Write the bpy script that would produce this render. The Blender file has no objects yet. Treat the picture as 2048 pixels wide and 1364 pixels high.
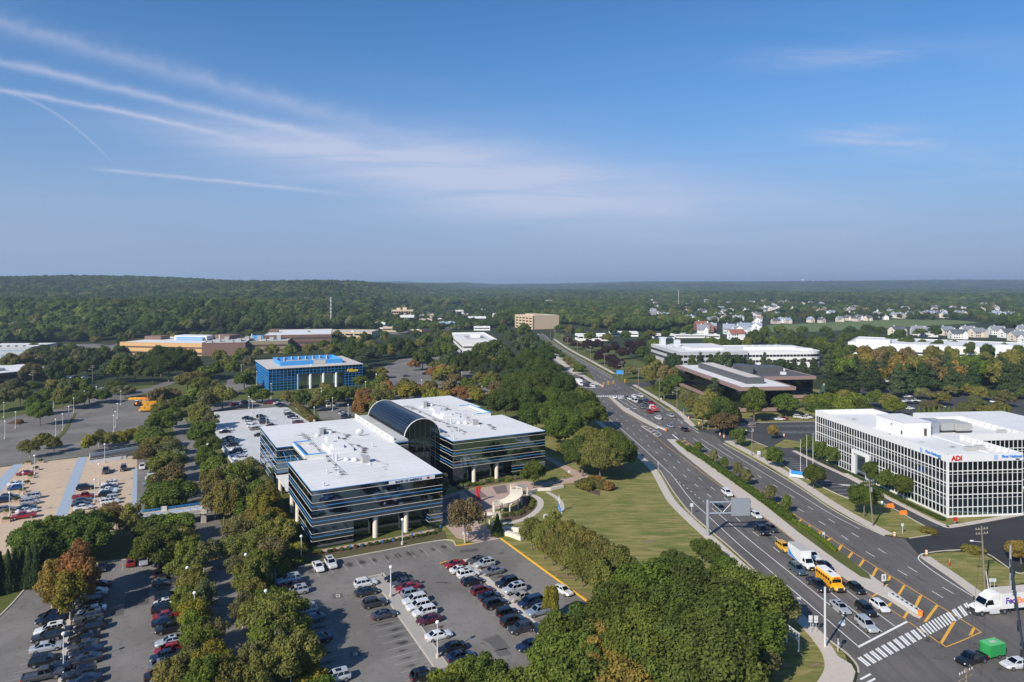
import bpy, math, random
import numpy as np
from mathutils import Vector
from mathutils.geometry import tessellate_polygon

# ---------------------------------------------------------------- camera, sky, sun, exposure
sc = bpy.context.scene
col = sc.collection
H, F, VH = 61.0, 1400.0, 565.0          # camera height (m), focal length and horizon row (px of a 2048 px wide frame)
cam_d = bpy.data.cameras.new('camera')
cam = bpy.data.objects.new('camera', cam_d); col.objects.link(cam)
cam.location = (0, 0, H); cam.rotation_euler = (math.radians(90), 0, 0)
cam_d.sensor_width = 36.0; cam_d.lens = F / 2048 * 36.0
cam_d.shift_y = -117.0 / 2048
cam_d.clip_start = 0.5; cam_d.clip_end = 60000
sc.camera = cam

SUN_EL, SUN_TO = 34.0, (-0.62, -0.785)   # elevation, horizontal direction towards the sun
sun_d = bpy.data.lights.new('sun', 'SUN'); sun_d.energy = 4.2; sun_d.angle = math.radians(0.53); sun_d.color = (1.0, 0.93, 0.82)
sun = bpy.data.objects.new('sun', sun_d); col.objects.link(sun)
ce = math.cos(math.radians(SUN_EL))
_n = math.hypot(*SUN_TO)
to_sun = Vector((SUN_TO[0] / _n * ce, SUN_TO[1] / _n * ce, math.sin(math.radians(SUN_EL))))
sun.rotation_euler = to_sun.to_track_quat('Z', 'Y').to_euler()
sun.location = (-200, -250, 300)

vs = sc.view_settings
vs.view_transform = 'Standard'; vs.look = 'None'; vs.exposure = 0.55; vs.gamma = 1.0; vs.use_curve_mapping = False
sc.cycles.use_denoising = True
sc.cycles.max_bounces = 6; sc.cycles.diffuse_bounces = 3; sc.cycles.glossy_bounces = 3
sc.cycles.transmission_bounces = 3; sc.cycles.transparent_max_bounces = 8; sc.cycles.volume_bounces = 0
sc.cycles.caustics_reflective = False; sc.cycles.caustics_refractive = False

class NT:
    """small helper to write node trees"""
    def __init__(s, tree): s.t = tree; s.n = tree.nodes; s.l = tree.links
    def new(s, typ, **kw):
        nd = s.n.new(typ)
        for k, v in kw.items(): setattr(nd, k, v)
        return nd
    def link(s, a, b): s.l.new(a, b)
    def put(s, sock, v):
        if hasattr(v, 'is_output') or isinstance(v, bpy.types.NodeSocket): s.l.new(v, sock)
        else: sock.default_value = v
    def math(s, op, a, b=0.0, c=0.0, clamp=False):
        nd = s.new('ShaderNodeMath', operation=op, use_clamp=clamp)
        for i, v in enumerate((a, b, c)):
            if i < len(nd.inputs): s.put(nd.inputs[i], v)
        return nd.outputs[0]
    def mix(s, fac, a, b, blend='MIX'):
        nd = s.new('ShaderNodeMix', data_type='RGBA', blend_type=blend)
        s.put(nd.inputs[0], fac); s.put(nd.inputs[6], a); s.put(nd.inputs[7], b)
        return nd.outputs[2]
    def rng(s, v, a, b, c=0.0, d=1.0, smooth=True):
        nd = s.new('ShaderNodeMapRange', interpolation_type='SMOOTHSTEP' if smooth else 'LINEAR')
        for i, q in enumerate((v, a, b, c, d)): s.put(nd.inputs[i], q)
        return nd.outputs[0]
    def noise(s, vec, scale, detail=4.0, rough=0.55, dist=0.0):
        nd = s.new('ShaderNodeTexNoise')
        if vec is not None: s.link(vec, nd.inputs['Vector'])
        nd.inputs['Scale'].default_value = scale; nd.inputs['Detail'].default_value = detail
        nd.inputs['Roughness'].default_value = rough; nd.inputs['Distortion'].default_value = dist
        return nd.outputs['Fac']
    def mapping(s, vec, loc=(0, 0, 0), rot=(0, 0, 0), scale=(1, 1, 1)):
        nd = s.new('ShaderNodeMapping'); s.link(vec, nd.inputs[0])
        nd.inputs[1].default_value = loc; nd.inputs[2].default_value = rot; nd.inputs[3].default_value = scale
        return nd.outputs[0]

def make_world():
    w = bpy.data.worlds.new('World'); sc.world = w; w.use_nodes = True
    t = NT(w.node_tree); t.n.clear()
    out = t.new('ShaderNodeOutputWorld'); bg = t.new('ShaderNodeBackground')
    sky = t.new('ShaderNodeTexSky', sky_type='NISHITA')
    sky.sun_disc = False; sky.sun_elevation = math.radians(SUN_EL)
    sky.sun_rotation = math.atan2(SUN_TO[0], SUN_TO[1])
    sky.altitude = 100; sky.air_density = 1.0; sky.dust_density = 0.6; sky.ozone_density = 2.6
    tc = t.new('ShaderNodeTexCoord'); sep = t.new('ShaderNodeSeparateXYZ'); t.link(tc.outputs['Generated'], sep.inputs[0])
    x, y, z = sep.outputs
    zc = t.math('MAXIMUM', z, 0.012)
    px = t.math('DIVIDE', x, zc); py = t.math('DIVIDE', y, zc)      # where the view ray meets a cloud layer of height 1
    cmb = t.new('ShaderNodeCombineXYZ'); t.link(px, cmb.inputs[0]); t.link(py, cmb.inputs[1])
    # slope of the ray seen from the ground: azimuth tangent and elevation tangent (streaks of cirrus fan out of one far point)
    yc = t.math('MAXIMUM', y, 0.05)
    az = t.math('DIVIDE', x, yc); el = t.math('DIVIDE', z, yc)
    front = t.rng(y, 0.02, 0.2)
    # thin streaky cirrus veil
    cm = t.new('ShaderNodeCombineXYZ'); t.link(az, cm.inputs[0]); t.link(el, cm.inputs[1])
    v1 = t.mapping(cm.outputs[0], rot=(0, 0, math.radians(17)), scale=(2.1, 13.0, 1))
    n1 = t.noise(v1, 1.0, 5.0, 0.6, 0.6)
    v2 = t.mapping(cm.outputs[0], rot=(0, 0, math.radians(13)), scale=(1.2, 4.0, 1), loc=(3.1, 1.7, 0))
    n2 = t.noise(v2, 1.0, 1.0, 0.5, 0.3)
    veil = t.math('MULTIPLY', t.rng(n1, 0.40, 0.80), t.rng(n2, 0.38, 0.68))
    def blob(a0, e0, wa, we, tilt):
        da = t.math('SUBTRACT', az, a0); de = t.math('SUBTRACT', t.math('SUBTRACT', el, e0), t.math('MULTIPLY', da, tilt))
        r2 = t.math('ADD', t.math('POWER', t.math('ABSOLUTE', t.math('DIVIDE', da, wa)), 2.0), t.math('POWER', t.math('ABSOLUTE', t.math('DIVIDE', de, we)), 2.0))
        return t.math('POWER', 2.718, t.math('MULTIPLY', r2, -1.0))
    n3 = t.noise(t.mapping(cm.outputs[0], rot=(0, 0, math.radians(9)), scale=(3.0, 30.0, 1), loc=(1, 5, 0)), 1.0, 5.0, 0.6, 0.5)
    st = t.rng(n3, 0.2, 0.8)
    body = blob(-0.31, 0.196, 0.20, 0.023, -0.12)
    body2 = blob(-0.06, 0.162, 0.26, 0.050, -0.12)
    body3 = blob(0.10, 0.118, 0.38, 0.052, -0.08)
    wisp = blob(0.52, 0.205, 0.075, 0.02, -0.05)
    wisp2 = blob(0.50, 0.322, 0.14, 0.014, 0.03)
    wisp3 = blob(0.62, 0.17, 0.10, 0.02, 0.0)
    amt = t.math('ADD', t.math('MULTIPLY', body, 1.0), t.math('ADD', t.math('MULTIPLY', body2, 0.85), t.math('MULTIPLY', body3, 0.72)))
    cl = t.math('MULTIPLY', amt, t.math('ADD', t.math('MULTIPLY', st, 0.66), 0.24))
    ws = t.math('ADD', wisp, t.math('ADD', t.math('MULTIPLY', wisp2, 0.7), t.math('MULTIPLY', wisp3, 0.6)))
    cl = t.math('ADD', cl, t.math('MULTIPLY', ws, t.math('MULTIPLY', t.rng(n3, 0.34, 0.72), 0.85)))
    cl = t.math('ADD', cl, t.math('MULTIPLY', veil, 0.16))
    # contrails: el = e0 + k*(az-a0) + q*(az-a0)^2 between a0 and a1
    nb = t.noise(cm.outputs[0], 26.0, 2.0, 0.6)
    def trail(a0, e0, k, q, a1, w, s, fade, beg=-1.0):
        da = t.math('SUBTRACT', az, a0)
        mid = t.math('ADD', t.math('ADD', e0, t.math('MULTIPLY', da, k)), t.math('MULTIPLY', t.math('MULTIPLY', da, da), q))
        d = t.math('SUBTRACT', t.math('SUBTRACT', el, mid), t.math('MULTIPLY', t.math('SUBTRACT', nb, 0.5), w * 1.6))
        g = t.math('POWER', 2.718, t.math('MULTIPLY', t.math('POWER', t.math('ABSOLUTE', t.math('DIVIDE', d, w)), 1.6), -1.0))
        env = t.math('MULTIPLY', t.rng(az, a1, a1 - fade), t.rng(az, beg, beg + 0.06))
        return t.math('MULTIPLY', t.math('MULTIPLY', g, env), t.math('MULTIPLY', t.math('ADD', 0.45, nb), s))
    for a in ((-0.731, 0.316, -0.235, 0.0, -0.17, 0.0062, 0.50, 0.22),
              (-0.731, 0.275, -0.16, -0.13, -0.33, 0.0036, 0.58, 0.20),
              (-0.731, 0.371, -0.29, 0.02, -0.06, 0.0135, 0.33, 0.30),
              (-0.60, 0.163, -0.10, 0.0, -0.20, 0.0026, 0.50, 0.14, -0.62),
              (-0.696, 0.264, -0.40, -2.69, -0.555, 0.0018, 0.32, 0.05, -0.74)):
        cl = t.math('ADD', cl, trail(*a))
    cl = t.math('MULTIPLY', t.math('MULTIPLY', cl, front), 1.0)
    cl = t.math('ADD', cl, t.math('MULTIPLY', t.math('SUBTRACT', 1.0, front), t.math('MULTIPLY', veil, 0.15)))
    cl = t.math('MINIMUM', cl, 0.8)
    # summer haze low over the land, all round
    zz = t.math('DIVIDE', t.math('MAXIMUM', z, 0.0), 0.19)
    hz = t.math('POWER', 2.718, t.math('MULTIPLY', t.math('MULTIPLY', zz, zz), -1.0))
    hs = t.new('ShaderNodeHueSaturation'); hs.inputs['Saturation'].default_value = SKY_SAT; hs.inputs['Value'].default_value = 1.0
    t.link(sky.outputs[0], hs.inputs['Color'])
    tint = t.mix(1.0, hs.outputs[0], SKY_TINT, 'MULTIPLY')
    c0 = t.mix(t.math('MULTIPLY', hz, HZ_AMT), tint, HZ_COL)
    c1 = t.mix(cl, c0, CLOUD_COL)
    t.link(c1, bg.inputs[0]); bg.inputs[1].default_value = SKY_STR
    t.link(bg.outputs[0], out.inputs[0])
HAZE = 1.15e-4; SKY_STR = 0.085; SKY_SAT = 1.0; HZ_AMT = 0.96; SKY_TINT = (0.39, 0.76, 1.06, 1)
HZ_COL = (2.55, 3.28, 4.95, 1); CLOUD_COL = (4.6, 5.0, 6.5, 1)
make_world(); sc.world.cycles.sampling_method = 'MANUAL'; sc.world.cycles.sample_map_resolution = 256

# ---------------------------------------------------------------- placing: a photo pixel on a plane of height z
def P(u, v, z=0.0):
    t = (H - z) * F / (v - VH)
    return ((u - 1024) * t / F, t)
def proj(x, y, z=0.0): return (1024 + x * F / y, VH + (H - z) * F / y)
def zat(v, y): return H - (v - VH) * y / F
E1, E2 = Vector((-0.465, 0.885)), Vector((0.885, 0.465))     # axes of the office park
R1, R2 = Vector((-0.1, 0.995)), Vector((0.995, 0.1))         # axes of the avenue
ANG_E, ANG_R = math.atan2(E2.y, E2.x), math.atan2(R2.y, R2.x)
RND = random.Random(11)

# ---------------------------------------------------------------- materials
MATS = {}
def mat(name, color=(0.5, 0.5, 0.5), rough=0.7, metal=0.0, var=0.0, scale=0.3, color2=None, spec=0.5, bump=0.0, bscale=8.0, coat=0.0, objcol=False, emit=None):
    if name in MATS: return MATS[name]
    m = bpy.data.materials.new(name); m.use_nodes = True; MATS[name] = m
    t = NT(m.node_tree); b = t.n['Principled BSDF']
    b.inputs['Roughness'].default_value = rough; b.inputs['Metallic'].default_value = metal
    b.inputs['Specular IOR Level'].default_value = spec
    if coat: b.inputs['Coat Weight'].default_value = coat; b.inputs['Coat Roughness'].default_value = 0.06
    if objcol: c = t.new('ShaderNodeObjectInfo').outputs['Color']
    else: c = tuple(color) + (1,)
    geo = t.new('ShaderNodeNewGeometry').outputs['Position']
    if var or color2:
        n = t.noise(geo, scale, 5.0, 0.6)
        if color2: c = t.mix(t.rng(n, 0.35, 0.65), c, tuple(color2) + (1,))
        if var:
            n2 = t.noise(geo, scale * 6.3, 4.0, 0.6)
            f = t.math('ADD', t.math('MULTIPLY', t.math('SUBTRACT', n2, 0.5), var * 2.4), 1.0)
            cm = t.new('ShaderNodeCombineColor'); [t.link(f, cm.inputs[i]) for i in range(3)]
            c = t.mix(1.0, c, cm.outputs[0], 'MULTIPLY')
    t.put(b.inputs['Base Color'], c)
    if bump:
        bp = t.new('ShaderNodeBump'); bp.inputs['Strength'].default_value = bump; bp.inputs['Distance'].default_value = 0.1
        t.link(t.noise(geo, bscale, 4.0), bp.inputs['Height']); t.link(bp.outputs[0], b.inputs['Normal'])
    if emit: b.inputs['Emission Color'].default_value = tuple(emit[:3]) + (1,); b.inputs['Emission Strength'].default_value = emit[3]
    return m

def asphalt(name, base, light, dark, patch=0.5, crack=True, lane=None):
    m = bpy.data.materials.new(name); m.use_nodes = True; MATS[name] = m
    t = NT(m.node_tree); b = t.n['Principled BSDF']; b.inputs['Roughness'].default_value = 0.85; b.inputs['Specular IOR Level'].default_value = 0.3
    geo = t.new('ShaderNodeNewGeometry').outputs['Position']
    n1 = t.noise(geo, 0.055, 5, 0.6, 0.4); n2 = t.noise(geo, 0.7, 5, 0.65); n3 = t.noise(geo, 7.0, 3, 0.7)
    c = t.mix(t.rng(n1, 0.4, 0.62), base + (1,), light + (1,))
    c = t.mix(t.math('MULTIPLY', t.rng(n2, 0.52, 0.75), patch), c, dark + (1,))
    f = t.math('ADD', t.math('MULTIPLY', t.math('SUBTRACT', n3, 0.5), 0.5), 1.0)
    cm = t.new('ShaderNodeCombineColor'); [t.link(f, cm.inputs[i]) for i in range(3)]
    c = t.mix(1.0, c, cm.outputs[0], 'MULTIPLY')
    if lane is not None:   # tyre-polished streaks along the lanes
        lv = t.mapping(geo, rot=(0, 0, lane), scale=(0.55, 0.012, 0.1))
        c = t.mix(t.math('MULTIPLY', t.rng(t.noise(lv, 1.0, 3, 0.6), 0.42, 0.68), 0.55), c, dark + (1,))
    if crack:
        vo = t.new('ShaderNodeTexVoronoi', feature='DISTANCE_TO_EDGE'); vo.inputs['Scale'].default_value = 0.11
        w = t.new('ShaderNodeVectorMath', operation='ADD')
        nn = t.new('ShaderNodeTexNoise'); nn.inputs['Scale'].default_value = 0.35; t.link(geo, nn.inputs['Vector'])
        sc_ = t.new('ShaderNodeVectorMath', operation='SCALE'); t.link(nn.outputs['Color'], sc_.inputs[0]); sc_.inputs['Scale'].default_value = 6.0
        t.link(geo, w.inputs[0]); t.link(sc_.outputs[0], w.inputs[1]); t.link(w.outputs[0], vo.inputs['Vector'])
        cr = t.math('MULTIPLY', t.rng(vo.outputs['Distance'], 0.012, 0.0), t.rng(n2, 0.4, 0.6))
        c = t.mix(t.math('MULTIPLY', cr, 0.55), c, (0.02, 0.02, 0.02, 1))
    t.link(c, b.inputs['Base Color'])
    return m

def grass_mat(name, a, b_, c_, stripe=None):
    m = bpy.data.materials.new(name); m.use_nodes = True; MATS[name] = m
    t = NT(m.node_tree); b = t.n['Principled BSDF']; b.inputs['Roughness'].default_value = 0.9; b.inputs['Specular IOR Level'].default_value = 0.15
    geo = t.new('ShaderNodeNewGeometry').outputs['Position']
    n1 = t.noise(geo, 0.09, 5, 0.6, 0.5); n2 = t.noise(geo, 0.8, 4, 0.6); n3 = t.noise(geo, 5.0, 3, 0.7)
    c = t.mix(t.rng(n1, 0.38, 0.65), a + (1,), b_ + (1,))
    c = t.mix(t.math('MULTIPLY', t.rng(n2, 0.55, 0.78), 0.6), c, c_ + (1,))
    if stripe is not None:   # mowing streaks
        sv = t.mapping(geo, rot=(0, 0, stripe), scale=(0.13, 0.85, 0.5))
        s = t.noise(sv, 1.0, 5, 0.65, 0.9)
        c = t.mix(t.math('MULTIPLY', t.rng(s, 0.42, 0.62), 0.85), c, c_ + (1,))
    f = t.math('ADD', t.math('MULTIPLY', t.math('SUBTRACT', n3, 0.5), 0.9), 1.0)
    cm = t.new('ShaderNodeCombineColor'); [t.link(f, cm.inputs[i]) for i in range(3)]
    c = t.mix(1.0, c, cm.outputs[0], 'MULTIPLY')
    t.link(c, b.inputs['Base Color'])
    bp = t.new('ShaderNodeBump'); bp.inputs['Strength'].default_value = 0.5; bp.inputs['Distance'].default_value = 0.15
    t.link(n3, bp.inputs['Height']); t.link(bp.outputs[0], b.inputs['Normal'])
    return m

def leaf_mat(name, use_random=None):
    m = bpy.data.materials.new(name); m.use_nodes = True; MATS[name] = m
    t = NT(m.node_tree); t.n.clear()
    out = t.new('ShaderNodeOutputMaterial'); b = t.new('ShaderNodeBsdfPrincipled')
    b.inputs['Roughness'].default_value = 0.75; b.inputs['Specular IOR Level'].default_value = 0.08
    oi = t.new('ShaderNodeObjectInfo'); geo = t.new('ShaderNodeNewGeometry')
    at = t.new('ShaderNodeAttribute', attribute_name='tone'); rnd = at.outputs['Fac']
    if use_random:
        rp = t.new('ShaderNodeValToRGB'); t.link(oi.outputs['Random'], rp.inputs[0])
        el = rp.color_ramp.elements
        while len(el) < len(use_random): el.new(0.5)
        for e, (p, c) in zip(el, use_random): e.position = p; e.color = c + (1,)
        c = rp.outputs[0]
    elif name == 'tint_leaf': c = t.new('ShaderNodeAttribute', attribute_type='INSTANCER', attribute_name='tint').outputs['Color']
    else: c = oi.outputs['Color']
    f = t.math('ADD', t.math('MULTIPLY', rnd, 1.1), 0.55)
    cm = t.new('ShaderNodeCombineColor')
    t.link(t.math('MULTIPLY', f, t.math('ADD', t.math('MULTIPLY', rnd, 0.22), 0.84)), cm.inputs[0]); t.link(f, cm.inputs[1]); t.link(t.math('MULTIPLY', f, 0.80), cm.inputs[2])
    n = t.noise(geo.outputs['Position'], 0.35, 3, 0.5)
    c = t.mix(1.0, c, cm.outputs[0], 'MULTIPLY')
    f2 = t.math('ADD', t.math('MULTIPLY', n, 0.7), 0.65)
    cm2 = t.new('ShaderNodeCombineColor'); [t.link(f2, cm2.inputs[i]) for i in range(3)]
    c = t.mix(1.0, c, cm2.outputs[0], 'MULTIPLY')
    t.link(c, b.inputs['Base Color'])
    tr = t.new('ShaderNodeBsdfTranslucent'); t.link(c, tr.inputs[0])
    mx = t.new('ShaderNodeMixShader'); mx.inputs[0].default_value = 0.28
    t.link(b.outputs[0], mx.inputs[1]); t.link(tr.outputs[0], mx.inputs[2]); t.link(mx.outputs[0], out.inputs[0])
    return m

def glass_mat(name, tint, rough=0.03, wave=0.05, wscale=0.5):
    """dark mirror-coated curtain-wall glass, slightly wavy"""
    m = bpy.data.materials.new(name); m.use_nodes = True; MATS[name] = m
    t = NT(m.node_tree); b = t.n['Principled BSDF']
    b.inputs['Base Color'].default_value = tint + (1,); b.inputs['Metallic'].default_value = 1.0; b.inputs['Roughness'].default_value = rough
    geo = t.new('ShaderNodeNewGeometry').outputs['Position']
    bp = t.new('ShaderNodeBump'); bp.inputs['Strength'].default_value = wave; bp.inputs['Distance'].default_value = 0.3
    t.link(t.noise(geo, wscale, 2.0), bp.inputs['Height']); t.link(bp.outputs[0], b.inputs['Normal'])
    return m

asphalt('lot_asphalt', (0.145, 0.133, 0.12), (0.195, 0.18, 0.165), (0.075, 0.07, 0.065))
asphalt('road_asphalt', (0.112, 0.102, 0.096), (0.138, 0.125, 0.116), (0.075, 0.070, 0.067), 0.45, True, math.radians(-7))
asphalt('new_asphalt', (0.026, 0.026, 0.028), (0.036, 0.036, 0.038), (0.018, 0.018, 0.02), 0.3, False)
asphalt('adi_asphalt', (0.05, 0.05, 0.052), (0.065, 0.065, 0.067), (0.036, 0.036, 0.037), 0.4)
def soft_stain(name, colr, amount):
    m = bpy.data.materials.new(name); m.use_nodes = True; MATS[name] = m
    t = NT(m.node_tree); b = t.n['Principled BSDF']; b.inputs['Base Color'].default_value = colr + (1,); b.inputs['Roughness'].default_value = 0.85; b.inputs['Specular IOR Level'].default_value = 0.2
    geo = t.new('ShaderNodeNewGeometry').outputs['Position']; at = t.new('ShaderNodeAttribute', attribute_name='fade').outputs['Fac']
    n = t.noise(geo, 1.1, 5, 0.65)
    t.link(t.math('MULTIPLY', t.rng(t.math('ADD', at, t.math('MULTIPLY', t.math('SUBTRACT', n, 0.5), 0.9)), 0.15, 0.75), amount), b.inputs['Alpha'])
    return m
soft_stain('oil_stain', (0.03, 0.029, 0.028), 0.55); soft_stain('worn_earth', (0.26, 0.19, 0.11), 0.8); soft_stain('roof_stain', (0.10, 0.08, 0.07), 0.95)
asphalt('patch_asphalt', (0.085, 0.08, 0.075), (0.12, 0.115, 0.11), (0.05, 0.05, 0.05), 0.4, False)
asphalt('stain_asphalt', (0.05, 0.048, 0.046), (0.085, 0.08, 0.075), (0.03, 0.03, 0.03), 0.5, False)
grass_mat('lawn', (0.118, 0.140, 0.032), (0.172, 0.170, 0.046), (0.29, 0.235, 0.095), math.radians(94))
grass_mat('grass', (0.080, 0.098, 0.022), (0.105, 0.112, 0.032), (0.165, 0.14, 0.055))
grass_mat('meadow', (0.10, 0.088, 0.042), (0.075, 0.080, 0.028), (0.13, 0.105, 0.055))
grass_mat('ground_green', (0.030, 0.042, 0.016), (0.040, 0.050, 0.020), (0.06, 0.055, 0.028))
grass_mat('field_green', (0.115, 0.155, 0.055), (0.14, 0.17, 0.065), (0.17, 0.17, 0.08))
leaf_mat('leaf'); leaf_mat('tint_leaf')
glass_mat('dark_glass', (0.16, 0.235, 0.29))
glass_mat('spandrel', (0.21, 0.25, 0.26), 0.08)
glass_mat('blue_glass', (0.07, 0.17, 0.34), 0.05, 0.03)
glass_mat('black_glass', (0.075, 0.11, 0.135), 0.03, 0.04)
glass_mat('vault_glass', (0.05, 0.075, 0.10), 0.12, 0.03)
glass_mat('adi_glass', (0.125, 0.17, 0.215), 0.04, 0.05)
glass_mat('adi_low_glass', (0.22, 0.33, 0.35), 0.06, 0.05)
glass_mat('car_glass', (0.06, 0.075, 0.09), 0.05, 0.0)
glass_mat('pale_glass', (0.42, 0.52, 0.58), 0.15, 0.02)
mat('roof_white', (0.66, 0.655, 0.65), 0.8, var=0.07, scale=0.06, color2=(0.60, 0.595, 0.585))
mat('roof_grey', (0.48, 0.48, 0.47), 0.85, var=0.12, scale=0.05, color2=(0.38, 0.37, 0.35))
mat('roof_dark', (0.08, 0.08, 0.085), 0.85, var=0.15, scale=0.08)
mat('roof_tan', (0.52, 0.47, 0.42), 0.85, var=0.1, scale=0.08)
mat('white_paint', (0.68, 0.68, 0.675), 0.6, var=0.05, scale=0.4)
mat('stone_white', (0.74, 0.74, 0.72), 0.75, var=0.06, scale=0.3)
mat('trim_white', (0.66, 0.64, 0.60), 0.6)
mat('trim_blue', (0.045, 0.31, 0.74), 0.45)
mat('screen_blue', (0.06, 0.30, 0.66), 0.5, var=0.05, scale=0.4)
mat('column_cream', (0.66, 0.60, 0.50), 0.7, var=0.06, scale=0.5)
mat('concrete', (0.48, 0.425, 0.37), 0.85, var=0.14, scale=0.25)
mat('deck_concrete', (0.52, 0.52, 0.515), 0.85, var=0.07, scale=0.1, color2=(0.46, 0.46, 0.455))
mat('kerb', (0.46, 0.41, 0.34), 0.85, var=0.12, scale=0.4)
mat('gravel', (0.33, 0.305, 0.27), 0.95, var=0.35, scale=0.8)
mat('paver_beige', (0.52, 0.385, 0.265), 0.9, var=0.16, scale=0.12, color2=(0.46, 0.35, 0.25))
mat('paver_pink', (0.40, 0.29, 0.235), 0.9, var=0.16, scale=0.5)
mat('paver_dark', (0.155, 0.125, 0.12), 0.9, var=0.14, scale=0.4)
mat('walk_blue', (0.30, 0.36, 0.44), 0.85, var=0.08, scale=0.3)
mat('mulch', (0.085, 0.05, 0.035), 0.95, var=0.3, scale=0.6)
mat('line_white', (0.72, 0.72, 0.70), 0.7, var=0.25, scale=0.7)
mat('line_faded', (0.36, 0.35, 0.335), 0.8, var=0.4, scale=0.7)
mat('line_yellow', (0.72, 0.36, 0.03), 0.7, var=0.22, scale=0.7)
mat('kerb_yellow', (0.78, 0.43, 0.02), 0.7, var=0.15, scale=0.7)
mat('metal_grey', (0.42, 0.45, 0.49), 0.5, 0.6, var=0.06, scale=0.5)
mat('metal_light', (0.62, 0.63, 0.64), 0.5, 0.2)
mat('metal_dark', (0.05, 0.055, 0.06), 0.5, 0.3)
mat('louvre', (0.095, 0.10, 0.105), 0.6, 0.2, var=0.2, scale=1.5)
mat('hvac', (0.40, 0.40, 0.385), 0.6, 0.1, var=0.15, scale=0.6)
mat('wood_pole', (0.20, 0.16, 0.125), 0.9, var=0.2, scale=1.0)
mat('lamp_white', (0.72, 0.72, 0.73), 0.5)
mat('pole_white', (0.62, 0.62, 0.63), 0.5)
mat('pink_trim', (0.27, 0.175, 0.15), 0.7, var=0.06, scale=0.4)
mat('facade_grey', (0.43, 0.44, 0.455), 0.7, var=0.05, scale=0.2)
mat('facade_orange', (0.56, 0.34, 0.15), 0.8, var=0.06, scale=0.1)
mat('facade_brown', (0.175, 0.105, 0.08), 0.85, var=0.1, scale=0.2)
mat('facade_darkbrown', (0.075, 0.05, 0.042), 0.85, var=0.1, scale=0.2)
mat('facade_olive', (0.25, 0.20, 0.125), 0.85, var=0.1, scale=0.2)
mat('brick', (0.155, 0.10, 0.082), 0.9, var=0.15, scale=0.5)
mat('facade_tan', (0.56, 0.43, 0.29), 0.85, var=0.06, scale=0.1)
mat('facade_blue', (0.20, 0.33, 0.52), 0.7, var=0.06, scale=0.1)
mat('window_dark', (0.018, 0.02, 0.024), 0.15)
mat('red_paint', (0.52, 0.02, 0.015), 0.4)
mat('orange_paint', (0.85, 0.22, 0.02), 0.6)
mat('tyre', (0.018, 0.018, 0.018), 0.85)
mat('rim', (0.42, 0.43, 0.45), 0.35, 0.8)
mat('head_lamp', (0.75, 0.76, 0.78), 0.15)
mat('tail_lamp', (0.40, 0.012, 0.01), 0.25)
mat('car_paint', rough=0.32, metal=0.25, coat=0.8, objcol=True)
mat('plain', rough=0.75, objcol=True, var=0.06, scale=0.5)
mat('black_plastic', (0.02, 0.02, 0.022), 0.6)
mat('bark', (0.15, 0.12, 0.095), 0.95, var=0.25, scale=2.0)
mat('bark_pale', (0.42, 0.36, 0.29), 0.9, var=0.2, scale=2.0)
mat('brown_stain', (0.24, 0.20, 0.17), 0.9, var=0.4, scale=0.7, color2=(0.58, 0.57, 0.55))
mat('bus_yellow', (0.86, 0.40, 0.01), 0.4, coat=0.4)
mat('navy_letter', (0.015, 0.03, 0.10), 0.5)
mat('purple_letter', (0.10, 0.04, 0.28), 0.5)
mat('yellow_letter', (0.95, 0.62, 0.02), 0.5)
mat('blue_letter', (0.02, 0.22, 0.68), 0.5)

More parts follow.
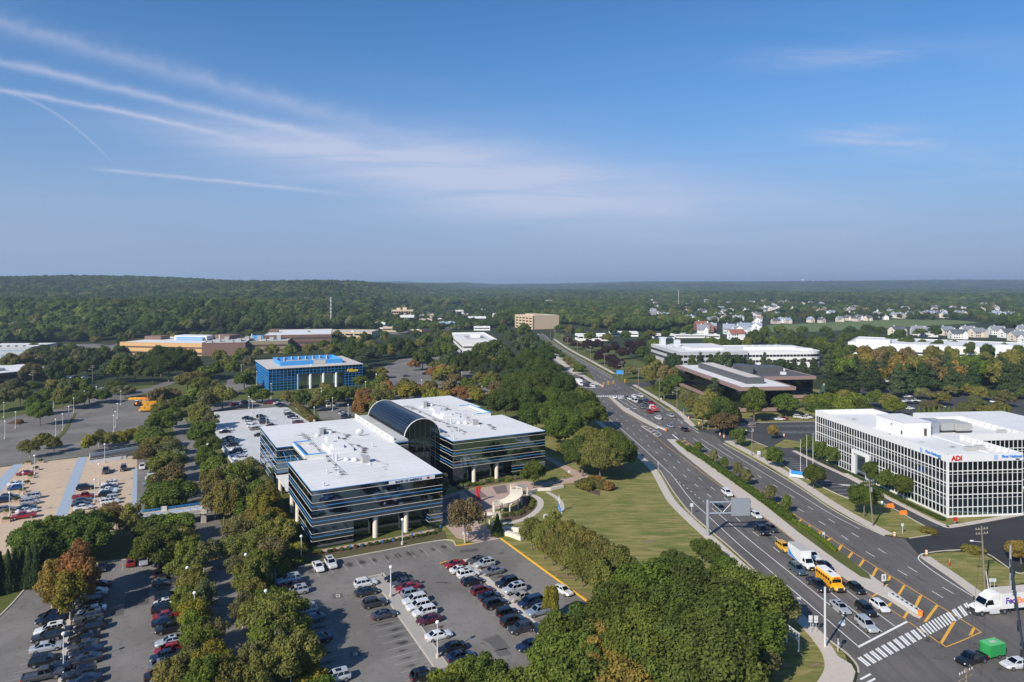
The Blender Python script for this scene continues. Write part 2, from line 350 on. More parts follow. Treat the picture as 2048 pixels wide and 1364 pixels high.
# ---------------------------------------------------------------- mesh helpers
class MB:
    def __init__(s): s.v = []; s.f = []
    def quad(s, a, b, c, d):
        i = len(s.v); s.v += [a, b, c, d]; s.f.append((i, i + 1, i + 2, i + 3)); return s
    def poly(s, pts):
        i = len(s.v); s.v += list(pts); s.f.append(tuple(range(i, i + len(pts)))); return s
    def box(s, x0, x1, y0, y1, z0, z1):
        i = len(s.v)
        s.v += [(x0, y0, z0), (x1, y0, z0), (x1, y1, z0), (x0, y1, z0), (x0, y0, z1), (x1, y0, z1), (x1, y1, z1), (x0, y1, z1)]
        s.f += [tuple(i + k for k in q) for q in ((0, 3, 2, 1), (4, 5, 6, 7), (0, 1, 5, 4), (1, 2, 6, 5), (2, 3, 7, 6), (3, 0, 4, 7))]
        return s
    def prism(s, pts, z0, z1):
        """pts: ccw outline (x,y)"""
        n = len(pts); i = len(s.v)
        s.v += [(p[0], p[1], z0) for p in pts] + [(p[0], p[1], z1) for p in pts]
        for k in range(n):
            j = (k + 1) % n; s.f.append((i + k, i + j, i + n + j, i + n + k))
        tri = tessellate_polygon([[Vector((p[0], p[1], 0)) for p in pts]])
        for a, b, c in tri:
            ar = (pts[b][0] - pts[a][0]) * (pts[c][1] - pts[a][1]) - (pts[b][1] - pts[a][1]) * (pts[c][0] - pts[a][0])
            if ar < 0: b, c = c, b
            s.f.append((i + n + a, i + n + b, i + n + c)); s.f.append((i + c, i + b, i + a))
        return s
    def tube(s, p, q, r0, r1=None, n=8, cap=True):
        if r1 is None: r1 = r0
        p = Vector(p); q = Vector(q); d = (q - p).normalized()
        a = d.orthogonal().normalized(); b = d.cross(a); i = len(s.v)
        for c, r in ((p, r0), (q, r1)):
            for k in range(n):
                t = 2 * math.pi * k / n; s.v.append(tuple(c + a * (r * math.cos(t)) + b * (r * math.sin(t))))
        for k in range(n):
            j = (k + 1) % n; s.f.append((i + k, i + j, i + n + j, i + n + k))
        if cap: s.f.append(tuple(i + k for k in reversed(range(n)))); s.f.append(tuple(i + n + k for k in range(n)))
        return s
    def lathe(s, prof, n=10, c=(0, 0, 0)):
        i = len(s.v); m = len(prof)
        for r, z in prof:
            for k in range(n):
                t = 2 * math.pi * k / n; s.v.append((c[0] + r * math.cos(t), c[1] + r * math.sin(t), c[2] + z))
        for a in range(m - 1):
            for k in range(n):
                j = (k + 1) % n; s.f.append((i + a * n + k, i + a * n + j, i + (a + 1) * n + j, i + (a + 1) * n + k))
        s.f.append(tuple(i + k for k in reversed(range(n)))); s.f.append(tuple(i + (m - 1) * n + k for k in range(n)))
        return s
    def mesh(s, name, m=None, smooth=False):
        me = bpy.data.meshes.new(name); me.from_pydata([tuple(v) for v in s.v], [], s.f)
        if m is not None: me.materials.append(MATS[m] if isinstance(m, str) else m)
        if smooth: me.polygons.foreach_set('use_smooth', [True] * len(me.polygons))
        me.update(); return me
    def build(s, name, m, parent=None, **kw): return put(name, s.mesh(name, m, kw.pop('smooth', False)), parent, **kw)

def put(name, me, parent=None, loc=(0, 0, 0), rz=0.0, scale=None, color=None, kind=None, label=None, cat=None, group=None):
    o = bpy.data.objects.new(name, me); col.objects.link(o)
    if parent is not None: o.parent = parent
    o.location = loc
    if rz: o.rotation_euler = (0, 0, rz)
    if scale is not None: o.scale = scale if hasattr(scale, '__len__') else (scale,) * 3
    if color is not None: o.color = tuple(color) + (1,)
    if kind: o['kind'] = kind
    if label: o['label'] = label
    if cat: o['category'] = cat
    if group: o['group'] = group
    return o
def thing(name, label, cat, loc=(0, 0, 0), rz=0.0, group=None, scale=None):
    o = put(name, None, None, loc, rz, scale, None, None, label, cat, group); o.empty_display_size = 0.3
    return o
def text_mesh(body, size, mat_name, depth=0.05, bold=0.0, spacing=1.0):
    c = bpy.data.curves.new('lettering', 'FONT'); c.body = body; c.size = size; c.extrude = depth; c.offset = bold
    c.space_character = spacing; c.align_x = 'CENTER'; c.align_y = 'CENTER'; c.resolution_u = 3
    o = bpy.data.objects.new('lettering', c); col.objects.link(o)
    dg = bpy.context.evaluated_depsgraph_get()
    me = bpy.data.meshes.new_from_object(o.evaluated_get(dg)); me.name = 'lettering'
    bpy.data.objects.remove(o); bpy.data.curves.remove(c)
    me.materials.clear(); me.materials.append(MATS[mat_name]); return me
# ---------------------------------------------------------------- ground, roads, lots
def S(a, b, x):
    t = np.clip((np.asarray(x, float) - a) / (b - a), 0, 1); return t * t * (3 - 2 * t)
def hill(x, y):
    x = np.asarray(x, float); y = np.asarray(y, float)
    h = 22 * S(680, 960, y) * S(-230, -430, x) * (1 - .35 * S(1000, 1350, y))
    h = h + (34 + 9 * S(-800, -1500, x) + 2.5 * np.sin(x / 130.0) + 3.5 * np.sin(x / 310.0 + 1)) * S(1200, 2300, y) * S(-380, -560, x)
    h = h - 16 * S(2600, 4200, y) * S(-380, -560, x)
    h = h + S(4300, 7000, y) * (16 + 42 * S(0, 2600, x) + 7 * np.sin(x / 620.0) + 4 * np.sin(x / 260.0 + 2)) * (1 - 0.5 * S(-400, -900, x))
    h = h + 5 * S(1300, 2600, y) * (1 + np.sin(x / 410.0 + y / 520.0))
    return h
def make_terrain():
    def axis(lo, hi, n, k):
        s = np.linspace(-1, 1, n); v = np.sinh(s * k) / np.sinh(k); return np.where(v < 0, -v * lo, v * hi)
    xs = axis(-15000, 15000, 181, 4.5); ys = np.concatenate([[-1200, -500, -100], np.geomspace(20, 17000, 150)])
    X, Y = np.meshgrid(xs, ys); Z = hill(X, Y) - 0.05
    nx = len(xs); v = np.stack([X.ravel(), Y.ravel(), Z.ravel()], 1).tolist()
    f = [(j * nx + i, j * nx + i + 1, (j + 1) * nx + i + 1, (j + 1) * nx + i) for j in range(len(ys) - 1) for i in range(nx - 1)]
    b = MB(); b.v = v; b.f = f
    b.build('terrain', 'ground_green', kind='structure', smooth=True)
make_terrain()

def W(pts, z=0.0): return [P(u, v, z) for u, v in pts]
def ccw(p):
    a = sum(p[i][0] * p[(i + 1) % len(p)][1] - p[(i + 1) % len(p)][0] * p[i][1] for i in range(len(p)))
    return list(p) if a > 0 else list(reversed(p))
def sheet(name, px, m, z, kind='structure', world=False):
    p = ccw(px if world else W(px)); b = MB(); b.v = [(x, y, z) for x, y in p]
    for t in tessellate_polygon([[Vector((x, y, 0)) for x, y in p]]):
        a, c, d = t
        if (p[c][0] - p[a][0]) * (p[d][1] - p[a][1]) - (p[c][1] - p[a][1]) * (p[d][0] - p[a][0]) < 0: c, d = d, c
        b.f.append((a, c, d))
    return b.build(name, m, kind=kind)
def slab(name, px, m, z0, z1, kind='structure', world=False):
    return MB().prism(ccw(px if world else W(px)), z0, z1).build(name, m, kind=kind)
def smooth(p, n=6):
    q = []
    for i in range(len(p) - 1):
        a, b, c, d = p[max(i - 1, 0)], p[i], p[i + 1], p[min(i + 2, len(p) - 1)]
        for k in range(n):
            t = k / n
            q.append(tuple(0.5 * (2 * b[j] + (c[j] - a[j]) * t + (2 * a[j] - 5 * b[j] + 4 * c[j] - d[j]) * t * t + (3 * b[j] - a[j] - 3 * c[j] + d[j]) * t ** 3) for j in (0, 1)))
    q.append(tuple(p[-1])); return q
def normals(p):
    out = []
    for i in range(len(p)):
        a = Vector(p[max(i - 1, 0)]); b = Vector(p[min(i + 1, len(p) - 1)]); d = (b - a).normalized()
        out.append(Vector((-d.y, d.x)))
    return out
def ribbon_into(b, p, w, z0, z1=None):
    ns = normals(p)
    L = [(x + n.x * w / 2, y + n.y * w / 2) for (x, y), n in zip(p, ns)]; Rr = [(x - n.x * w / 2, y - n.y * w / 2) for (x, y), n in zip(p, ns)]
    for i in range(len(p) - 1):
        if z1 is None: b.quad((*Rr[i], z0), (*Rr[i + 1], z0), (*L[i + 1], z0), (*L[i], z0))
        else:
            b.quad((*Rr[i], z1), (*Rr[i + 1], z1), (*L[i + 1], z1), (*L[i], z1))
            b.quad((*L[i], z1), (*L[i + 1], z1), (*L[i + 1], z0), (*L[i], z0)); b.quad((*Rr[i + 1], z1), (*Rr[i], z1), (*Rr[i], z0), (*Rr[i + 1], z0))
    if z1 is not None:
        for i in (0, len(p) - 1): b.quad((*L[i], z0), (*Rr[i], z0), (*Rr[i], z1), (*L[i], z1))
    return b
def ribbon(name, px, w, m, z0, z1=None, n=5, world=False):
    p = px if world else W(px)
    return ribbon_into(MB(), smooth(p, n) if n > 1 else p, w, z0, z1).build(name, m, kind='structure')
def along(p, s0, s1):
    """piece of a world polyline between two arc lengths"""
    out = []; s = 0.0
    for a, b in zip(p[:-1], p[1:]):
        L = math.dist(a, b)
        if L > 0 and s + L > s0 and s < s1:
            t0 = max(0, (s0 - s) / L); t1 = min(1, (s1 - s) / L)
            q0 = (a[0] + (b[0] - a[0]) * t0, a[1] + (b[1] - a[1]) * t0); q1 = (a[0] + (b[0] - a[0]) * t1, a[1] + (b[1] - a[1]) * t1)
            if not out: out.append(q0)
            out.append(q1)
        s += L
    return out
def plen(p): return sum(math.dist(a, b) for a, b in zip(p[:-1], p[1:]))
def dashes(b, p, dash, gap, w, z):
    L = plen(p); s = 0.0
    while s < L - dash * 0.5:
        q = along(p, s, s + dash)
        if len(q) > 1: ribbon_into(b, q, w, z)
        s += dash + gap

# lawns and verges (each a sheet above the terrain)
ZG, ZA, ZM = 0.0, 0.03, 0.05
sheet('lawn', [(880, 1110), (900, 900), (1090, 842), (1130, 840), (1190, 836), (1233, 869), (1288, 915), (1317, 940), (1329, 958), (1343, 980), (1356, 998), (1384, 1031), (1422, 1064), (1500, 1134), (1577, 1206), (1620, 1246), (1656, 1281), (1690, 1308), (1700, 1340), (1650, 1364), (1560, 1480), (1150, 1480), (1180, 1230), (990, 1075)], 'lawn', ZG)
sheet('grass', [(-900, 1500), (-700, 1130), (-300, 980), (-200, 800), (300, 770), (420, 765), (560, 770), (700, 775), (740, 800), (1000, 800), (1086, 842), (896, 900), (870, 1110), (985, 1080), (1170, 1230), (1120, 1500)], 'grass', ZG)
sheet('meadow', [(585, 1125), (600, 1112), (760, 1086), (890, 1062), (895, 1080), (760, 1104), (600, 1136)], 'meadow', 0.012)
sheet('lawn_verge', [(1330, 830), (1400, 852), (1441, 868), (1440, 885), (1545, 938), (1640, 1003), (1720, 1046), (1770, 1070), (1816, 1076), (1873, 1070), (2100, 1010), (2300, 960), (2200, 840), (1650, 780), (1330, 760), (1240, 745)], 'lawn', ZG)
sheet('bank_lawn', [(1098, 700), (1240, 772), (1330, 815), (1380, 826), (1400, 790), (1300, 730), (1200, 690), (1110, 665)], 'grass', 0.01)

# the avenue
LK = [(1717, 1345), (1713, 1330), (1693, 1307), (1656, 1279), (1620, 1245), (1577, 1205), (1521, 1151), (1461, 1096), (1421, 1062), (1383, 1029), (1356, 996), (1343, 978), (1329, 956), (1316, 938), (1285, 914), (1229, 867), (1191, 833)]
LK2 = [(1150, 795), (1131, 765), (1127, 748), (1113, 728), (1099, 711), (1084, 690), (1079, 678), (1075, 668)]
RK = [(1957, 1194), (1900, 1152), (1846, 1116), (1814, 1078), (1769, 1072), (1705, 1042), (1653, 1012), (1600, 976), (1531, 934), (1447, 887), (1432, 872), (1396, 860), (1367, 841), (1361, 828), (1338, 822), (1298, 795), (1261, 774), (1224, 753), (1185, 731), (1144, 709), (1123, 696), (1103, 682), (1092, 672), (1084, 667)]
sheet('avenue', LK + [(1160, 806)] + LK2 + list(reversed(RK)) + [(2048, 1172), (2400, 1110), (2600, 1560), (1600, 1560), (1690, 1400), (1712, 1364)], 'road_asphalt', ZA)
sheet('side_street', [(1191, 833), (1160, 806), (1140, 780), (1131, 765), (1100, 758), (1060, 765), (1060, 775), (1125, 795)], 'road_asphalt', ZA)
sheet('avenue_driveway', [(1250, 766), (1262, 775), (1310, 772), (1350, 765), (1340, 757), (1300, 762)], 'adi_asphalt', ZA + 0.006)
sheet('avenue_driveway', [(1361, 828), (1367, 841), (1385, 838), (1440, 845), (1520, 848), (1510, 838), (1400, 830)], 'adi_asphalt', ZA + 0.006)
sheet('office_lot', [(1432, 872), (1396, 861), (1440, 858), (1480, 848), (1509, 845), (1640, 841), (1640, 905), (1690, 948), (1720, 962), (1865, 1042), (1905, 1053), (2048, 1026), (2300, 990), (2400, 1060), (2048, 1108), (2048, 1130), (2033, 1146), (1968, 1105), (1905, 1101), (1848, 1108), (1838, 1095), (1819, 1077), (1868, 1069), (1873, 1063), (1850, 1053), (1756, 1003), (1696, 997), (1610, 956), (1560, 925), (1545, 900), (1520, 888), (1490, 878), (1447, 887)], 'adi_asphalt', ZA + 0.006)
sheet('new_asphalt', [(1819, 1077), (1868, 1069), (1873, 1063), (1850, 1053), (1905, 1055), (2048, 1028), (2300, 992), (2400, 1060), (2048, 1108), (2048, 1130), (2033, 1146), (1968, 1105), (1905, 1101), (1848, 1108), (1838, 1095)], 'new_asphalt', ZA + 0.012)
sheet('driveway_apron', [(1808, 1076.5), (1824, 1075.5), (1854, 1107), (1846, 1119)], 'new_asphalt', ZA + .003)
slab('grass_island', [(1548, 892), (1570, 879), (1600, 884), (1612, 892), (1602, 895), (1570, 896)], 'lawn', 0.0, 0.15)
slab('grass_island', [(1848, 1110), (1905, 1104), (1967, 1108), (2034, 1150), (2060, 1142), (2300, 1100), (2300, 1120), (2048, 1166), (1998, 1176), (1962, 1190), (1900, 1148)], 'lawn', 0.0, 0.12)
# verge with a sidewalk on both sides of the avenue
sw_l = [(1190, 838), (1225, 868), (1264, 901), (1288, 921), (1308, 942), (1320, 962), (1332, 984), (1347, 1007), (1380, 1040), (1412, 1069), (1500, 1147), (1570, 1209), (1610, 1248), (1640, 1281), (1660, 1312), (1664, 1345), (1640, 1385)]
ribbon('sidewalk', sw_l, 2.3, 'concrete', 0.0, 0.12)
slab('sidewalk', [(1655, 1300), (1680, 1316), (1703, 1330), (1711, 1345), (1706, 1364), (1680, 1400), (1640, 1420), (1672, 1364), (1676, 1345), (1668, 1325)], 'concrete', 0.0, 0.125)
sw_r = [(1776, 1069), (1710, 1035), (1658, 1004), (1606, 969), (1537, 926), (1455, 882)]
ribbon('sidewalk', sw_r, 2.8, 'concrete', 0.0, 0.12)
ribbon('sidewalk', [(1386, 852), (1352, 820), (1303, 790), (1268, 770)], 2.4, 'concrete', 0.0, 0.12)
ribbon('sidewalk', [(1228, 747), (1188, 725), (1150, 705), (1128, 692), (1108, 678)], 2.6, 'concrete', 0.0, 0.12)
ribbon('sidewalk', [(1965, 1196), (1910, 1155), (1868, 1127), (1850, 1114)], 2.4, 'concrete', 0.0, 0.127)
slab('sidewalk', [(1990, 1190), (2012, 1178), (2048, 1171), (2200, 1142), (2200, 1155), (2048, 1185)], 'concrete', 0.0, 0.13)
ribbon('sidewalk', [(1588, 902), (1640, 928), (1700, 956), (1760, 988), (1830, 1024), (1885, 1050), (1912, 1052), (2048, 1028), (2200, 1003)], 1.6, 'concrete', 0.0, 0.14)
def kerb(px, m='kerb', w=0.28, h=0.15, n=4): return ribbon('kerb', px, w, m, 0.0, h, n)
kerb(LK); kerb(RK[:3]); kerb(RK[4:10]); kerb(RK[11:13]); kerb(RK[14:17]); kerb(RK[17:])
kerb([(1447, 887), (1490, 878), (1520, 888), (1545, 900), (1560, 925), (1610, 956), (1696, 997), (1756, 1003), (1850, 1053), (1873, 1063), (1868, 1069), (1819, 1077)])
kerb([(1846, 1116), (1848, 1108), (1905, 1101), (1968, 1105), (2033, 1146), (2060, 1139)])
kerb([(1440, 858), (1480, 849), (1509, 846), (1640, 843)])
kerb([(1367, 841), (1385, 838), (1440, 846), (1500, 850)])
# medians: concrete walk, planted strip, nose
slab('median', [(1334, 879), (1350, 879), (1392, 908), (1425, 930), (1505, 985), (1560, 1022), (1633, 1068), (1690, 1112), (1740, 1150), (1790, 1186), (1838, 1222), (1846, 1232), (1840, 1238), (1826, 1232), (1774, 1198), (1691, 1158), (1633, 1115), (1556, 1054), (1473, 994), (1400, 936), (1360, 904)], 'concrete', 0.0, 0.16)
slab('median_bed', [(1352, 881), (1392, 908), (1425, 930), (1505, 985), (1560, 1022), (1633, 1068), (1690, 1112), (1738, 1150), (1742, 1160), (1722, 1155), (1676, 1124), (1600, 1068), (1530, 1012), (1450, 953), (1390, 910)], 'grass', 0.05, 0.22)
slab('median', [(1217, 794), (1222, 793), (1250, 815), (1290, 838), (1322, 855), (1314, 858), (1284, 843), (1246, 821)], 'kerb', 0.0, 0.22)
slab('median', [(1201, 770), (1190, 769), (1160, 752), (1140, 745), (1128, 733), (1112, 722), (1098, 711), (1088, 696), (1081, 684), (1087, 684), (1096, 694), (1112, 706), (1140, 727), (1165, 748), (1195, 765)], 'kerb', 0.0, 0.2)
slab('median_bed', [(1190, 764), (1165, 748), (1140, 727), (1112, 706), (1096, 694), (1086, 682), (1081, 674), (1086, 676), (1104, 690), (1125, 703), (1150, 718), (1172, 735), (1184, 752)], 'grass', 0.05, 0.26)
# lane paint
mk = MB(); my = MB()
def line(b, px, w=0.14, n=4): ribbon_into(b, smooth(W(px), n), w, ZM)
line(mk, [(1202, 833), (1220, 840), (1271, 883), (1334, 941), (1345, 952), (1383, 1001), (1412, 1028), (1472, 1084), (1500, 1108), (1600, 1193), (1715, 1292)], 0.17)
line(mk, [(1423, 1016), (1500, 1081), (1620, 1178), (1741, 1277)], 0.17)
c1 = smooth(W([(1182, 793), (1220, 827), (1260, 862), (1295, 890), (1334, 923), (1383, 963), (1412, 986), (1480, 1043), (1522, 1076), (1571, 1114), (1630, 1159)]), 4)
c2 = smooth(W([(1200, 795), (1234, 826), (1294, 872), (1332, 904), (1377, 940), (1434, 984), (1506, 1041), (1548, 1072), (1600, 1112), (1660, 1157)]), 4)
dashes(mk, c1, 3.0, 7.2, 0.16, ZM); dashes(mk, c2, 3.0, 7.2, 0.16, ZM)
line(mk, [(1656, 1181), (1700, 1216), (1764, 1264)], 0.16); line(mk, [(1689, 1178), (1740, 1216), (1790, 1253)], 0.16)
dashes(mk, W([(1345, 953), (1412, 1007), (1423, 1016)]), 0.9, 2.2, 0.2, ZM)
line(my, [(1216, 796), (1246, 822), (1282, 846), (1312, 874), (1345, 901), (1383, 929), (1447, 977), (1556, 1056), (1638, 1119), (1700, 1164), (1812, 1240)], 0.16)
line(mk, [(1436, 888), (1480, 917), (1534, 950), (1600, 990), (1660, 1027), (1719, 1058)], 0.16)
line(mk, [(1402, 878), (1467, 918)], 0.16); line(mk, [(1386, 876), (1447, 919)], 0.16)
c3 = smooth(W([(1489, 934), (1520, 954), (1559, 977), (1598, 1002), (1644, 1030), (1695, 1061), (1757, 1098), (1828, 1141), (1911, 1190), (1935, 1204)]), 4)
c4 = smooth(W([(1470, 937), (1506, 957), (1539, 978), (1578, 1005), (1620, 1032), (1671, 1063), (1726, 1100), (1797, 1141), (1878, 1191), (1905, 1207)]), 4)
dashes(mk, c3, 3.0, 7.2, 0.16, ZM); dashes(mk, c4, 3.0, 7.2, 0.16, ZM)
line(mk, [(1845, 1107), (1837, 1114), (1842, 1124), (1880, 1152), (1950, 1196)], 0.2)
for c in ([(1232, 793), (1270, 817), (1305, 838), (1345, 862), (1380, 884)], [(1262, 792), (1300, 815), (1335, 840), (1375, 863)], [(1300, 806), (1330, 826), (1360, 845), (1400, 868)]):
    dashes(mk, smooth(W(c), 4), 3.0, 7.0, 0.17, ZM)
line(mk, [(1233, 796), (1252, 808), (1268, 818)], 0.17); line(mk, [(1242, 793), (1262, 806), (1280, 817)], 0.17)
line(mk, [(1355, 838), (1365, 846)], 0.2); line(mk, [(1385, 858), (1400, 868)], 0.2)
for c in ([(1178, 740), (1195, 751), (1215, 762), (1240, 776)], [(1163, 738), (1183, 752), (1205, 765)], [(1105, 690), (1130, 706), (1160, 724)], [(1142, 757), (1160, 770)]):
    dashes(mk, smooth(W(c), 4), 3.0, 6.0, 0.2, ZM)
line(mk, [(1100, 684), (1123, 700), (1160, 722), (1200, 744), (1224, 757)], 0.2)
line(mk, [(1282, 852), (1300, 864), (1315, 873)], 0.35); line(mk, [(1284, 851), (1305, 858), (1322, 868), (1316, 873)], 0.2)
for q in ((1287, 854, 1293, 852), (1294, 859, 1302, 857), (1300, 864, 1309, 861), (1307, 868, 1316, 866)): line(mk, [q[:2], q[2:]], 0.4, 1)
line(mk, [(1345, 869), (1357, 879)], 0.5, 1)
def qpx(b, pts): b.poly([(x, y, ZM) for x, y in ccw(W(pts))])
qpx(mk, [(1715, 1293), (1718, 1296), (1816, 1245), (1813, 1242)])
n = 38
for i in range(n):      # crosswalk bars
    t = i / (n - 1) - (0.009 if i % 2 and not 20 < i < 31 else 0)
    a = (1716 + 218 * t, 1316 - 111 * t); b_ = (1737 + 211 * t, 1333 - 109 * t); w = 1.5
    qpx(mk, [(a[0] - w, a[1] + 0.75), (a[0] + w, a[1] - 0.75), (b_[0] + w, b_[1] - 0.75), (b_[0] - w, b_[1] + 0.75)])
for k in range(4): qpx(mk, [(1719 + 9 * k, 1358 + 9 * k), (1722 + 9 * k, 1361 + 9 * k), (1743 + 9 * k, 1350 + 9 * k), (1740 + 9 * k, 1347 + 9 * k)])
n = 16
for i in range(n):      # far crosswalk
    u = 1183 + 66 * i / (n - 1); qpx(mk, [(u, 791.2), (u + 2.6, 791.2), (u + 3.4, 793.6), (u + 0.8, 793.6)])
qpx(mk, [(1228, 796), (1247, 796), (1247, 797.2), (1229, 797.2)])
qpx(mk, [(1133, 774.2), (1192, 774), (1192, 775.2), (1133, 775.6)])
# turn arrow in the outer lane
for q in ([(1679, 1245), (1684, 1240), (1688, 1243), (1691, 1250), (1686, 1253), (1677, 1248)], [(1686, 1240), (1689, 1239), (1690, 1246), (1688, 1247)]): qpx(mk, q)
for u, v in ((1256, 817), (1270, 817), (1240, 795)): qpx(mk, [(u - 4, v), (u + 3, v - 0.6), (u + 4, v + 0.4), (u - 3, v + 1)])
mk.build('lane_marking', 'line_white', kind='structure')
# yellow hatching beside the median
line(my, [(1597, 1034), (1636, 1060), (1728, 1119), (1820, 1176), (1919, 1237), (1958, 1262), (1957, 1267), (1898, 1292), (1886, 1290), (1853, 1268), (1817, 1244)], 0.2, 3)
line(my, [(1369, 880), (1390, 895), (1420, 914)], 0.16, 2); line(my, [(1350, 880), (1369, 880)], 0.16, 1)
line(my, [(1500, 969), (1528, 988), (1556, 1008), (1597, 1034)], 0.16, 2)
K5 = lambda x, y: (1500 + x / 4.4875, 1060 + y / 4.4875)
K6 = lambda x, y: (1728 + x / 4.4875, 1060 + y / 4.4875)
K5b = lambda x, y: (1160 + x / 4.488, 780 + y / 4.488)
def hatch(a, b, w=2.3): qpx(my, [(a[0] - w, a[1]), (a[0] + w, a[1]), (b[0] + w, b[1]), (b[0] - w, b[1])])
for q in ((640, 10, 600, 55), (730, 70, 680, 110), (825, 130, 785, 200), (920, 200, 875, 262), (1025, 265, 975, 335), (1140, 340, 1095, 425), (1260, 410, 1222, 500), (1388, 495, 1330, 590)): hatch(K5(*q[:2]), K5(*q[2:]), 2.9)
for q in ((510, 590, 455, 705), (660, 675, 548, 825), (812, 820, 690, 1022), (985, 882, 955, 948)): hatch(K6(*q[:2]), K6(*q[2:]), 3.5)
for q in ((240, 655, 220, 690), (395, 735, 355, 795)): hatch(K6(*q[:2]), K6(*q[2:]), 3.0)
for q in ((770, 335, 760, 355), (880, 405, 862, 440), (1010, 480, 1000, 500), (1140, 570, 1100, 600)): hatch(K5(*q[:2]), K5(*q[2:]), 2.6)
for q in ((945, 455, 885, 475), (980, 480, 930, 500), (1025, 505, 970, 525), (1050, 535, 1020, 548), (1100, 555, 1070, 570)): hatch(K5b(*q[:2]), K5b(*q[2:]), 2.0)
for u, v in ((1554, 1008), (1571, 1018), (1586, 1030), (1600, 1041), (1617, 1053), (1635, 1066), (1540, 1000)): hatch((u + 3, v - 2), (u - 3, v + 3), 2.4)
my.build('lane_marking', 'line_yellow', kind='structure')

# ---- office park: front lot, left lot, service road, deck, brick lot, far lots
sheet('front_lot', [(597, 1134), (760, 1103), (890, 1080), (912, 1092), (943, 1088), (1001, 1077), (1090, 1142), (1199, 1221), (1262, 1268), (1340, 1330), (1480, 1450), (1560, 1560), (700, 1560), (640, 1364), (612, 1310), (592, 1250), (560, 1200), (556, 1170)], 'lot_asphalt', ZA)
sheet('left_lot', [(185, 1129), (252, 1119), (312, 1122), (355, 1127), (362, 1194), (368, 1274), (374, 1364), (390, 1560), (-500, 1560), (-220, 1364), (0, 1232), (76, 1147)], 'lot_asphalt', ZA)
ribbon('service_road', [(540, 1480), (505, 1364), (470, 1290), (444, 1180), (428, 1085), (412, 1040), (392, 965), (378, 895), (357, 845), (336, 806), (322, 785)], 6.2, 'lot_asphalt', ZA + 0.004)
for v, a, b_ in ((1119, 412, 440), (917.5, 384, 402)): qs = W([(a, v + 1.2), (b_, v - 1.2)]); ribbon_into(MB(), qs, 0.7, 0.03, 0.13).build('speed_bump', 'kerb_yellow', kind='structure')
sheet('brick_lot', [(-260, 965), (0, 935), (90, 923), (176, 913.5), (275, 912), (272, 960), (268, 1040), (287, 1048), (255, 1056), (180, 1070), (110, 1086), (40, 1102), (0, 1112), (-200, 1160), (-520, 1180)], 'paver_beige', ZA)
sheet('parking_aisle', [(275, 912), (296, 915), (300, 960), (301, 1030), (287, 1048), (268, 1040), (272, 960)], 'lot_asphalt', ZA)
sheet('blue_walk', [(156, 915), (175, 913.5), (134, 1030), (110, 1034)], 'walk_blue', ZM)
sheet('blue_walk', [(26, 930), (46, 927), (-12, 1003), (-44, 1003)], 'walk_blue', ZM)
sheet('blue_walk', [(267.5, 938), (275, 938), (273, 1032), (262, 1032)], 'walk_blue', ZM + 0.01)
sheet('upper_lot', [(-400, 985), (-260, 962), (0, 933), (178, 911), (283, 891), (312, 850), (318, 798), (250, 797), (180, 804), (130, 816), (60, 826), (0, 840), (-300, 900)], 'lot_asphalt', ZA)
slab('grass_strip', [(149, 827), (153, 827), (131, 866), (118, 878), (113, 878)], 'grass', 0.0, 0.15)
slab('grass_island', [(12, 848), (35, 838), (47, 842), (40, 850)], 'mulch', 0.0, 0.15)
slab('parking_deck', [(428, 824), (572, 813), (621, 846), (590, 852), (523, 862), (519, 936), (476, 942), (436, 886), (428, 858)], 'deck_concrete', -0.3, 0.10)
sheet('far_lot', [(418, 823), (428, 804), (520, 799), (640, 797), (700, 800), (770, 784), (830, 775), (950, 790), (940, 800), (800, 800), (720, 808), (700, 842), (640, 838), (632, 815), (572, 812), (428, 823)], 'lot_asphalt', ZA)
sheet('orchard_lot', [(735, 790), (745, 745), (800, 718), (900, 712), (980, 735), (1100, 785), (1060, 800), (960, 800), (840, 778)], 'lot_asphalt', ZA + .008)
sheet('turning_circle', [(455, 760), (475, 755), (500, 764), (503, 774), (470, 784), (450, 775)], 'lot_asphalt', ZA)
sheet('upper_street', [(170, 800), (300, 775), (345, 758), (350, 750), (380, 742), (385, 750), (352, 765), (300, 785), (200, 808), (120, 816)], 'lot_asphalt', ZA + .012)
sheet('upper_street', [(1500, 812), (1640, 815), (1760, 832), (2048, 838), (2300, 838), (2300, 778), (2048, 780), (1850, 775), (1640, 778), (1640, 800)], 'adi_asphalt', ZA)
sheet('loading_yard', [(100, 692), (170, 682), (235, 688), (235, 700), (130, 708)], 'lot_asphalt', 0.2)
sheet('far_street', [(760, 668), (800, 655), (842, 650), (858, 640), (846, 628), (815, 618), (806, 612), (822, 611), (845, 618), (872, 632), (884, 645), (905, 655), (930, 652), (932, 657), (880, 662), (840, 664), (800, 670)], 'lot_asphalt', .3)
sheet('farm_field', [(1535, 651), (1640, 646), (1760, 640), (1850, 638), (1930, 642), (1960, 646), (1860, 652), (1760, 658), (1640, 663), (1560, 668), (1530, 662)], 'field_green', 0.3)
kerb([(597, 1134), (760, 1103), (890, 1080), (912, 1092)]); kerb([(912, 1092), (943, 1088)], 'kerb_yellow'); kerb([(943, 1088), (1001, 1077)])
ribbon('kerb', [(1001, 1077), (1090, 1142), (1199, 1221), (1262, 1268), (1340, 1330)], 0.42, 'kerb_yellow', 0.0, 0.16, 3)
kerb([(185, 1129), (252, 1119), (300, 1121), (355, 1127), (362, 1194), (368, 1274), (374, 1364)]); kerb([(76, 1147), (0, 1232), (-100, 1300)])
kerb([(640, 1364), (612, 1310), (592, 1250)])
kerb([(301, 1030), (300, 960), (296, 915)])
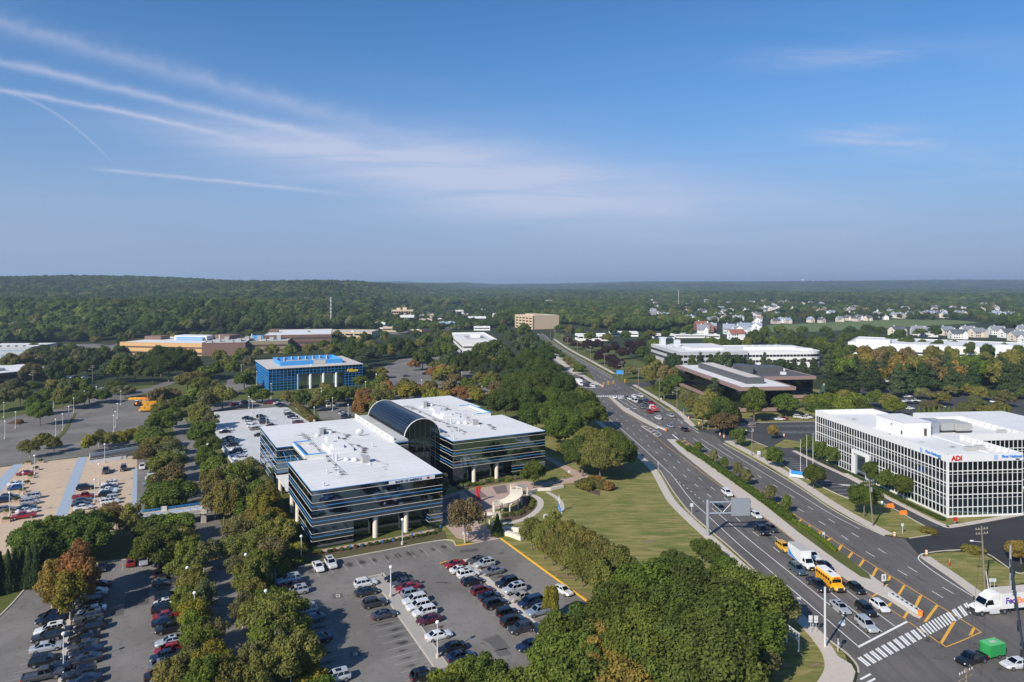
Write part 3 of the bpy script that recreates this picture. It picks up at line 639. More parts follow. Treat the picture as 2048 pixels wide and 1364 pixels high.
# gravel strips between the parking rows
C3 = lambda x, y: (760 + x / 4.486, 1060 + y / 4.486)
C2 = lambda x, y: (380 + x / 4.486, 1060 + y / 4.486)
C1 = lambda x, y: (x / 4.486, 1060 + y / 4.486)
slab('gravel_strip', [C3(-100, 440), C3(10, 415), C3(60, 440), C3(610, 1235), C3(490, 1270), C3(480, 1215), C3(150, 745), C3(60, 600)], 'gravel', 0.0, 0.16)
kerb([C3(-105, 425), C3(10, 405), C3(62, 435), C3(622, 1240)]); kerb([C3(-105, 425), C3(55, 600), C3(145, 745), C3(485, 1230)])
slab('gravel_strip', [C3(745, 270), C3(800, 262), C3(1430, 860), C3(1390, 905), C3(1340, 870)], 'concrete', 0.0, 0.16)
slab('gravel_strip', [C3(540, 310), C3(560, 285), C3(600, 290), C3(590, 330)], 'mulch', 0.0, 0.16)
slab('gravel_strip', [C1(520, 1364), C1(560, 1080), C1(600, 800), C1(640, 640), C1(670, 640), C1(640, 800), C1(600, 1080), C1(570, 1364)], 'concrete', 0.0, 0.14)
ribbon('kerb', [C3(540, 305), C3(600, 285)], 0.3, 'kerb_yellow', 0.0, 0.18, 1)
# stall lines and patches
pl = MB()
def stalls(a, b, n, d, m=pl, w=0.1, skip=()):
    """n+1 lines of length d (m, along the office-park axis) from pixel a to pixel b"""
    A, B = P(*a), P(*b)
    for i in range(n + 1):
        if i in skip: continue
        x = A[0] + (B[0] - A[0]) * i / n; y = A[1] + (B[1] - A[1]) * i / n
        e = d if isinstance(d, tuple) else (E2.x * d, E2.y * d)
        ribbon_into(m, [(x, y), (x + e[0], y + e[1])], w, ZM)
stalls(C2(1615, 852), C2(1980, 1430), 9, 5.2); stalls(C2(1480, 640), C2(1615, 852), 3, 5.2)
stalls(C3(60, 470), C3(640, 1250), 12, 5.2); stalls(C3(560, 330), C3(1180, 960), 12, 5.2); stalls(C3(830, 330), C3(1430, 870), 10, 5.2)
stalls(C2(900, 690), C2(1230, 1440), 10, 5.2)
stalls((597, 1140), (890, 1087), 11, (0.48 * 5.2, -0.885 * 5.2))
stalls(C1(1345, 355), C1(1350, 1364), 14, 5.4); stalls(C1(180, 1215), C1(40, 1364), 2, 5.4); stalls(C1(640, 760), C1(520, 1400), 9, 5.4); stalls(C1(320, 800), C1(200, 1400), 8, 5.4)
stalls((190, 1130), (300, 1122), 6, (0.48 * 5.0, -0.885 * 5.0))
pl.build('stall_marking', 'line_faded', kind='structure')
pw = MB()
for a, b, n_, L in (((1560, 918), (1600, 943), 7, 5.0), ((1630, 962), (1690, 994), 5, 5.0), ((1540, 850), (1630, 850), 9, 0), ((1555, 862), (1640, 862), 9, 0)):
    A, B = P(*a), P(*b)
    for i in range(n_ + 1):
        x = A[0] + (B[0] - A[0]) * i / n_; y = A[1] + (B[1] - A[1]) * i / n_
        ribbon_into(pw, [(x, y), (x + 4.8, y + 0.5)] if L else [(x, y), (x + 2.2, y - 4.6)], 0.12, ZM + 0.01)
for k in range(7):
    x, y = P(1676 + 5.5 * k, 968 + 0.3 * k); ribbon_into(pw, [(x, y), (x + 1.0, y - 2.2)], 0.35, ZM + 0.01)
pw.build('stall_marking', 'line_white', kind='structure')
for q in ([C1(1130, 590), C1(1220, 545), C1(1340, 520), C1(1335, 660), C1(1170, 695), C1(1110, 720)], [C1(1000, 735), C1(1115, 710), C1(1110, 760), C1(1000, 780)]): sheet('asphalt_patch', q, 'patch_asphalt', ZA + 0.01)
for q in ([C3(915, 985), C3(1055, 940), C3(1110, 985), C3(985, 1025)], [C3(985, 1025), C3(1110, 985), C3(1175, 1065), C3(1045, 1085)], [C3(715, 180), C3(875, 163), C3(885, 190), C3(720, 208)], [C3(1070, 205), C3(1110, 195), C3(1118, 215), C3(1080, 222)], [C3(1018, 1085), C3(1130, 1060), C3(1185, 1115), C3(1075, 1140)]): sheet('asphalt_patch', q, 'patch_asphalt', ZA + 0.01)
class Blots:
    """soft-edged stains: fans that fade from the middle to the rim"""
    def __init__(s): s.v = []; s.f = []; s.a = []
    def add(s, x, y, rx, ry, ang, z, strength=1.0, n=10):
        i = len(s.v); s.v.append((x, y, z)); s.a.append(strength); c, d = math.cos(ang), math.sin(ang)
        for k in range(n):
            t = 2 * math.pi * k / n; r = RND.uniform(.8, 1.2); p, q = rx * math.cos(t) * r, ry * math.sin(t) * r
            s.v.append((x + p * c - q * d, y + p * d + q * c, z)); s.a.append(0.0)
        for k in range(n): s.f.append((i, i + 1 + k, i + 1 + (k + 1) % n))
    def build(s, name, m, parent=None, kind='structure'):
        me = bpy.data.meshes.new(name); me.from_pydata(s.v, [], s.f); at = me.attributes.new('fade', 'FLOAT', 'POINT'); at.data.foreach_set('value', np.array(s.a, np.float32)); me.materials.append(MATS[m]); me.update()
        return put(name, me, parent, kind=kind)
bl = Blots(); zb = [ZA + .014]
def stall_blots(a, b, n, off, p=.75):
    A, B = P(*a), P(*b)
    for i in range(n):
        if RND.random() > p: continue
        f = (i + .5) / n; o = off + RND.uniform(-.9, .9); zb[0] += .00004
        bl.add(A[0] + (B[0] - A[0]) * f + E2.x * o, A[1] + (B[1] - A[1]) * f + E2.y * o, RND.uniform(1.6, 2.7), RND.uniform(.6, 1.1), ANG_E, zb[0], RND.uniform(.45, 1.0))
stall_blots(C2(1615, 852), C2(1980, 1430), 9, 2.6, 1); stall_blots(C2(1480, 640), C2(1615, 852), 3, 2.6); stall_blots(C3(60, 470), C3(640, 1250), 12, 2.6); stall_blots(C3(560, 330), C3(1180, 960), 12, 2.6, 1); stall_blots(C3(830, 330), C3(1430, 870), 10, 2.6); stall_blots(C2(900, 690), C2(1230, 1440), 10, 2.6); stall_blots(C1(1345, 355), C1(1350, 1364), 14, 2.7); stall_blots(C1(640, 760), C1(520, 1400), 9, 2.7); stall_blots(C1(320, 800), C1(200, 1400), 8, 2.7)
A_, B_ = P(605, 1137), P(890, 1085)
for k in range(12):
    f = (k + .5) / 12; zb[0] += .00004; bl.add(A_[0] + (B_[0] - A_[0]) * f + 1.2, A_[1] + (B_[1] - A_[1]) * f - 2.4, RND.uniform(2, 3), RND.uniform(.9, 1.4), ANG_E + 1.57, zb[0], RND.uniform(.6, 1))
for k in range(46):   # worn, darker spots on drives and lanes
    u, v = RND.choice(((RND.uniform(620, 1100), RND.uniform(1140, 1330)), (RND.uniform(60, 350), RND.uniform(1150, 1350)), (RND.uniform(0, 300), RND.uniform(820, 905)), (RND.uniform(400, 470), RND.uniform(1080, 1300)), (RND.uniform(1760, 2040), RND.uniform(1260, 1360)))); x, y = P(u, v); zb[0] += .00004
    bl.add(x, y, RND.uniform(.8, 4.5), RND.uniform(.4, 1.6), RND.choice((ANG_E, ANG_E + 1.57, RND.uniform(0, 3))), zb[0], RND.uniform(.25, .6))
for c in (c1, c2, c3, c4):  # oil line between the wheel tracks of each lane
    L_ = plen(c); s_ = 6.0
    while s_ < L_ - 6:
        q = along(c, s_, s_ + .2)
        if len(q) > 1:
            d_ = Vector((q[1][0] - q[0][0], q[1][1] - q[0][1])).normalized(); zb[0] += .00002
            for sd in (1.75,): bl.add(q[0][0] + d_.y * sd, q[0][1] - d_.x * sd, 7.5, .55, math.atan2(d_.y, d_.x), zb[0], RND.uniform(.3, .55))
        s_ += 9.0
bl.build('oil_stain', 'oil_stain')
be = Blots()
for u, v, a_, b_ in ((1297, 1083, 3.2, 1.1), (1287, 1097, 1.6, .7), (1260, 1000, 1.4, .6), (1330, 1060, 2.2, .6), (1215, 1010, 1.8, .7), (1190, 1200, 4, 1.4), (1165, 1185, 5, 1.2), (1120, 1150, 6, .9), (1630, 1330, 2.5, .8), (1600, 1310, 1.6, .5), (1400, 1075, 1.6, .5)): be.add(*P(u, v), a_, b_, -.6 if u < 1210 and v > 1100 else .4, .02 + RND.uniform(0, .004), 1.0)
be.build('worn_patch', 'worn_earth')
for x, y in ((1325, 592), (1480, 1115)):
    u, v = C2(x, y); sheet('drain_patch', [(u - 11, v - 4), (u + 10, v - 5), (u + 12, v + 4), (u - 10, v + 6)], 'patch_asphalt', ZA + 0.012)
    sheet('storm_drain', [(u - 4, v - 2.5), (u + 4, v - 3), (u + 5, v + 2.5), (u - 3, v + 3)], 'kerb', ZA + 0.018); sheet('storm_drain', [(u - 2, v - 1), (u + 2, v - 1.2), (u + 2.2, v + 1), (u - 1.8, v + 1.2)], 'black_plastic', ZA + 0.024)
u, v = C3(1420, 1105); slab('planter_island', [(u - 14, v), (u - 8, v - 6), (u + 6, v - 7), (u + 12, v), (u, v + 5)], 'concrete', 0.0, 0.2)
# plaza and walks
C4 = lambda x, y: (860 + x / 4.488, 780 + y / 4.488)
sheet('plaza', [C4(80, 960), C4(280, 905), C4(840, 815), C4(1000, 830), C4(1000, 880), C4(860, 930), C4(790, 1010), C4(560, 1080), C4(440, 1190), C4(540, 1260), C4(615, 1345), C4(390, 1364), C4(240, 1330), C4(70, 1140)], 'paver_pink', 0.016)
for q in ([C4(80, 1000), C4(265, 930), C4(290, 1030), C4(80, 1090)], [C4(90, 1110), C4(290, 1050), C4(330, 1130), C4(130, 1180)], [C4(300, 905), C4(430, 885), C4(520, 960), C4(380, 985)], [C4(560, 870), C4(680, 850), C4(700, 920), C4(600, 935)]): sheet('paving_panel', q, 'paver_dark', 0.030)
sheet('walkway', [C4(1005, 600), C4(1040, 590), C4(1310, 720), C4(1420, 760), C4(1420, 785), C4(1310, 830), C4(1000, 870), C4(1000, 835), C4(1290, 780), C4(1180, 700)], 'paver_pink', 0.02)
ribbon('curved_walk', [C4(640, 1190), C4(760, 1185), C4(900, 1130), C4(985, 1050), C4(985, 985), C4(920, 945), C4(860, 935)], 1.7, 'concrete', 0.02)
ribbon('curved_walk', [C4(1050, 915), C4(1120, 955), C4(1175, 1010), C4(1180, 1080), C4(1110, 1150), C4(1000, 1205)], 1.3, 'concrete', 0.02)
sheet('planting_bed', [C4(640, 1150), C4(720, 1080), C4(810, 1010), C4(830, 950), C4(900, 955), C4(955, 1010), C4(940, 1080), C4(820, 1150), C4(700, 1175)], 'mulch', 0.018)
sheet('planting_bed', [C4(230, 850), C4(500, 800), C4(850, 760), C4(860, 800), C4(500, 850), C4(250, 900)], 'mulch', 0.018)
sheet('planting_bed', [C4(1320, 880), C4(1526, 900), C4(1526, 950), C4(1400, 910)], 'mulch', 0.018)
sheet('planting_bed', [(620, 1108), (760, 1085), (870, 1065), (872, 1070), (760, 1092), (622, 1114)], 'mulch', 0.02)
sheet('walkway', [(640, 1100), (780, 1076), (868, 1058), (870, 1062), (780, 1081), (642, 1105)], 'paver_pink', 0.024)
# ---------------------------------------------------------------- buildings
PANE = {}
def pane(parent, x, y, z, ang, w, h, m, name='window_pane', tilt=0.0):
    if m not in PANE: PANE[m] = MB().quad((0, 0, 0), (1, 0, 0), (1, 0, 1), (0, 0, 1)).mesh('pane', m)
    o = put(name, PANE[m], parent, (x, y, z), 0, (w, 1, h))
    o.rotation_euler = (RND.uniform(-tilt, tilt), 0, ang + RND.uniform(-tilt, tilt))
    return o
def edge_boxes(b, p, q, z0, z1, proud, thick=0.3):
    """a bar along a wall edge, standing proud of it (outward = right of p->q)"""
    p, q = Vector(p), Vector(q); d = (q - p).normalized(); n = Vector((d.y, -d.x))
    a = p + n * proud - d * proud * 0.98; c = q + n * proud + d * proud * 0.98; e = q - n * thick; f = p - n * thick
    return b.prism([tuple(a), tuple(c), tuple(e), tuple(f)], z0, z1)
def dome(b, x, y, z, r, n=10): return b.lathe([(r, 0), (r * 0.95, r * 0.35), (r * 0.7, r * 0.72), (r * 0.3, r * 0.95), (0.02, r)], n, (x, y, z))

def bank_building():
    A = P(623.5, 981.6, 13.5)
    B = thing('glass_office_building', 'dark glass office building with blue and white bands, white roofs and barrel vault', 'building', (A[0], A[1], 0), ANG_E)
    ZT = 13.5
    left = [(0, 0), (32, 0), (32, 80), (0, 80), (0, 47.5), (5, 47.5), (5, 29), (0, 29)]
    right = [(48, 31.3), (80, 31.3), (80, 62), (75, 62), (75, 80), (80, 80), (80, 110), (48, 110)]
    rows = [(12.5, 13.42, 'spandrel'), (10.6, 12.5, 'dark_glass'), (8.9, 10.6, 'spandrel'), (7.15, 8.9, 'dark_glass'), (5.4, 7.15, 'spandrel')]
    stripes = [(13.34, .11, 'trim_blue'), (12.44, .075, 'trim_white'), (10.55, .075, 'trim_white'), (9.68, .11, 'trim_blue'), (8.85, .075, 'trim_white'), (7.1, .075, 'trim_white'), (6.2, .11, 'trim_blue'), (5.34, .08, 'trim_white')]
    low_stripes = [(3.5, .075, 'trim_white'), (2.7, .11, 'trim_blue'), (1.8, .075, 'trim_white')]
    seen = {((0, 0), (32, 0)), ((0, 29), (0, 0)), ((0, 80), (0, 47.5)), ((5, 47.5), (5, 29)), ((48, 31.3), (80, 31.3))}
    def wall(p, q, z0, z1, m, cut, wpane=2.6):
        L = math.dist(p, q); ang = math.atan2(q[1] - p[1], q[0] - p[0])
        n = max(1, round(L / wpane)) if cut else 1; w = L / n
        for i in range(n):
            pane(B, p[0] + (q[0] - p[0]) * i / n, p[1] + (q[1] - p[1]) * i / n, z0, ang, w, z1 - z0, m, 'window_pane' if cut else 'wall_panel', 0.0035 if cut else 0.0)
    for out in (left, right):
        for p, q in zip(out, out[1:] + out[:1]):
            vis = (p, q) in seen
            for z0, z1, m in rows: wall(p, q, z0, z1, m, vis and m == 'dark_glass')
            for z, t, m in stripes: edge_boxes(MB(), p, q, z, z + t, 0.06).build('trim_band', m, B)
        MB().prism(out, 5.28, 5.34).build('soffit', 'metal_dark', B)
        MB().prism([(x, y) for x, y in out], ZT - 0.04, ZT).build('roof', 'roof_white', B)
    # ground floor: flush corner bays and recessed bays behind columns
    gl = [(0, 0), (9.6, 0), (9.6, 3), (28.4, 3), (28.4, 0), (32, 0), (32, 80), (0, 80), (0, 53), (4, 53), (4, 47.5), (5.5, 47.5), (5.5, 29), (4, 29), (4, 15.5), (0, 15.5)]
    gr = [(48, 31.3), (51.5, 31.3), (51.5, 34.3), (68, 34.3), (68, 31.3), (80, 31.3), (80, 110), (48, 110)]
    for out in (gl, gr):
        for p, q in zip(out, out[1:] + out[:1]):
            flush = (p, q) in (((0, 0), (9.6, 0)), ((28.4, 0), (32, 0)), ((0, 15.5), (0, 0)), ((0, 80), (0, 53)), ((68, 31.3), (80, 31.3)), ((9.6, 0), (9.6, 3)), ((28.4, 3), (28.4, 0)))
            big = (p, q) in (((9.6, 3), (28.4, 3)), ((51.5, 34.3), (68, 34.3)), ((4, 29), (4, 15.5)))
            if flush:
                wall(p, q, 3.5, 5.3, 'dark_glass', True); wall(p, q, 1.8, 3.5, 'spandrel', False); wall(p, q, 0, 1.8, 'dark_glass', False)
                for z, t, m in low_stripes: edge_boxes(MB(), p, q, z, z + t, 0.05).build('trim_band', m, B)
            else: wall(p, q, 0, 5.3, 'black_glass', big, 3.1)
    for x, y in ((15.2, 1.2), (22.9, 1.2), (1, 21.6), (1, 29.2), (1, 47.3), (1, 51.5), (55.5, 32.6), (63.3, 32.6), (49.5, 32.2)):
        MB().tube((x, y, 0), (x, y, 5.29), 0.62, n=14).build('column', 'column_cream', B, smooth=False)
    # entrance notch with raised blue parapet
    MB().box(-0.3, 5.0, 30, 46.5, 5.4, 5.7).build('canopy', 'roof_white', B)
    for bx in ((4.4, 4.7, 30, 47, 13.5, 14.6), (4.7, 9, 46.6, 46.9, 13.5, 14.6), (4.7, 10, 29.6, 29.9, 13.5, 14.6)):
        w = MB().box(*bx).build('parapet', 'trim_white', B); MB().box(bx[0] - .04, bx[1] + .04, bx[2] - .04, bx[3] + .04, 14.6, 14.78).build('coping', 'trim_blue', w)
    for bx in ((75.3, 75.6, 62, 80, 13.5, 14.6), (70, 75.3, 62.0, 62.3, 13.5, 14.6), (71, 75.3, 79.7, 80, 13.5, 14.6)):
        w = MB().box(*bx).build('parapet', 'trim_white', B); MB().box(bx[0] - .04, bx[1] + .04, bx[2] - .04, bx[3] + .04, 14.6, 14.78).build('coping', 'trim_blue', w)
    for i in range(3):
        MB().tube((0.1 + i * 1.6, 30 + i * 4.6, 5.6), (3.3 - i * 1.2, 33 + i * 4.6, 13.3), 0.07, n=5).build('strut', 'trim_blue', B)
    # atrium with barrel vault
    r, ca, z0 = 5.8, 42.0, 13.2; y0, y1 = 41.0, 80.0; n = 20
    v = MB(); rb = MB(); arch = MB()
    for i in range(n):
        t0, t1 = math.pi * i / n, math.pi * (i + 1) / n
        a, b_ = (ca - r * math.cos(t0), z0 + r * math.sin(t0)), (ca - r * math.cos(t1), z0 + r * math.sin(t1))
        v.quad((a[0], y1, a[1]), (a[0], y0, a[1]), (b_[0], y0, b_[1]), (b_[0], y1, b_[1]))
        v.poly([(ca, y0 + .3, z0), (b_[0], y0 + .3, b_[1]), (a[0], y0 + .3, a[1])][::-1]); v.poly([(ca, y1 - .3, z0), (a[0], y1 - .3, a[1]), (b_[0], y1 - .3, b_[1])][::-1])
        for yy in (y0, y1 - 0.35):
            o = 1.03
            A2, B2 = (ca - r * o * math.cos(t0), z0 + r * o * math.sin(t0)), (ca - r * o * math.cos(t1), z0 + r * o * math.sin(t1))
            arch.quad((a[0], yy, a[1]), (A2[0], yy, A2[1]), (B2[0], yy, B2[1]), (b_[0], yy, b_[1])); arch.quad((A2[0], yy, A2[1]), (A2[0], yy + .35, A2[1]), (B2[0], yy + .35, B2[1]), (B2[0], yy, B2[1]))
        if i: rb.box(a[0] - .05, a[0] + .05, y0, y1, a[1] - .05, a[1] + .05)
        for k in range(27):
            yy = y0 + 1.2 + k * 1.42; rb.tube((a[0], yy, a[1]), (b_[0], yy, b_[1]), 0.04, n=4, cap=False)
    vo = v.build('barrel_vault', 'vault_glass', B, smooth=False)
    rb.build('vault_rib', 'metal_dark', vo); arch.build('vault_arch', 'trim_white', vo)
    for k in range(1, 7): # mullions of the glazed front
        t = ca - r + 2 * r * k / 7; MB().box(t - .05, t + .05, 40.9, 41.0, 0.0, z0 + math.sqrt(max(0.1, r * r - (t - ca) ** 2)) - .1).build('mullion', 'metal_dark', B)
    for k in range(6):
        for j in range(5): pane(B, 36.2 + j * 2.32, 41.05, 0.02 + k * 2.19, 0, 2.3, 2.17, 'black_glass', 'window_pane', 0.004)
    MB().box(36.2, 47.8, 41.2, 80, 0.0, 13.15).build('atrium_core', 'metal_dark', B)
    for a0, a1 in ((32.05, 36.15), (47.85, 49.2)):
        b0 = 37.5
        MB().box(a0, a1, b0, 81, 13.55, 14.1).build('roof_strip', 'roof_grey', B)
        st = MB().box(a0, a1, b0, 41.15, 0.0, 13.5).build('stair_tower', 'black_glass', B)
        for z, t, m in stripes: MB().box(a0 - .05, a1 + .05, b0 - .06, 41.1, z - 0.02, z + t).build('trim_band', m, st)
    MB().box(31.7, 32.0, 38, 81, 13.5, 14.9).build('parapet', 'trim_white', B)
    for k in range(7): MB().box(31.66, 31.7, 42 + k * 5.4, 44.6 + k * 5.4, 13.9, 14.5).build('vent', 'hvac', B)
    # sign with lettering and a small striped flag mark
    s = MB().box(18.2, 29.9, -0.22, -0.08, 12.47, 13.32).build('sign_panel', 'white_paint', B)
    t = put('lettering', text_mesh('BANK OF AMERICA', 0.80, 'navy_letter', 0.02, 0.022), s, (23.1, -0.25, 12.88)); t.rotation_euler = (math.pi / 2, 0, 0); t.scale = (0.98, 1, 1)
    for k, (m, w) in enumerate((('red_paint', .8), ('navy_letter', .8), ('red_paint', .8))):
        x, z = 27.55 + k * .12, 13.06 - k * .16
        MB().poly([(x, -.25, z), (x + .35, -.25, z - .15), (x + w + .1, -.25, z + .06), (x + w - .25, -.25, z + .2)]).build('emblem', m, s)
    # roof plant
    def unit(x, y, dx, dy, h, m='white_paint', zz=ZT):
        MB().box(x, x + dx, y, y + dy, zz, zz + h).build('roof_unit', m, B)
    for dx, dy in ((0, 0), (46, 31)):
        unit(12 + dx, 33 + dy, 6.5, 10, 0.9); unit(13 + dx, 34 + dy, 3, 3.5, 1.7); unit(17 + dx, 18.5 + dy, 2, 2.2, 1.6, 'hvac'); unit(14.5 + dx, 58 + dy, 1.2, 1.6, 2.0, 'hvac'); unit(16 + dx, 60 + dy, 1.1, 1.1, 1.7, 'hvac'); unit(15 + dx, 50 + dy, 3.2, 3.0, 0.8); unit(14 + dx, 46 + dy, 2, 1.4, 1.0)
        for x, y, rr in ((13.5, 57, .8), (18, 59.5, .9), (14, 23.5, .85), (15.8, 22, .95), (18.3, 16.5, .5)): dome(MB(), x + dx, y + dy, ZT, rr).build('roof_vent', 'white_paint', B, smooth=True)
        for x, y, h in ((11.5, 24.2, 1.7), (11.2, 27, 1.2), (24.5, 35, 0.9), (6.5, 13, .8), (3.2, 2.2, .9), (9, 12, 1.3)): MB().tube((x + dx, y + dy, ZT), (x + dx, y + dy, ZT + h), .28 if h > 1.5 else .16).lathe([(.3, 0), (.3, .25), (.05, .4)], 8, (x + dx, y + dy, ZT + h * .8)).build('flue', 'metal_light', B)
        for x in (9.8, 10.4): MB().tube((x + dx, 9 + dy, ZT + .2), (x + dx, 64 + dy, ZT + .2), .05, n=4).build('pipe', 'metal_grey', B)
        rs = Blots()
        for k in range(26): rs.add(dx + 20.5 + 1.6 * math.sin(k * .7) + RND.uniform(-.5, .5), dy + 10 + k * 2.2, RND.uniform(.9, 1.9), RND.uniform(1.5, 2.8), 0, ZT + .016 + k * .0003, RND.uniform(.35, 1))
        for k in range(24): rs.add(dx + 9.6 + RND.uniform(-.7, .9), dy + 8 + k * 2.4, RND.uniform(.7, 1.5) + (1.8 if k > 19 else 0), RND.uniform(1.2, 2.4), 0, ZT + .026 + k * .0003, RND.uniform(.25, .9))
        for k in range(16): rs.add(dx + RND.uniform(2, 30), dy + RND.uniform(2, 28), RND.uniform(.6, 2.2), RND.uniform(.4, 1.4), RND.uniform(0, 3), ZT + .036 + k * .0003, RND.uniform(.12, .3))
        rs.build('stain', 'roof_stain', B, None)
        for k in range(9): MB().tube((23.5 + dx + .2 * k, 10 + dy + 4 * k, ZT), (23.5 + dx + .2 * k, 10 + dy + 4 * k, ZT + .9), .03, n=4).build('rail_post', 'metal_light', B)
    for dx, dy in ((0, 0), (48, 31.3)):
        sm = MB()
        for k in range(1, 26): sm.box(dx + .3 + (5 if 29 < k * 3 < 48 and dx == 0 else 0), dx + 31.7 - (5 if 29 < k * 3 < 50 and dx else 0), dy + k * 3, dy + k * 3 + .06, ZT, ZT + .015)
        o = sm.build('roof_seam', 'roof_grey', B); o['kind'] = 'stuff'
    d = MB(); m = 14
    d.lathe([(0.08, 0), (.08, .9)], 6, (25.2, 51.5, ZT)); d.build('dish_mast', 'metal_grey', B)
    d = MB(); dome(d, 0, 0, 0, 1.25, m); o = d.build('satellite_dish', 'white_paint', B, smooth=True); o.location = (25.2, 51.2, ZT + 1.3); o.rotation_euler = (math.radians(118), 0, math.radians(-15)); o.scale = (1, 1, .45)
bank_building()

def blue_building():
    A = P(537, 783); L, D, Z = 53.3, 50.0, 12.7
    B = thing('blue_glass_building', 'blue glass office box with blue roof screen and white entrance columns', 'building', (A[0], A[1], 0), ANG_E)
    MB().box(0, L, 0.0, D, 8.6, Z - .3).build('upper_wall', 'blue_glass', B)
    for x0, x1 in ((0, 16.0), (42, L)): MB().box(x0, x1, 0, D, 0, 8.6).build('lower_wall', 'blue_glass', B)
    MB().box(16, 42, 2.2, D, 0, 8.6).build('core', 'metal_dark', B)
    MB().box(-.5, L + .5, -.5, D + .5, Z - .3, Z).build('roof', 'roof_tan', B)
    for k in range(13): pane(B, 16 + k * 2, 2.15, 1.8, 0, 1.94, 6.8, 'pale_glass', 'window_pane', 0.003)
    g = MB()
    n = 26
    for i in range(n + 1):
        x = L * i / n
        g.box(x - .06, x + .06, -.1, 0, 8.6 if 16.5 < x < 41.5 else 0, Z - .3)
    for k in range(9):
        z = k * 1.53
        if z > 8.5: g.box(0, L, -.12, 0, z - .05, z + .05)
        else: g.box(0, 16, -.12, 0, z - .05, z + .05); g.box(42, L, -.12, 0, z - .05, z + .05)
    for i in range(25):
        y = D * i / 24; g.box(-.1, 0, y - .06, y + .06, 0, Z - .3)
    for k in range(9): g.box(-.12, 0, 0, D, k * 1.53 - .06, k * 1.53 + .06)
    o = g.build('mullion_grid', 'trim_blue', B); o['kind'] = 'stuff'
    for x in (15.8, 23.2, 30.6, 38.0): MB().tube((x, .7, 0), (x, .7, 8.6), .75, n=14).build('column', 'white_paint', B)
    for bx in ((8, 44, 10, 10.3), (8, 44, 35.7, 36), (8, 8.3, 10.3, 35.7), (43.7, 44, 10.3, 35.7)): MB().box(*bx, Z, Z + 2.6).build('roof_screen', 'screen_blue', B)
    for bx in ((27, 34, 9.9, 10.0),): MB().box(*bx, Z + .2, Z + 2.4).build('screen_patch', 'roof_tan', B)
    for k in range(8): MB().box(10 + k * 4.3, 10.3 + k * 4.3, 34.9, 35.6, Z, Z + 2.7).build('screen_post', 'trim_white', B)
    for x in (14, 22, 30): MB().box(x, x + 5, 18, 26, Z, Z + 1.6).build('roof_unit', 'hvac', B)
    dome(MB(), 24.5, 5, Z, .7).build('roof_vent', 'white_paint', B, smooth=True)
    t = put('lettering', text_mesh('Nikon', 2.6, 'yellow_letter', 0.08, 0.06), B, (47.3, -.35, 9.2)); t.rotation_euler = (math.pi / 2, 0, 0)
    for v in t.data.vertices: v.co.x += v.co.y * 0.28
blue_building()

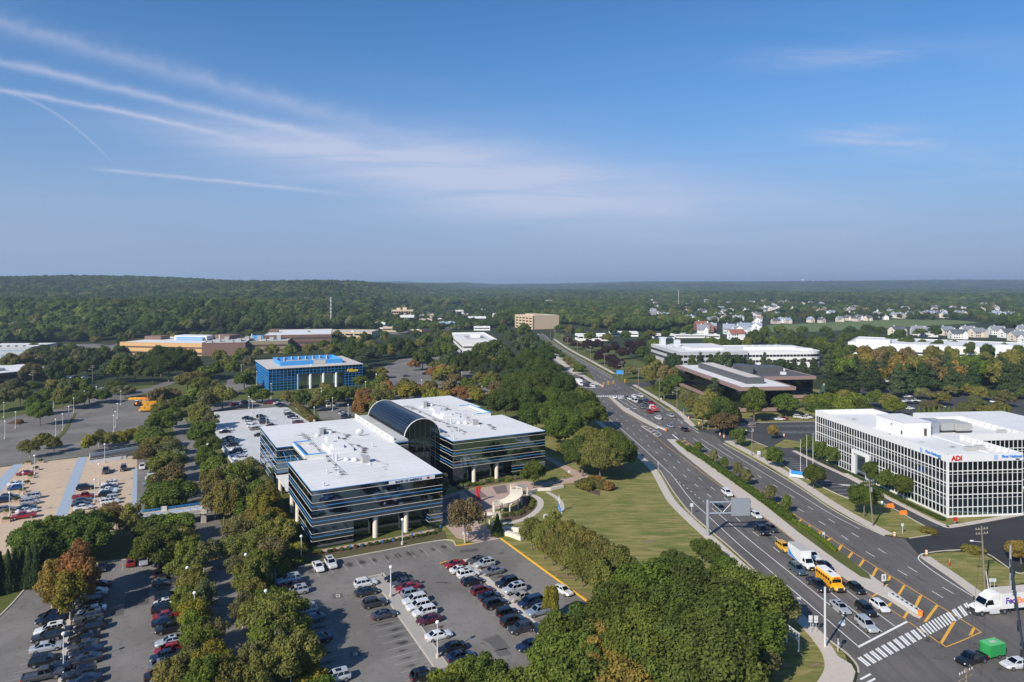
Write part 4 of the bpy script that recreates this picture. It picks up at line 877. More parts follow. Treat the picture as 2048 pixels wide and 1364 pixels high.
def white_grid_building():
    B = thing('white_grid_building', 'white office building with tall white window grid and flat roofs, beside the avenue', 'building', (113.0, 181.6, 0), ANG_R)
    Z, RZ = 16.4, 14.9; Wd, Ln = 21.0, 64.0
    # z levels of panes from the top
    lev = [(12.2, 14.3), (11.25, 11.85), (9.1, 11.15), (8.1, 8.75), (6.05, 8.0), (4.9, 5.7), (2.55, 4.8), (0.5, 2.45)]
    bars = [14.3, 11.85, 8.75, 5.7, 2.45]; thin = [11.15, 8.0, 4.8]
    def grid(p, q, n, single):
        L = math.dist(p, q); ang = math.atan2(q[1] - p[1], q[0] - p[0]); w = L / n; d = Vector((q[0] - p[0], q[1] - p[1])) / L; nn = Vector((d.y, -d.x))
        rest = MB()
        for i in range(n):
            for z0, z1 in lev:
                m = 'adi_low_glass' if z1 < 5 else 'adi_glass'
                x, y = p[0] + d.x * (i * w + .08), p[1] + d.y * (i * w + .08)
                if single(i, n): pane(B, x, y, z0, ang, w - .16, z1 - z0, m, 'window_pane', 0.004)
                else:
                    e = (x + d.x * (w - .16), y + d.y * (w - .16)); rest.quad((x, y, z0), (e[0], e[1], z0), (e[0], e[1], z1), (x, y, z1))
        if rest.f: o = rest.build('window_pane', 'adi_glass', B); o['kind'] = 'stuff'
        for i in range(n + 1):
            c = Vector(p) + d * (i * w); a = c - d * .048 + nn * .14; b_ = c + d * .048 + nn * .14; e = c + d * .048 - nn * .1; f = c - d * .048 - nn * .1
            MB().prism([tuple(a), tuple(b_), tuple(e), tuple(f)], 0.3, 14.35).build('mullion', 'white_paint', B)
        for z in bars: edge_boxes(MB(), p, q, z + .06, z + .24 if z < 14 else z + .1, .10, .1).build('transom', 'white_paint', B)
        for z in thin: edge_boxes(MB(), p, q, z + .01, z + .09, .07, .1).build('transom', 'white_paint', B)
        edge_boxes(MB(), p, q, 0, .5, .12, .1).build('plinth', 'white_paint', B)
        edge_boxes(MB(), p, q, 14.4, Z, .16, .35).build('parapet', 'white_paint', B)
    grid((0, Ln), (0, 0), 45, lambda i, n: i >= n - 20)
    grid((0, 0), (Wd, 0), 15, lambda i, n: True)
    grid((Wd, 22), (42, 22), 15, lambda i, n: False)
    MB().box(.15, Wd, .15, Ln, 0, 14.35).build('core', 'metal_dark', B)
    MB().box(Wd, 42, 22.15, 48, 0, 14.35).build('core', 'metal_dark', B)
    MB().box(-.25, .25, -.25, .25, 0, Z - .05).build('corner_post', 'white_paint', B)
    MB().box(-.22, .2, Ln - .2, Ln + .2, 0, Z - .05).build('corner_post', 'white_paint', B)
    MB().box(.2, Wd - .3, .2, Ln - .3, 14.36, RZ).build('roof', 'roof_white', B); MB().box(Wd - .3, 42, 22.2, 47.8, 14.36, RZ - .02).build('roof', 'roof_white', B)
    for bx in ((0.2, Wd, Ln - .3, Ln), (Wd - .3, Wd, .2, 21.9), (Wd - .3, Wd, 48, Ln - .3), (Wd, 41.7, 47.7, 48), (41.7, 42, 22.2, 48)): MB().box(*bx, 14.36, Z - .01).build('parapet', 'white_paint', B)
    MB().box(44, 80, 40, 75, 0, 12.5).build('rear_wing', 'white_paint', B); MB().box(44.4, 79.6, 40.4, 74.6, 12.52, 12.6).build('roof', 'roof_white', B)
    br = MB()
    for k in range(9): br.box(Wd - 1.5, Wd - .3, 1.5 + k * 2.2, 1.6 + k * 2.2, RZ, RZ + .1); br.tube((Wd - 1.6, 1.55 + k * 2.2, RZ), (Wd - .3, 1.55 + k * 2.2, Z - .1), .05, n=4)
    for k in range(6): br.tube((2.0 + k * 3.2, Ln - 1.6, RZ), (2.0 + k * 3.2, Ln - .3, Z - .1), .05, n=4)
    for k in range(9): br.tube((40.2, 24 + k * 2.6, RZ), (41.7, 24 + k * 2.6, Z - .1), .05, n=4)
    o = br.build('parapet_brace', 'hvac', B); o['kind'] = 'stuff'
    # penthouse with doors
    ph = MB().box(7.2, 15.8, 27.5, 41, RZ, 19.0).build('penthouse', 'white_paint', B)
    MB().box(7.0, 16.0, 27.3, 41.2, 19.0, 19.12).build('penthouse_roof', 'roof_white', ph)
    for bx in ((13.6, 14.5, 27.44, 27.5, RZ, 17.1), (7.14, 7.2, 28.2, 28.9, RZ + .4, 16.4), (7.14, 7.2, 33, 33.4, 17.2, 17.8)): MB().box(*bx).build('door', 'facade_darkbrown', ph)
    MB().box(17, 20.5, 30, 37, RZ, 18.4).build('roof_unit', 'metal_grey', B)
    for bx in ((22, 26, 31, 40), (26.2, 31, 30, 37.5)):
        u = MB().box(*bx, RZ + .7, RZ + 2.9).build('roof_unit', 'hvac', B)
        MB().box(bx[0] + .2, bx[1] - .2, bx[2] + .2, bx[3] - .2, RZ, RZ + .7).build('unit_frame', 'metal_dark', u)
        for k in range(8): MB().box(bx[0] + .1 + k * (bx[1] - bx[0] - .3) / 7, bx[0] + .2 + k * (bx[1] - bx[0] - .3) / 7, bx[2] - .05, bx[2], RZ + .8, RZ + 2.8).build('fin', 'metal_grey', u)
    for x, y in ((16, 9), (34, 36), (38, 27), (12, 8)): MB().box(x, x + 2.2, y, y + 1.6, RZ, RZ + 1.2).build('roof_unit', 'hvac', B)
    MB().box(16.2, 16.4, 4, 27, RZ, RZ + .2).build('roof_rail', 'white_paint', B)
    for q in ([(4, 52), (8, 50), (12, 52), (13, 57), (8, 58)], [(3, 30), (6, 29), (6, 33), (4, 34)], [(10, 12), (14, 11), (15, 15), (11, 16)], [(22, 26), (28, 25), (30, 29), (24, 29)], [(5, 20), (9, 18), (9.5, 22)]): None
    rs = Blots()
    for x, y, r in ((8, 54, 4), (5, 31, 2), (12, 13.5, 2.6), (26, 27.5, 3.4), (7.5, 20, 2.4), (4, 45, 1.6), (14, 47, 2.4), (10, 5, 2), (36, 42, 3), (30, 45, 2.5)): rs.add(x, y, r, r * .5, RND.uniform(0, 1), RZ + .02 + r * .001, RND.uniform(.4, .9))
    rs.build('stain', 'roof_stain', B, None)
    # entrance frame
    e = MB(); e.box(-1.1, -.15, 33.0, 33.8, 0, 8.2); e.box(-1.1, -.15, 40.2, 41.0, 0, 8.2); e.box(-1.1, -.15, 33.8, 40.2, 7.2, 8.2)
    fr = e.build('entrance_frame', 'white_paint', B); MB().box(-4.5, -.3, 32.4, 41.6, 0.15, .3).build('entrance_step', 'concrete', fr)
    for k in range(5): MB().box(-.35, -.2, 34.0 + k * 1.25, 35.1 + k * 1.25, .3, 7.1).build('door_panel', 'pale_glass', fr)
    # lettering
    def word(txt, size, m, x, y, z, rot, bold=.03):
        t = put('lettering', text_mesh(txt, size, m, .05, bold), B, (x, y, z)); t.rotation_euler = (math.pi / 2, 0, rot); return t
    word('ADI', 1.75, 'red_paint', 2.4, -.25, 15.35, 0, .06)
    word('First National', 1.05, 'blue_letter', 17.9, -.25, 15.55, 0, .02); word('Bank', .55, 'navy_letter', 19.5, -.25, 14.8, 0, .01)
    word('First National', 1.05, 'blue_letter', -.25, 5.1, 15.35, -math.pi / 2, .02); word('Bank', .55, 'navy_letter', -.25, 2.6, 14.7, -math.pi / 2, .01)
    for k in range(2): # a small N-shaped mark of two strokes before the name
        MB().box(13.0 + .55 * k, 13.2 + .55 * k, -.25, -.2, 14.75, 16.0).build('emblem', 'blue_letter', B); MB().box(-.25, -.2, 9.35 + .55 * k, 9.55 + .55 * k, 14.6, 15.9).build('emblem', 'blue_letter', B)
white_grid_building()

def pink_trim_building():
    B = thing('black_glass_building', 'black glass office building with pinkish brown roof band and louvred roof screens', 'building', (107.5, 328, 0), ANG_R)
    Z = 12.0
    def block(x0, x1, y0, y1, roof):
        for p, q in (((x0, y1), (x0, y0)), ((x0, y0), (x1, y0)), ((x1, y0), (x1, y1)), ((x1, y1), (x0, y1))):
            L = math.dist(p, q); n = round(L / 3.4); ang = math.atan2(q[1] - p[1], q[0] - p[0]); vis = p == (x0, y1) or p == (x0, y0)
            if not vis: n = 1
            for i in range(n):
                pane(B, p[0] + (q[0] - p[0]) * i / n, p[1] + (q[1] - p[1]) * i / n, 2.2, ang, L / n - .04 * vis, 8.2, 'black_glass', 'window_pane', .003 * vis)
            edge_boxes(MB(), p, q, .5, 2.2, .5, .3).build('sill_band', 'pink_trim', B); edge_boxes(MB(), p, q, 10.4, Z, 1.2, .3).build('roof_band', 'pink_trim', B)
        MB().box(x0 + .05, x1 - .05, y0 + .05, y1 - .05, 0, 10.6).build('core', 'metal_dark', B)
        MB().box(x0 - .9, x1 + .9, y0 - .9, y1 + .9, Z - .3, Z - .1).build('roof', roof, B)
    block(0, 25, 0, 88, 'roof_white'); block(26.3, 54, 34, 70, 'roof_dark')
    MB().box(7, 16, 10, 74, Z, Z + 3.0).build('roof_screen', 'louvre', B); MB().box(8, 15, 11, 73, Z + 3.0, Z + 3.05).build('screen_floor', 'roof_tan', B)
    MB().box(27, 45, 48, 60, Z, Z + 3.0).build('roof_screen', 'louvre', B); MB().box(20, 26, 44, 56, Z, Z + 4.4).build('roof_screen', 'louvre', B)
    for x, y in ((18, 40), (40, 40), (47, 55), (29, 66)): MB().box(x, x + 2.5, y, y + 2, Z, Z + 1.4).build('roof_unit', 'roof_white', B)
pink_trim_building()

def box_building(name, label, loc, rz, L, D, Z, wall, roof, bands=(), band_m='window_dark', nwin=0, extras=(), par=.5):
    """flat-roofed block with bands of windows; nwin > 0 splits each band into single windows"""
    B = thing(name, label, 'building', (loc[0], loc[1], 0), rz)
    MB().box(0, L, 0, D, 0, Z - .15).build('wall', wall, B)
    MB().box(.3, L - .3, .3, D - .3, Z - .15, Z - .05).build('roof', roof, B)
    for bx in ((-.1, L + .1, -.1, .3), (-.1, L + .1, D - .3, D + .1), (-.1, .3, .3, D - .3), (L - .3, L + .1, .3, D - .3)): MB().box(*bx, Z - .16, Z - .15 + par).build('parapet', wall, B)
    for z0, z1 in bands:
        if nwin:
            for i in range(nwin):
                w = L / nwin; MB().box(i * w + w * .07, (i + 1) * w - w * .07, -.06, .05, z0, z1).build('window', band_m, B)
            k = max(2, int(D / L * nwin))
            for i in range(k):
                w = D / k; MB().box(-.06, .05, i * w + w * .07, (i + 1) * w - w * .07, z0, z1).build('window', band_m, B)
        else:
            MB().box(.6, L - .6, -.06, .05, z0, z1).build('window_band', band_m, B); MB().box(-.06, .05, .6, D - .6, z0, z1).build('window_band', band_m, B)
    for m, bx in extras: MB().box(*bx).build('roof_unit', m, B)
    return B
def ang2(a, b): return math.atan2(b[1] - a[1], b[0] - a[0])
# grey and white office behind the black glass building
g = box_building('grey_office_building', 'low grey office building with white roof and ribbon windows behind black glass building', (117, 490), ANG_R, 50, 66, 12, 'facade_grey', 'roof_white', ((8.3, 10), (4.4, 6.2)), 'window_dark', 16, [('roof_white', (14, 38, 14, 34, 12, 13.6)), ('metal_light', (6, 10, 60, 64, 12, 18)), ('metal_light', (13, 17, 46, 50, 12, 17))] + [('hvac', (4 + 5 * k, 5.2 + 5 * k, 40, 41, 12, 12.9)) for k in range(6)])
g2 = box_building('white_wing_building', 'long white office wing with rounded corner and ribbon windows behind tall pines', (168, 497), ANG_R, 46, 50, 11.6, 'stone_white', 'roof_white', ((8.0, 9.6), (4.2, 5.8)), 'window_dark', 18, [('stone_white', (6, 42, 14, 22, 11.6, 13.6)), ('white_paint', (40, 52, 8, 14, 11.6, 13.0))] + [('metal_light', (10 + 6 * k, 13 + 6 * k, 24, 27, 11.6, 14.2)) for k in range(5)])
b = MB(); pts = [(46, 0)] + [(46 + 12 * math.sin(t), 12 - 12 * math.cos(t)) for t in [i * math.pi / 12 for i in range(1, 7)]] + [(58, 50), (46, 50)]
b.prism(pts, 0, 11.6).build('rounded_wing', 'stone_white', g2); MB().prism([(x * .995, y + .2) for x, y in pts], 11.6, 11.7).build('roof', 'roof_white', g2)
for z0 in (8.0, 4.2):
    b = MB()
    for a, c in zip(pts[:7], pts[1:8]): edge_boxes(b, a, c, z0, z0 + 1.6, .06, .05)
    b.build('window_band', 'window_dark', g2)
wa = ang2((296, 600), (400, 533))
box_building('white_warehouse', 'very long white warehouse behind golden trees and pines', (290, 604), wa, 190, 70, 9.5, 'white_paint', 'roof_white', ((2.2, 3.6),), 'window_dark', 0, [('white_paint', (6, 32, -.3, 14, 0, 12.6)), ('white_paint', (104, 150, -.3, 14, 0, 12.2))])
oa = ang2((-335, 600), (-258, 584))
o = box_building('orange_building', 'long orange two-storey block with white roof below the wooded hill', (-335, 598), oa, 80, 60, 10, 'facade_orange', 'roof_white', ((5.8, 7.0), (.8, 2.6)), 'facade_darkbrown', 0, [('facade_brown', (-.5, 16, 30, 42, 10, 13)), ('roof_white', (30, 62, 30, 44, 10, 14)), ('facade_blue', (34, 60, 27, 30, 10, 13)), ('facade_brown', (58, 78, 40, 56, 10, 14))])
ba = ANG_E * 0.3
for lab, x, y, L, D, Z, w, bd in (('brown corner block of the orange factory with rooftop plant', -257, 580, 34, 50, 10.5, 'facade_brown', ()), ('dark brown striped office wing behind the blue glass building', -236, 600, 42, 45, 10, 'facade_olive', ((5.6, 7.4), (1.2, 3.4)))):
    box_building('brown_building', lab, (x, y), ANG_E * .45, L, D, Z, w, 'roof_grey', bd, 'facade_darkbrown', 0, [('hvac', (3 + 5.5 * k, 6.5 + 5.5 * k, 6 + (k * 7) % 20, 11 + (k * 7) % 20, Z, Z + 1.5 + (k % 3))) for k in range(6)] + [('metal_light', (8, 8.8, 28, 28.8, Z, Z + 5))])
box_building('brown_building', 'tall brown striped wing with white roof, right of the factory', (-225, 632), ANG_E * .5, 60, 80, 13.0, 'facade_brown', 'roof_white', ((9.2, 11), (5, 7), (1.2, 3)), 'facade_darkbrown', 0, [('hvac', (-12, -4, 10, 20, 0, 12)), ('screen_blue', (-10, 4, 4, 14, 10, 12.5)), ('facade_brown', (2, 10, 40, 48, 13, 16))])
pa, pb = P(0, 770), P(117, 756)
ta = ang2((-304, 408), (-286, 438))
box_building('brick_building', 'two-storey brown brick office with pale flat roof at the photo left edge', (-318, 386), ta, 62, 60, 7.2, 'brick', 'roof_white', ((4.4, 6.0), (1.2, 2.8)), 'window_dark', 14, [('roof_tan', (20, 30, 14, 22, 7.2, 9.4)), ('hvac', (32, 40, 14, 20, 7.2, 8.8)), ('hvac', (52, 57, 14, 18, 7.2, 8.2))])
box_building('pale_blue_building', 'pale blue low building at the photo left edge below the hill', (-430, 555), .12, 45, 40, 9, 'facade_grey', 'roof_white', ((2.0, 3.5), (6.2, 7.0)), 'facade_blue', 10, [('hvac', (8 + 6 * k, 11 + 6 * k, 8, 12, 9, 10)) for k in range(5)])
Wt = P(925, 686, 11)
box_building('white_tower_block', 'white three-storey office with dark window stripes deep among trees', Wt, ANG_R * 1.7, 31, 100, 11.5, 'white_paint', 'roof_white', ((6.8, 8.2), (3.0, 4.4)), 'facade_darkbrown', 0, [('hvac', (7, 24, 30, 60, 11.5, 12.4)), ('white_paint', (11, 19, 34, 44, 12.4, 16))], 1.2)
t = box_building('tan_office_building', 'large tan four-storey office with vertical piers beside the far avenue', P(1032, 655), math.radians(-33), 46, 40, 17.5, 'facade_tan', 'roof_tan', ((13.2, 15), (9.4, 11.2), (5.4, 7.2), (1.4, 3.4)), 'window_dark', 5, [('facade_tan', (8, 30, 10, 26, 17.5, 19))])
t.rotation_euler.z = math.radians(-62); 
for k in range(6): MB().box(-.9 + k * 9.2, .9 + k * 9.2, -1.2, -.1, 0, 18.0).build('pier', 'facade_tan', t); MB().box(-1.2, -.1, -.9 + k * 8, .9 + k * 8, 0, 18.0).build('pier', 'facade_tan', t)
b = box_building('tan_civic_building', 'tan flat-roofed town building with a row of tall windows and two roof blocks', P(783, 634), 0.02, 38, 20, 12, 'facade_tan', 'roof_tan', ((6.5, 10), (1.5, 5)), 'window_dark', 9, [('facade_tan', (8, 15, 5, 12, 12, 16)), ('facade_tan', (19, 26, 5, 12, 12, 17))])
town = [ # u, v(base), width px, height px, wall, roof, what
    (636, 676, 108, 12, 'facade_tan', 'roof_grey', 'long tan roofed warehouse beyond the blue glass building'), (748, 658, 22, 12, 'white_paint', 'roof_white', 'small white shop with yellow side in the far town'), (765, 664, 30, 9, 'facade_tan', 'roof_white', 'low cream shop near the far junction'), (800, 645, 28, 14, 'white_paint', 'roof_grey', 'white shop below the tan civic building'), (838, 652, 26, 13, 'facade_tan', 'roof_white', 'cream block with curved parapet in the far town'), (817, 667, 26, 6, 'facade_orange', 'roof_white', 'low red-fronted diner in the far town'),
    (878, 656, 32, 11, 'facade_blue', 'roof_white', 'low blue-grey store in the far town'), (838, 640, 10, 9, 'brick', 'roof_dark', 'narrow brick building in the far town'), (936, 644, 36, 10, 'stone_white', 'facade_blue', 'white store with bright blue roof in the far town'), (985, 636, 24, 8, 'stone_white', 'roof_white', 'white shed among trees in the far town'), (948, 661, 32, 7, 'stone_white', 'roof_white', 'white gabled store behind the white office'), (692, 627, 40, 6, 'stone_white', 'roof_white', 'low white hall on the wooded slope'), (736, 621, 14, 6, 'white_paint', 'roof_white', 'tiny white hall above the town'),
    (830, 592, 16, 4, 'stone_white', 'roof_white', 'tiny far white roof'), (850, 592, 18, 6, 'facade_tan', 'roof_white', 'tiny far beige block'), (890, 606, 26, 6, 'roof_grey', 'roof_white', 'far grey mall block'), (913, 606, 20, 8, 'facade_tan', 'roof_tan', 'far tan mall block'), (968, 602, 26, 5, 'white_paint', 'roof_white', 'far white warehouse left of the row'), (995, 602, 20, 6, 'white_paint', 'roof_white', 'far white warehouse middle of the row'), (1043, 610, 30, 8, 'white_paint', 'roof_white', 'far white warehouse before the woods'), (1082, 610, 22, 9, 'white_paint', 'roof_white', 'far white hall before the woods'), (1106, 607, 20, 5, 'white_paint', 'roof_white', 'far white shed before the woods'),
    (1085, 657, 18, 10, 'facade_blue', 'roof_grey', 'small blue-grey block by the far avenue'), (1157, 682, 62, 12, 'stone_white', 'roof_white', 'low white block behind dark maples'), (1220, 673, 56, 8, 'stone_white', 'roof_white', 'low white annex behind dark maples'), (408, 652, 16, 10, 'brick', 'stone_white', 'far brick house complex under the hill'), (395, 657, 14, 8, 'stone_white', 'roof_grey', 'far white wing under the hill'), (566, 588, 10, 4, 'stone_white', 'roof_white', 'lone white house high on the hill'),
    (655, 622, 22, 6, 'stone_white', 'roof_grey', 'long pale shed on the wooded slope'), (712, 617, 16, 5, 'facade_tan', 'roof_grey', 'tan shed above the town'), (760, 612, 20, 5, 'stone_white', 'roof_white', 'white depot beside the highway cut'), (778, 648, 16, 8, 'facade_grey', 'roof_grey', 'grey garage in the far town'), (860, 636, 18, 7, 'facade_tan', 'roof_tan', 'tan shop row in the far town'), (905, 628, 22, 7, 'stone_white', 'roof_grey', 'white shop row in the far town'), (925, 636, 14, 7, 'brick', 'roof_dark', 'brick shop in the far town'), (870, 645, 14, 7, 'facade_grey', 'roof_white', 'grey shop near the blue store'), (960, 625, 16, 6, 'stone_white', 'roof_grey', 'white hall among far trees'), (1010, 622, 14, 5, 'stone_white', 'roof_grey', 'white house behind the tan office'), (800, 600, 18, 4, 'facade_tan', 'roof_tan', 'far tan store block'), (870, 598, 20, 4, 'stone_white', 'roof_white', 'far white store block'), (1060, 596, 18, 4, 'stone_white', 'roof_white', 'far white roof beyond the woods'), (1130, 600, 16, 4, 'stone_white', 'roof_grey', 'far pale roof right of the white sheds'),
    (1310, 678, 40, 9, 'stone_white', 'roof_grey', 'long low shed behind the grey office'), (1350, 676, 60, 7, 'stone_white', 'roof_white', 'long white farm shed'), (1416, 678, 24, 8, 'white_paint', 'roof_white', 'white farm hall with flat roof')]
for u, v, wpx, hpx, w, r, lab in town:
    y = H * F / (v - VH); k = y / F
    box_building('town_building', lab, P(u, v), RND.uniform(-.1, .15), wpx * k, max(8, wpx * k * .6), hpx * k, w, r, ((hpx * k * .45, hpx * k * .72),) if hpx > 6 else (), 'window_dark', 6 if hpx > 9 else 0, [('hvac', (wpx * k * .2, wpx * k * .2 + 2.5, 3, 5.5, hpx * k, hpx * k + 1.4)), ('white_paint', (wpx * k * .6, wpx * k * .6 + 3, 4, 7, hpx * k, hpx * k + 1.1))])

# gabled houses: wall, roof, chimney, windows
def house_parts(L, D, h, r, two=False):
    w = MB(); w.box(0, L, 0, D, 0, h); w.poly([(0, 0, h), (0, D, h), (0, D / 2, h + r)][::-1]); w.poly([(L, 0, h), (L, D, h), (L, D / 2, h + r)])
    if two: w.box(L * .55, L * .9, -D * .35, 0, 0, h); w.poly([(L * .55, -D * .35, h), (L * .9, -D * .35, h), (L * .725, -D * .35, h + r * .7)])
    rf = MB(); o = .5
    rf.quad((-o, -o, h - .3), (L + o, -o, h - .3), (L + o, D / 2, h + r + .1), (-o, D / 2, h + r + .1)); rf.quad((L + o, D + o, h - .3), (-o, D + o, h - .3), (-o, D / 2, h + r + .1), (L + o, D / 2, h + r + .1))
    if two:
        a, b_, c = L * .53, L * .92, L * .725; y0 = -D * .35 - .3
        rf.quad((a, y0, h - .2), (c, y0, h + r * .74), (c, D / 2, h + r * .74), (a, D / 2, h - .2)); rf.quad((c, y0, h + r * .74), (b_, y0, h - .2), (b_, D / 2, h - .2), (c, D / 2, h + r * .74))
    wi = MB()
    for k in range(3):
        for z in ((1.0, 2.4), (3.8, 5.0)):
            if z[1] < h: wi.box(L * (.1 + .16 * k), L * (.18 + .16 * k), -.05, .05, *z)
    for z in ((1.0, 2.4), (3.8, 5.0)): wi.box(-.05, .05, D * .3, D * .45, *z) if z[1] < h else None
    ch = MB().box(L * .3, L * .3 + .9, D * .55, D * .55 + .9, h + r * .4, h + r + 1.0)
    return [('wall', w.mesh('wall', 'plain')), ('roof', rf.mesh('roof', 'plain')), ('window', wi.mesh('window', 'window_dark')), ('chimney', ch.mesh('chimney', 'stone_white'))]
HOUSE = [house_parts(13, 9, 5.6, 3.6), house_parts(15, 10, 5.8, 4.0, True), house_parts(11, 9, 5.4, 4.4, True)]
WALLS = {'white': (.72, .72, .70), 'cream': (.62, .55, .45), 'beige': (.52, .46, .40), 'pale grey': (.55, .57, .6), 'red': (.24, .10, .08)}
ROOFS = {'grey': (.20, .21, .24), 'dark': (.09, .095, .11), 'brown': (.20, .14, .11), 'blue-grey': (.24, .28, .35), 'red': (.25, .10, .07)}
def house(u, v, wc, rc, var, rz, where, s=1.0, name='house'):
    x, y = P(u, v); t = thing(name, '%s house with %s roof %s' % (wc, rc, where), 'house', (x, y, 0), rz, 'houses ' + where, s)
    for n_, me in HOUSE[var]:
        c = WALLS[wc] if n_ == 'wall' else ROOFS[rc] if n_ == 'roof' else None
        p_ = put(n_, me, t, color=c)
hs = [(1303, 632), (1324, 633), (1372, 641), (1390, 640), (1417, 646), (1438, 643), (1447, 641), (1465, 641), (1488, 641), (1508, 643), (1521, 646), (1546, 648), (1556, 646), (1572, 647), (1630, 645), (1652, 646), (1676, 644), (1690, 641), (1711, 640), (1722, 643), (1735, 642), (1760, 636), (1778, 640), (1795, 636), (1815, 634), (1843, 632), (1850, 634), (1870, 632), (1895, 630), (1915, 632), (1936, 633), (1960, 630), (1985, 632), (2010, 634), (2040, 636),
      (1400, 628), (1440, 622), (1470, 627), (1495, 626), (1545, 622), (1560, 620), (1590, 622), (1610, 612), (1640, 628), (1660, 632), (1655, 624), (1690, 626), (1705, 620), (1740, 626), (1775, 628), (1820, 622), (1880, 620), (1900, 624), (1930, 622), (1970, 624), (2000, 620), (1500, 608), (1520, 607), (1560, 609), (1575, 608), (1600, 606), (1650, 612), (1535, 606), (1620, 610), (1680, 606), (1720, 590), (1780, 588), (1840, 586), (1860, 586), (1900, 586), (1930, 587), (1980, 588), (2000, 588)]
rr = random.Random(5)
hs += [(rr.uniform(1300, 2040), rr.uniform(603, 638)) for _ in range(46)]
hs = [(u, v) for u, v in hs]
for i, (u, v) in enumerate(hs):
    front = v >= 638; where = 'along the far green field' if front else 'in the middle suburb rows' if v > 615 else 'in the farthest suburb rows'
    house(u, v, rr.choice(['white', 'white', 'cream', 'beige', 'pale grey']), rr.choice(['grey', 'grey', 'dark', 'brown', 'blue-grey']), rr.randrange(3), rr.choice([0.1, 0.4, -0.3, 1.5, 1.2, 2.0]) + rr.uniform(-.15, .15), where, .86 if front else 1.0)
for i, (u, v, rz) in enumerate(((1790, 671, .3), (1826, 670, -.2), (1848, 674, .1), (1888, 671, .25), (1905, 678, -.1), (1930, 670, .1), (1950, 675, .2), (1985, 670, -.1), (2010, 676, .15), (2030, 683, .1), (2040, 668, -.2), (2052, 690, .1))):
    house(u, v, 'cream' if i % 3 == 0 else 'white', 'grey' if i % 4 else 'dark', 1, rz, 'in the townhouse rows behind the warehouse', 1.05, 'townhouse')
for i, (u, v, wc, rc) in enumerate(((1393, 660, 'red', 'red'), (1428, 664, 'red', 'blue-grey'), (1447, 668, 'pale grey', 'blue-grey'), (1462, 680, 'white', 'red'), (1490, 672, 'white', 'blue-grey'), (1395, 670, 'white', 'grey'), (1478, 664, 'pale grey', 'blue-grey'), (1520, 664, 'white', 'blue-grey'))):
    house(u, v, wc, rc, i % 3, (0.1, 1.4, -.2)[i % 3], 'on the red farmstead', 1.2, 'farm_building')
# ---------------------------------------------------------------- vehicles
def loft(stations, prof):
    """stations: (x, half width, z bottom, z top); prof: (fraction of width, fraction of height) from bottom to top"""
    b = MB(); n = len(prof) * 2
    for x, w, zb, zt in stations:
        r = [(x, w * pw, zb + (zt - zb) * ph) for pw, ph in prof]; l = [(x, -y, z) for _, y, z in reversed(r)]
        b.v += l[::-1][::-1] + r if False else r + l
    for i in range(len(stations) - 1):
        for k in range(n):
            j = (k + 1) % n; b.f.append((i * n + k, (i + 1) * n + k, (i + 1) * n + j, i * n + j))
    b.f.append(tuple(range(n))); b.f.append(tuple((len(stations) - 1) * n + k for k in reversed(range(n))))
    return b
PROF = [(.86, 0), (.97, .18), (1.0, .5), (.98, .78), (.90, .97), (.80, 1.0)]
def cabin(b, base, top, zb, zt, wb, wt):
    """base/top: (x rear, x front)"""
    i = len(b.v)
    b.v += [(base[0], wb, zb), (base[1], wb, zb), (base[1], -wb, zb), (base[0], -wb, zb), (top[0], wt, zt), (top[1], wt, zt), (top[1], -wt, zt), (top[0], -wt, zt)]
    b.f += [tuple(i + k for k in q) for q in ((0, 1, 5, 4)[::-1], (1, 2, 6, 5)[::-1], (2, 3, 7, 6)[::-1], (3, 0, 4, 7)[::-1], (4, 5, 6, 7))]
    m = (top[0] + top[1]) / 2; c = len(b.v)   # slightly crowned roof
    b.v += [(top[0] + .15, wt * .75, zt + .04), (top[1] - .15, wt * .75, zt + .04), (top[1] - .15, -wt * .75, zt + .04), (top[0] + .15, -wt * .75, zt + .04)]
    b.f += [(i + 4, i + 5, c + 1, c), (i + 5, i + 6, c + 2, c + 1), (i + 6, i + 7, c + 3, c + 2), (i + 7, i + 4, c, c + 3), (c, c + 1, c + 2, c + 3)]
    return b
def win(corners, inset=(.1, .12), out=.02):
    """inset quad floated off a planar cabin face; corners: bottom a, bottom b, top b, top a"""
    a, b_, c, d = [Vector(q) for q in corners]; n = (b_ - a).cross(d - a).normalized()
    def at(s, t): return (a + (b_ - a) * s) * (1 - t) + (d + (c - d) * s) * t
    s, t = inset
    return [tuple(at(x, y) + n * out) for x, y in ((s, t), (1 - s, t), (1 - s, 1 - t), (s, 1 - t))]
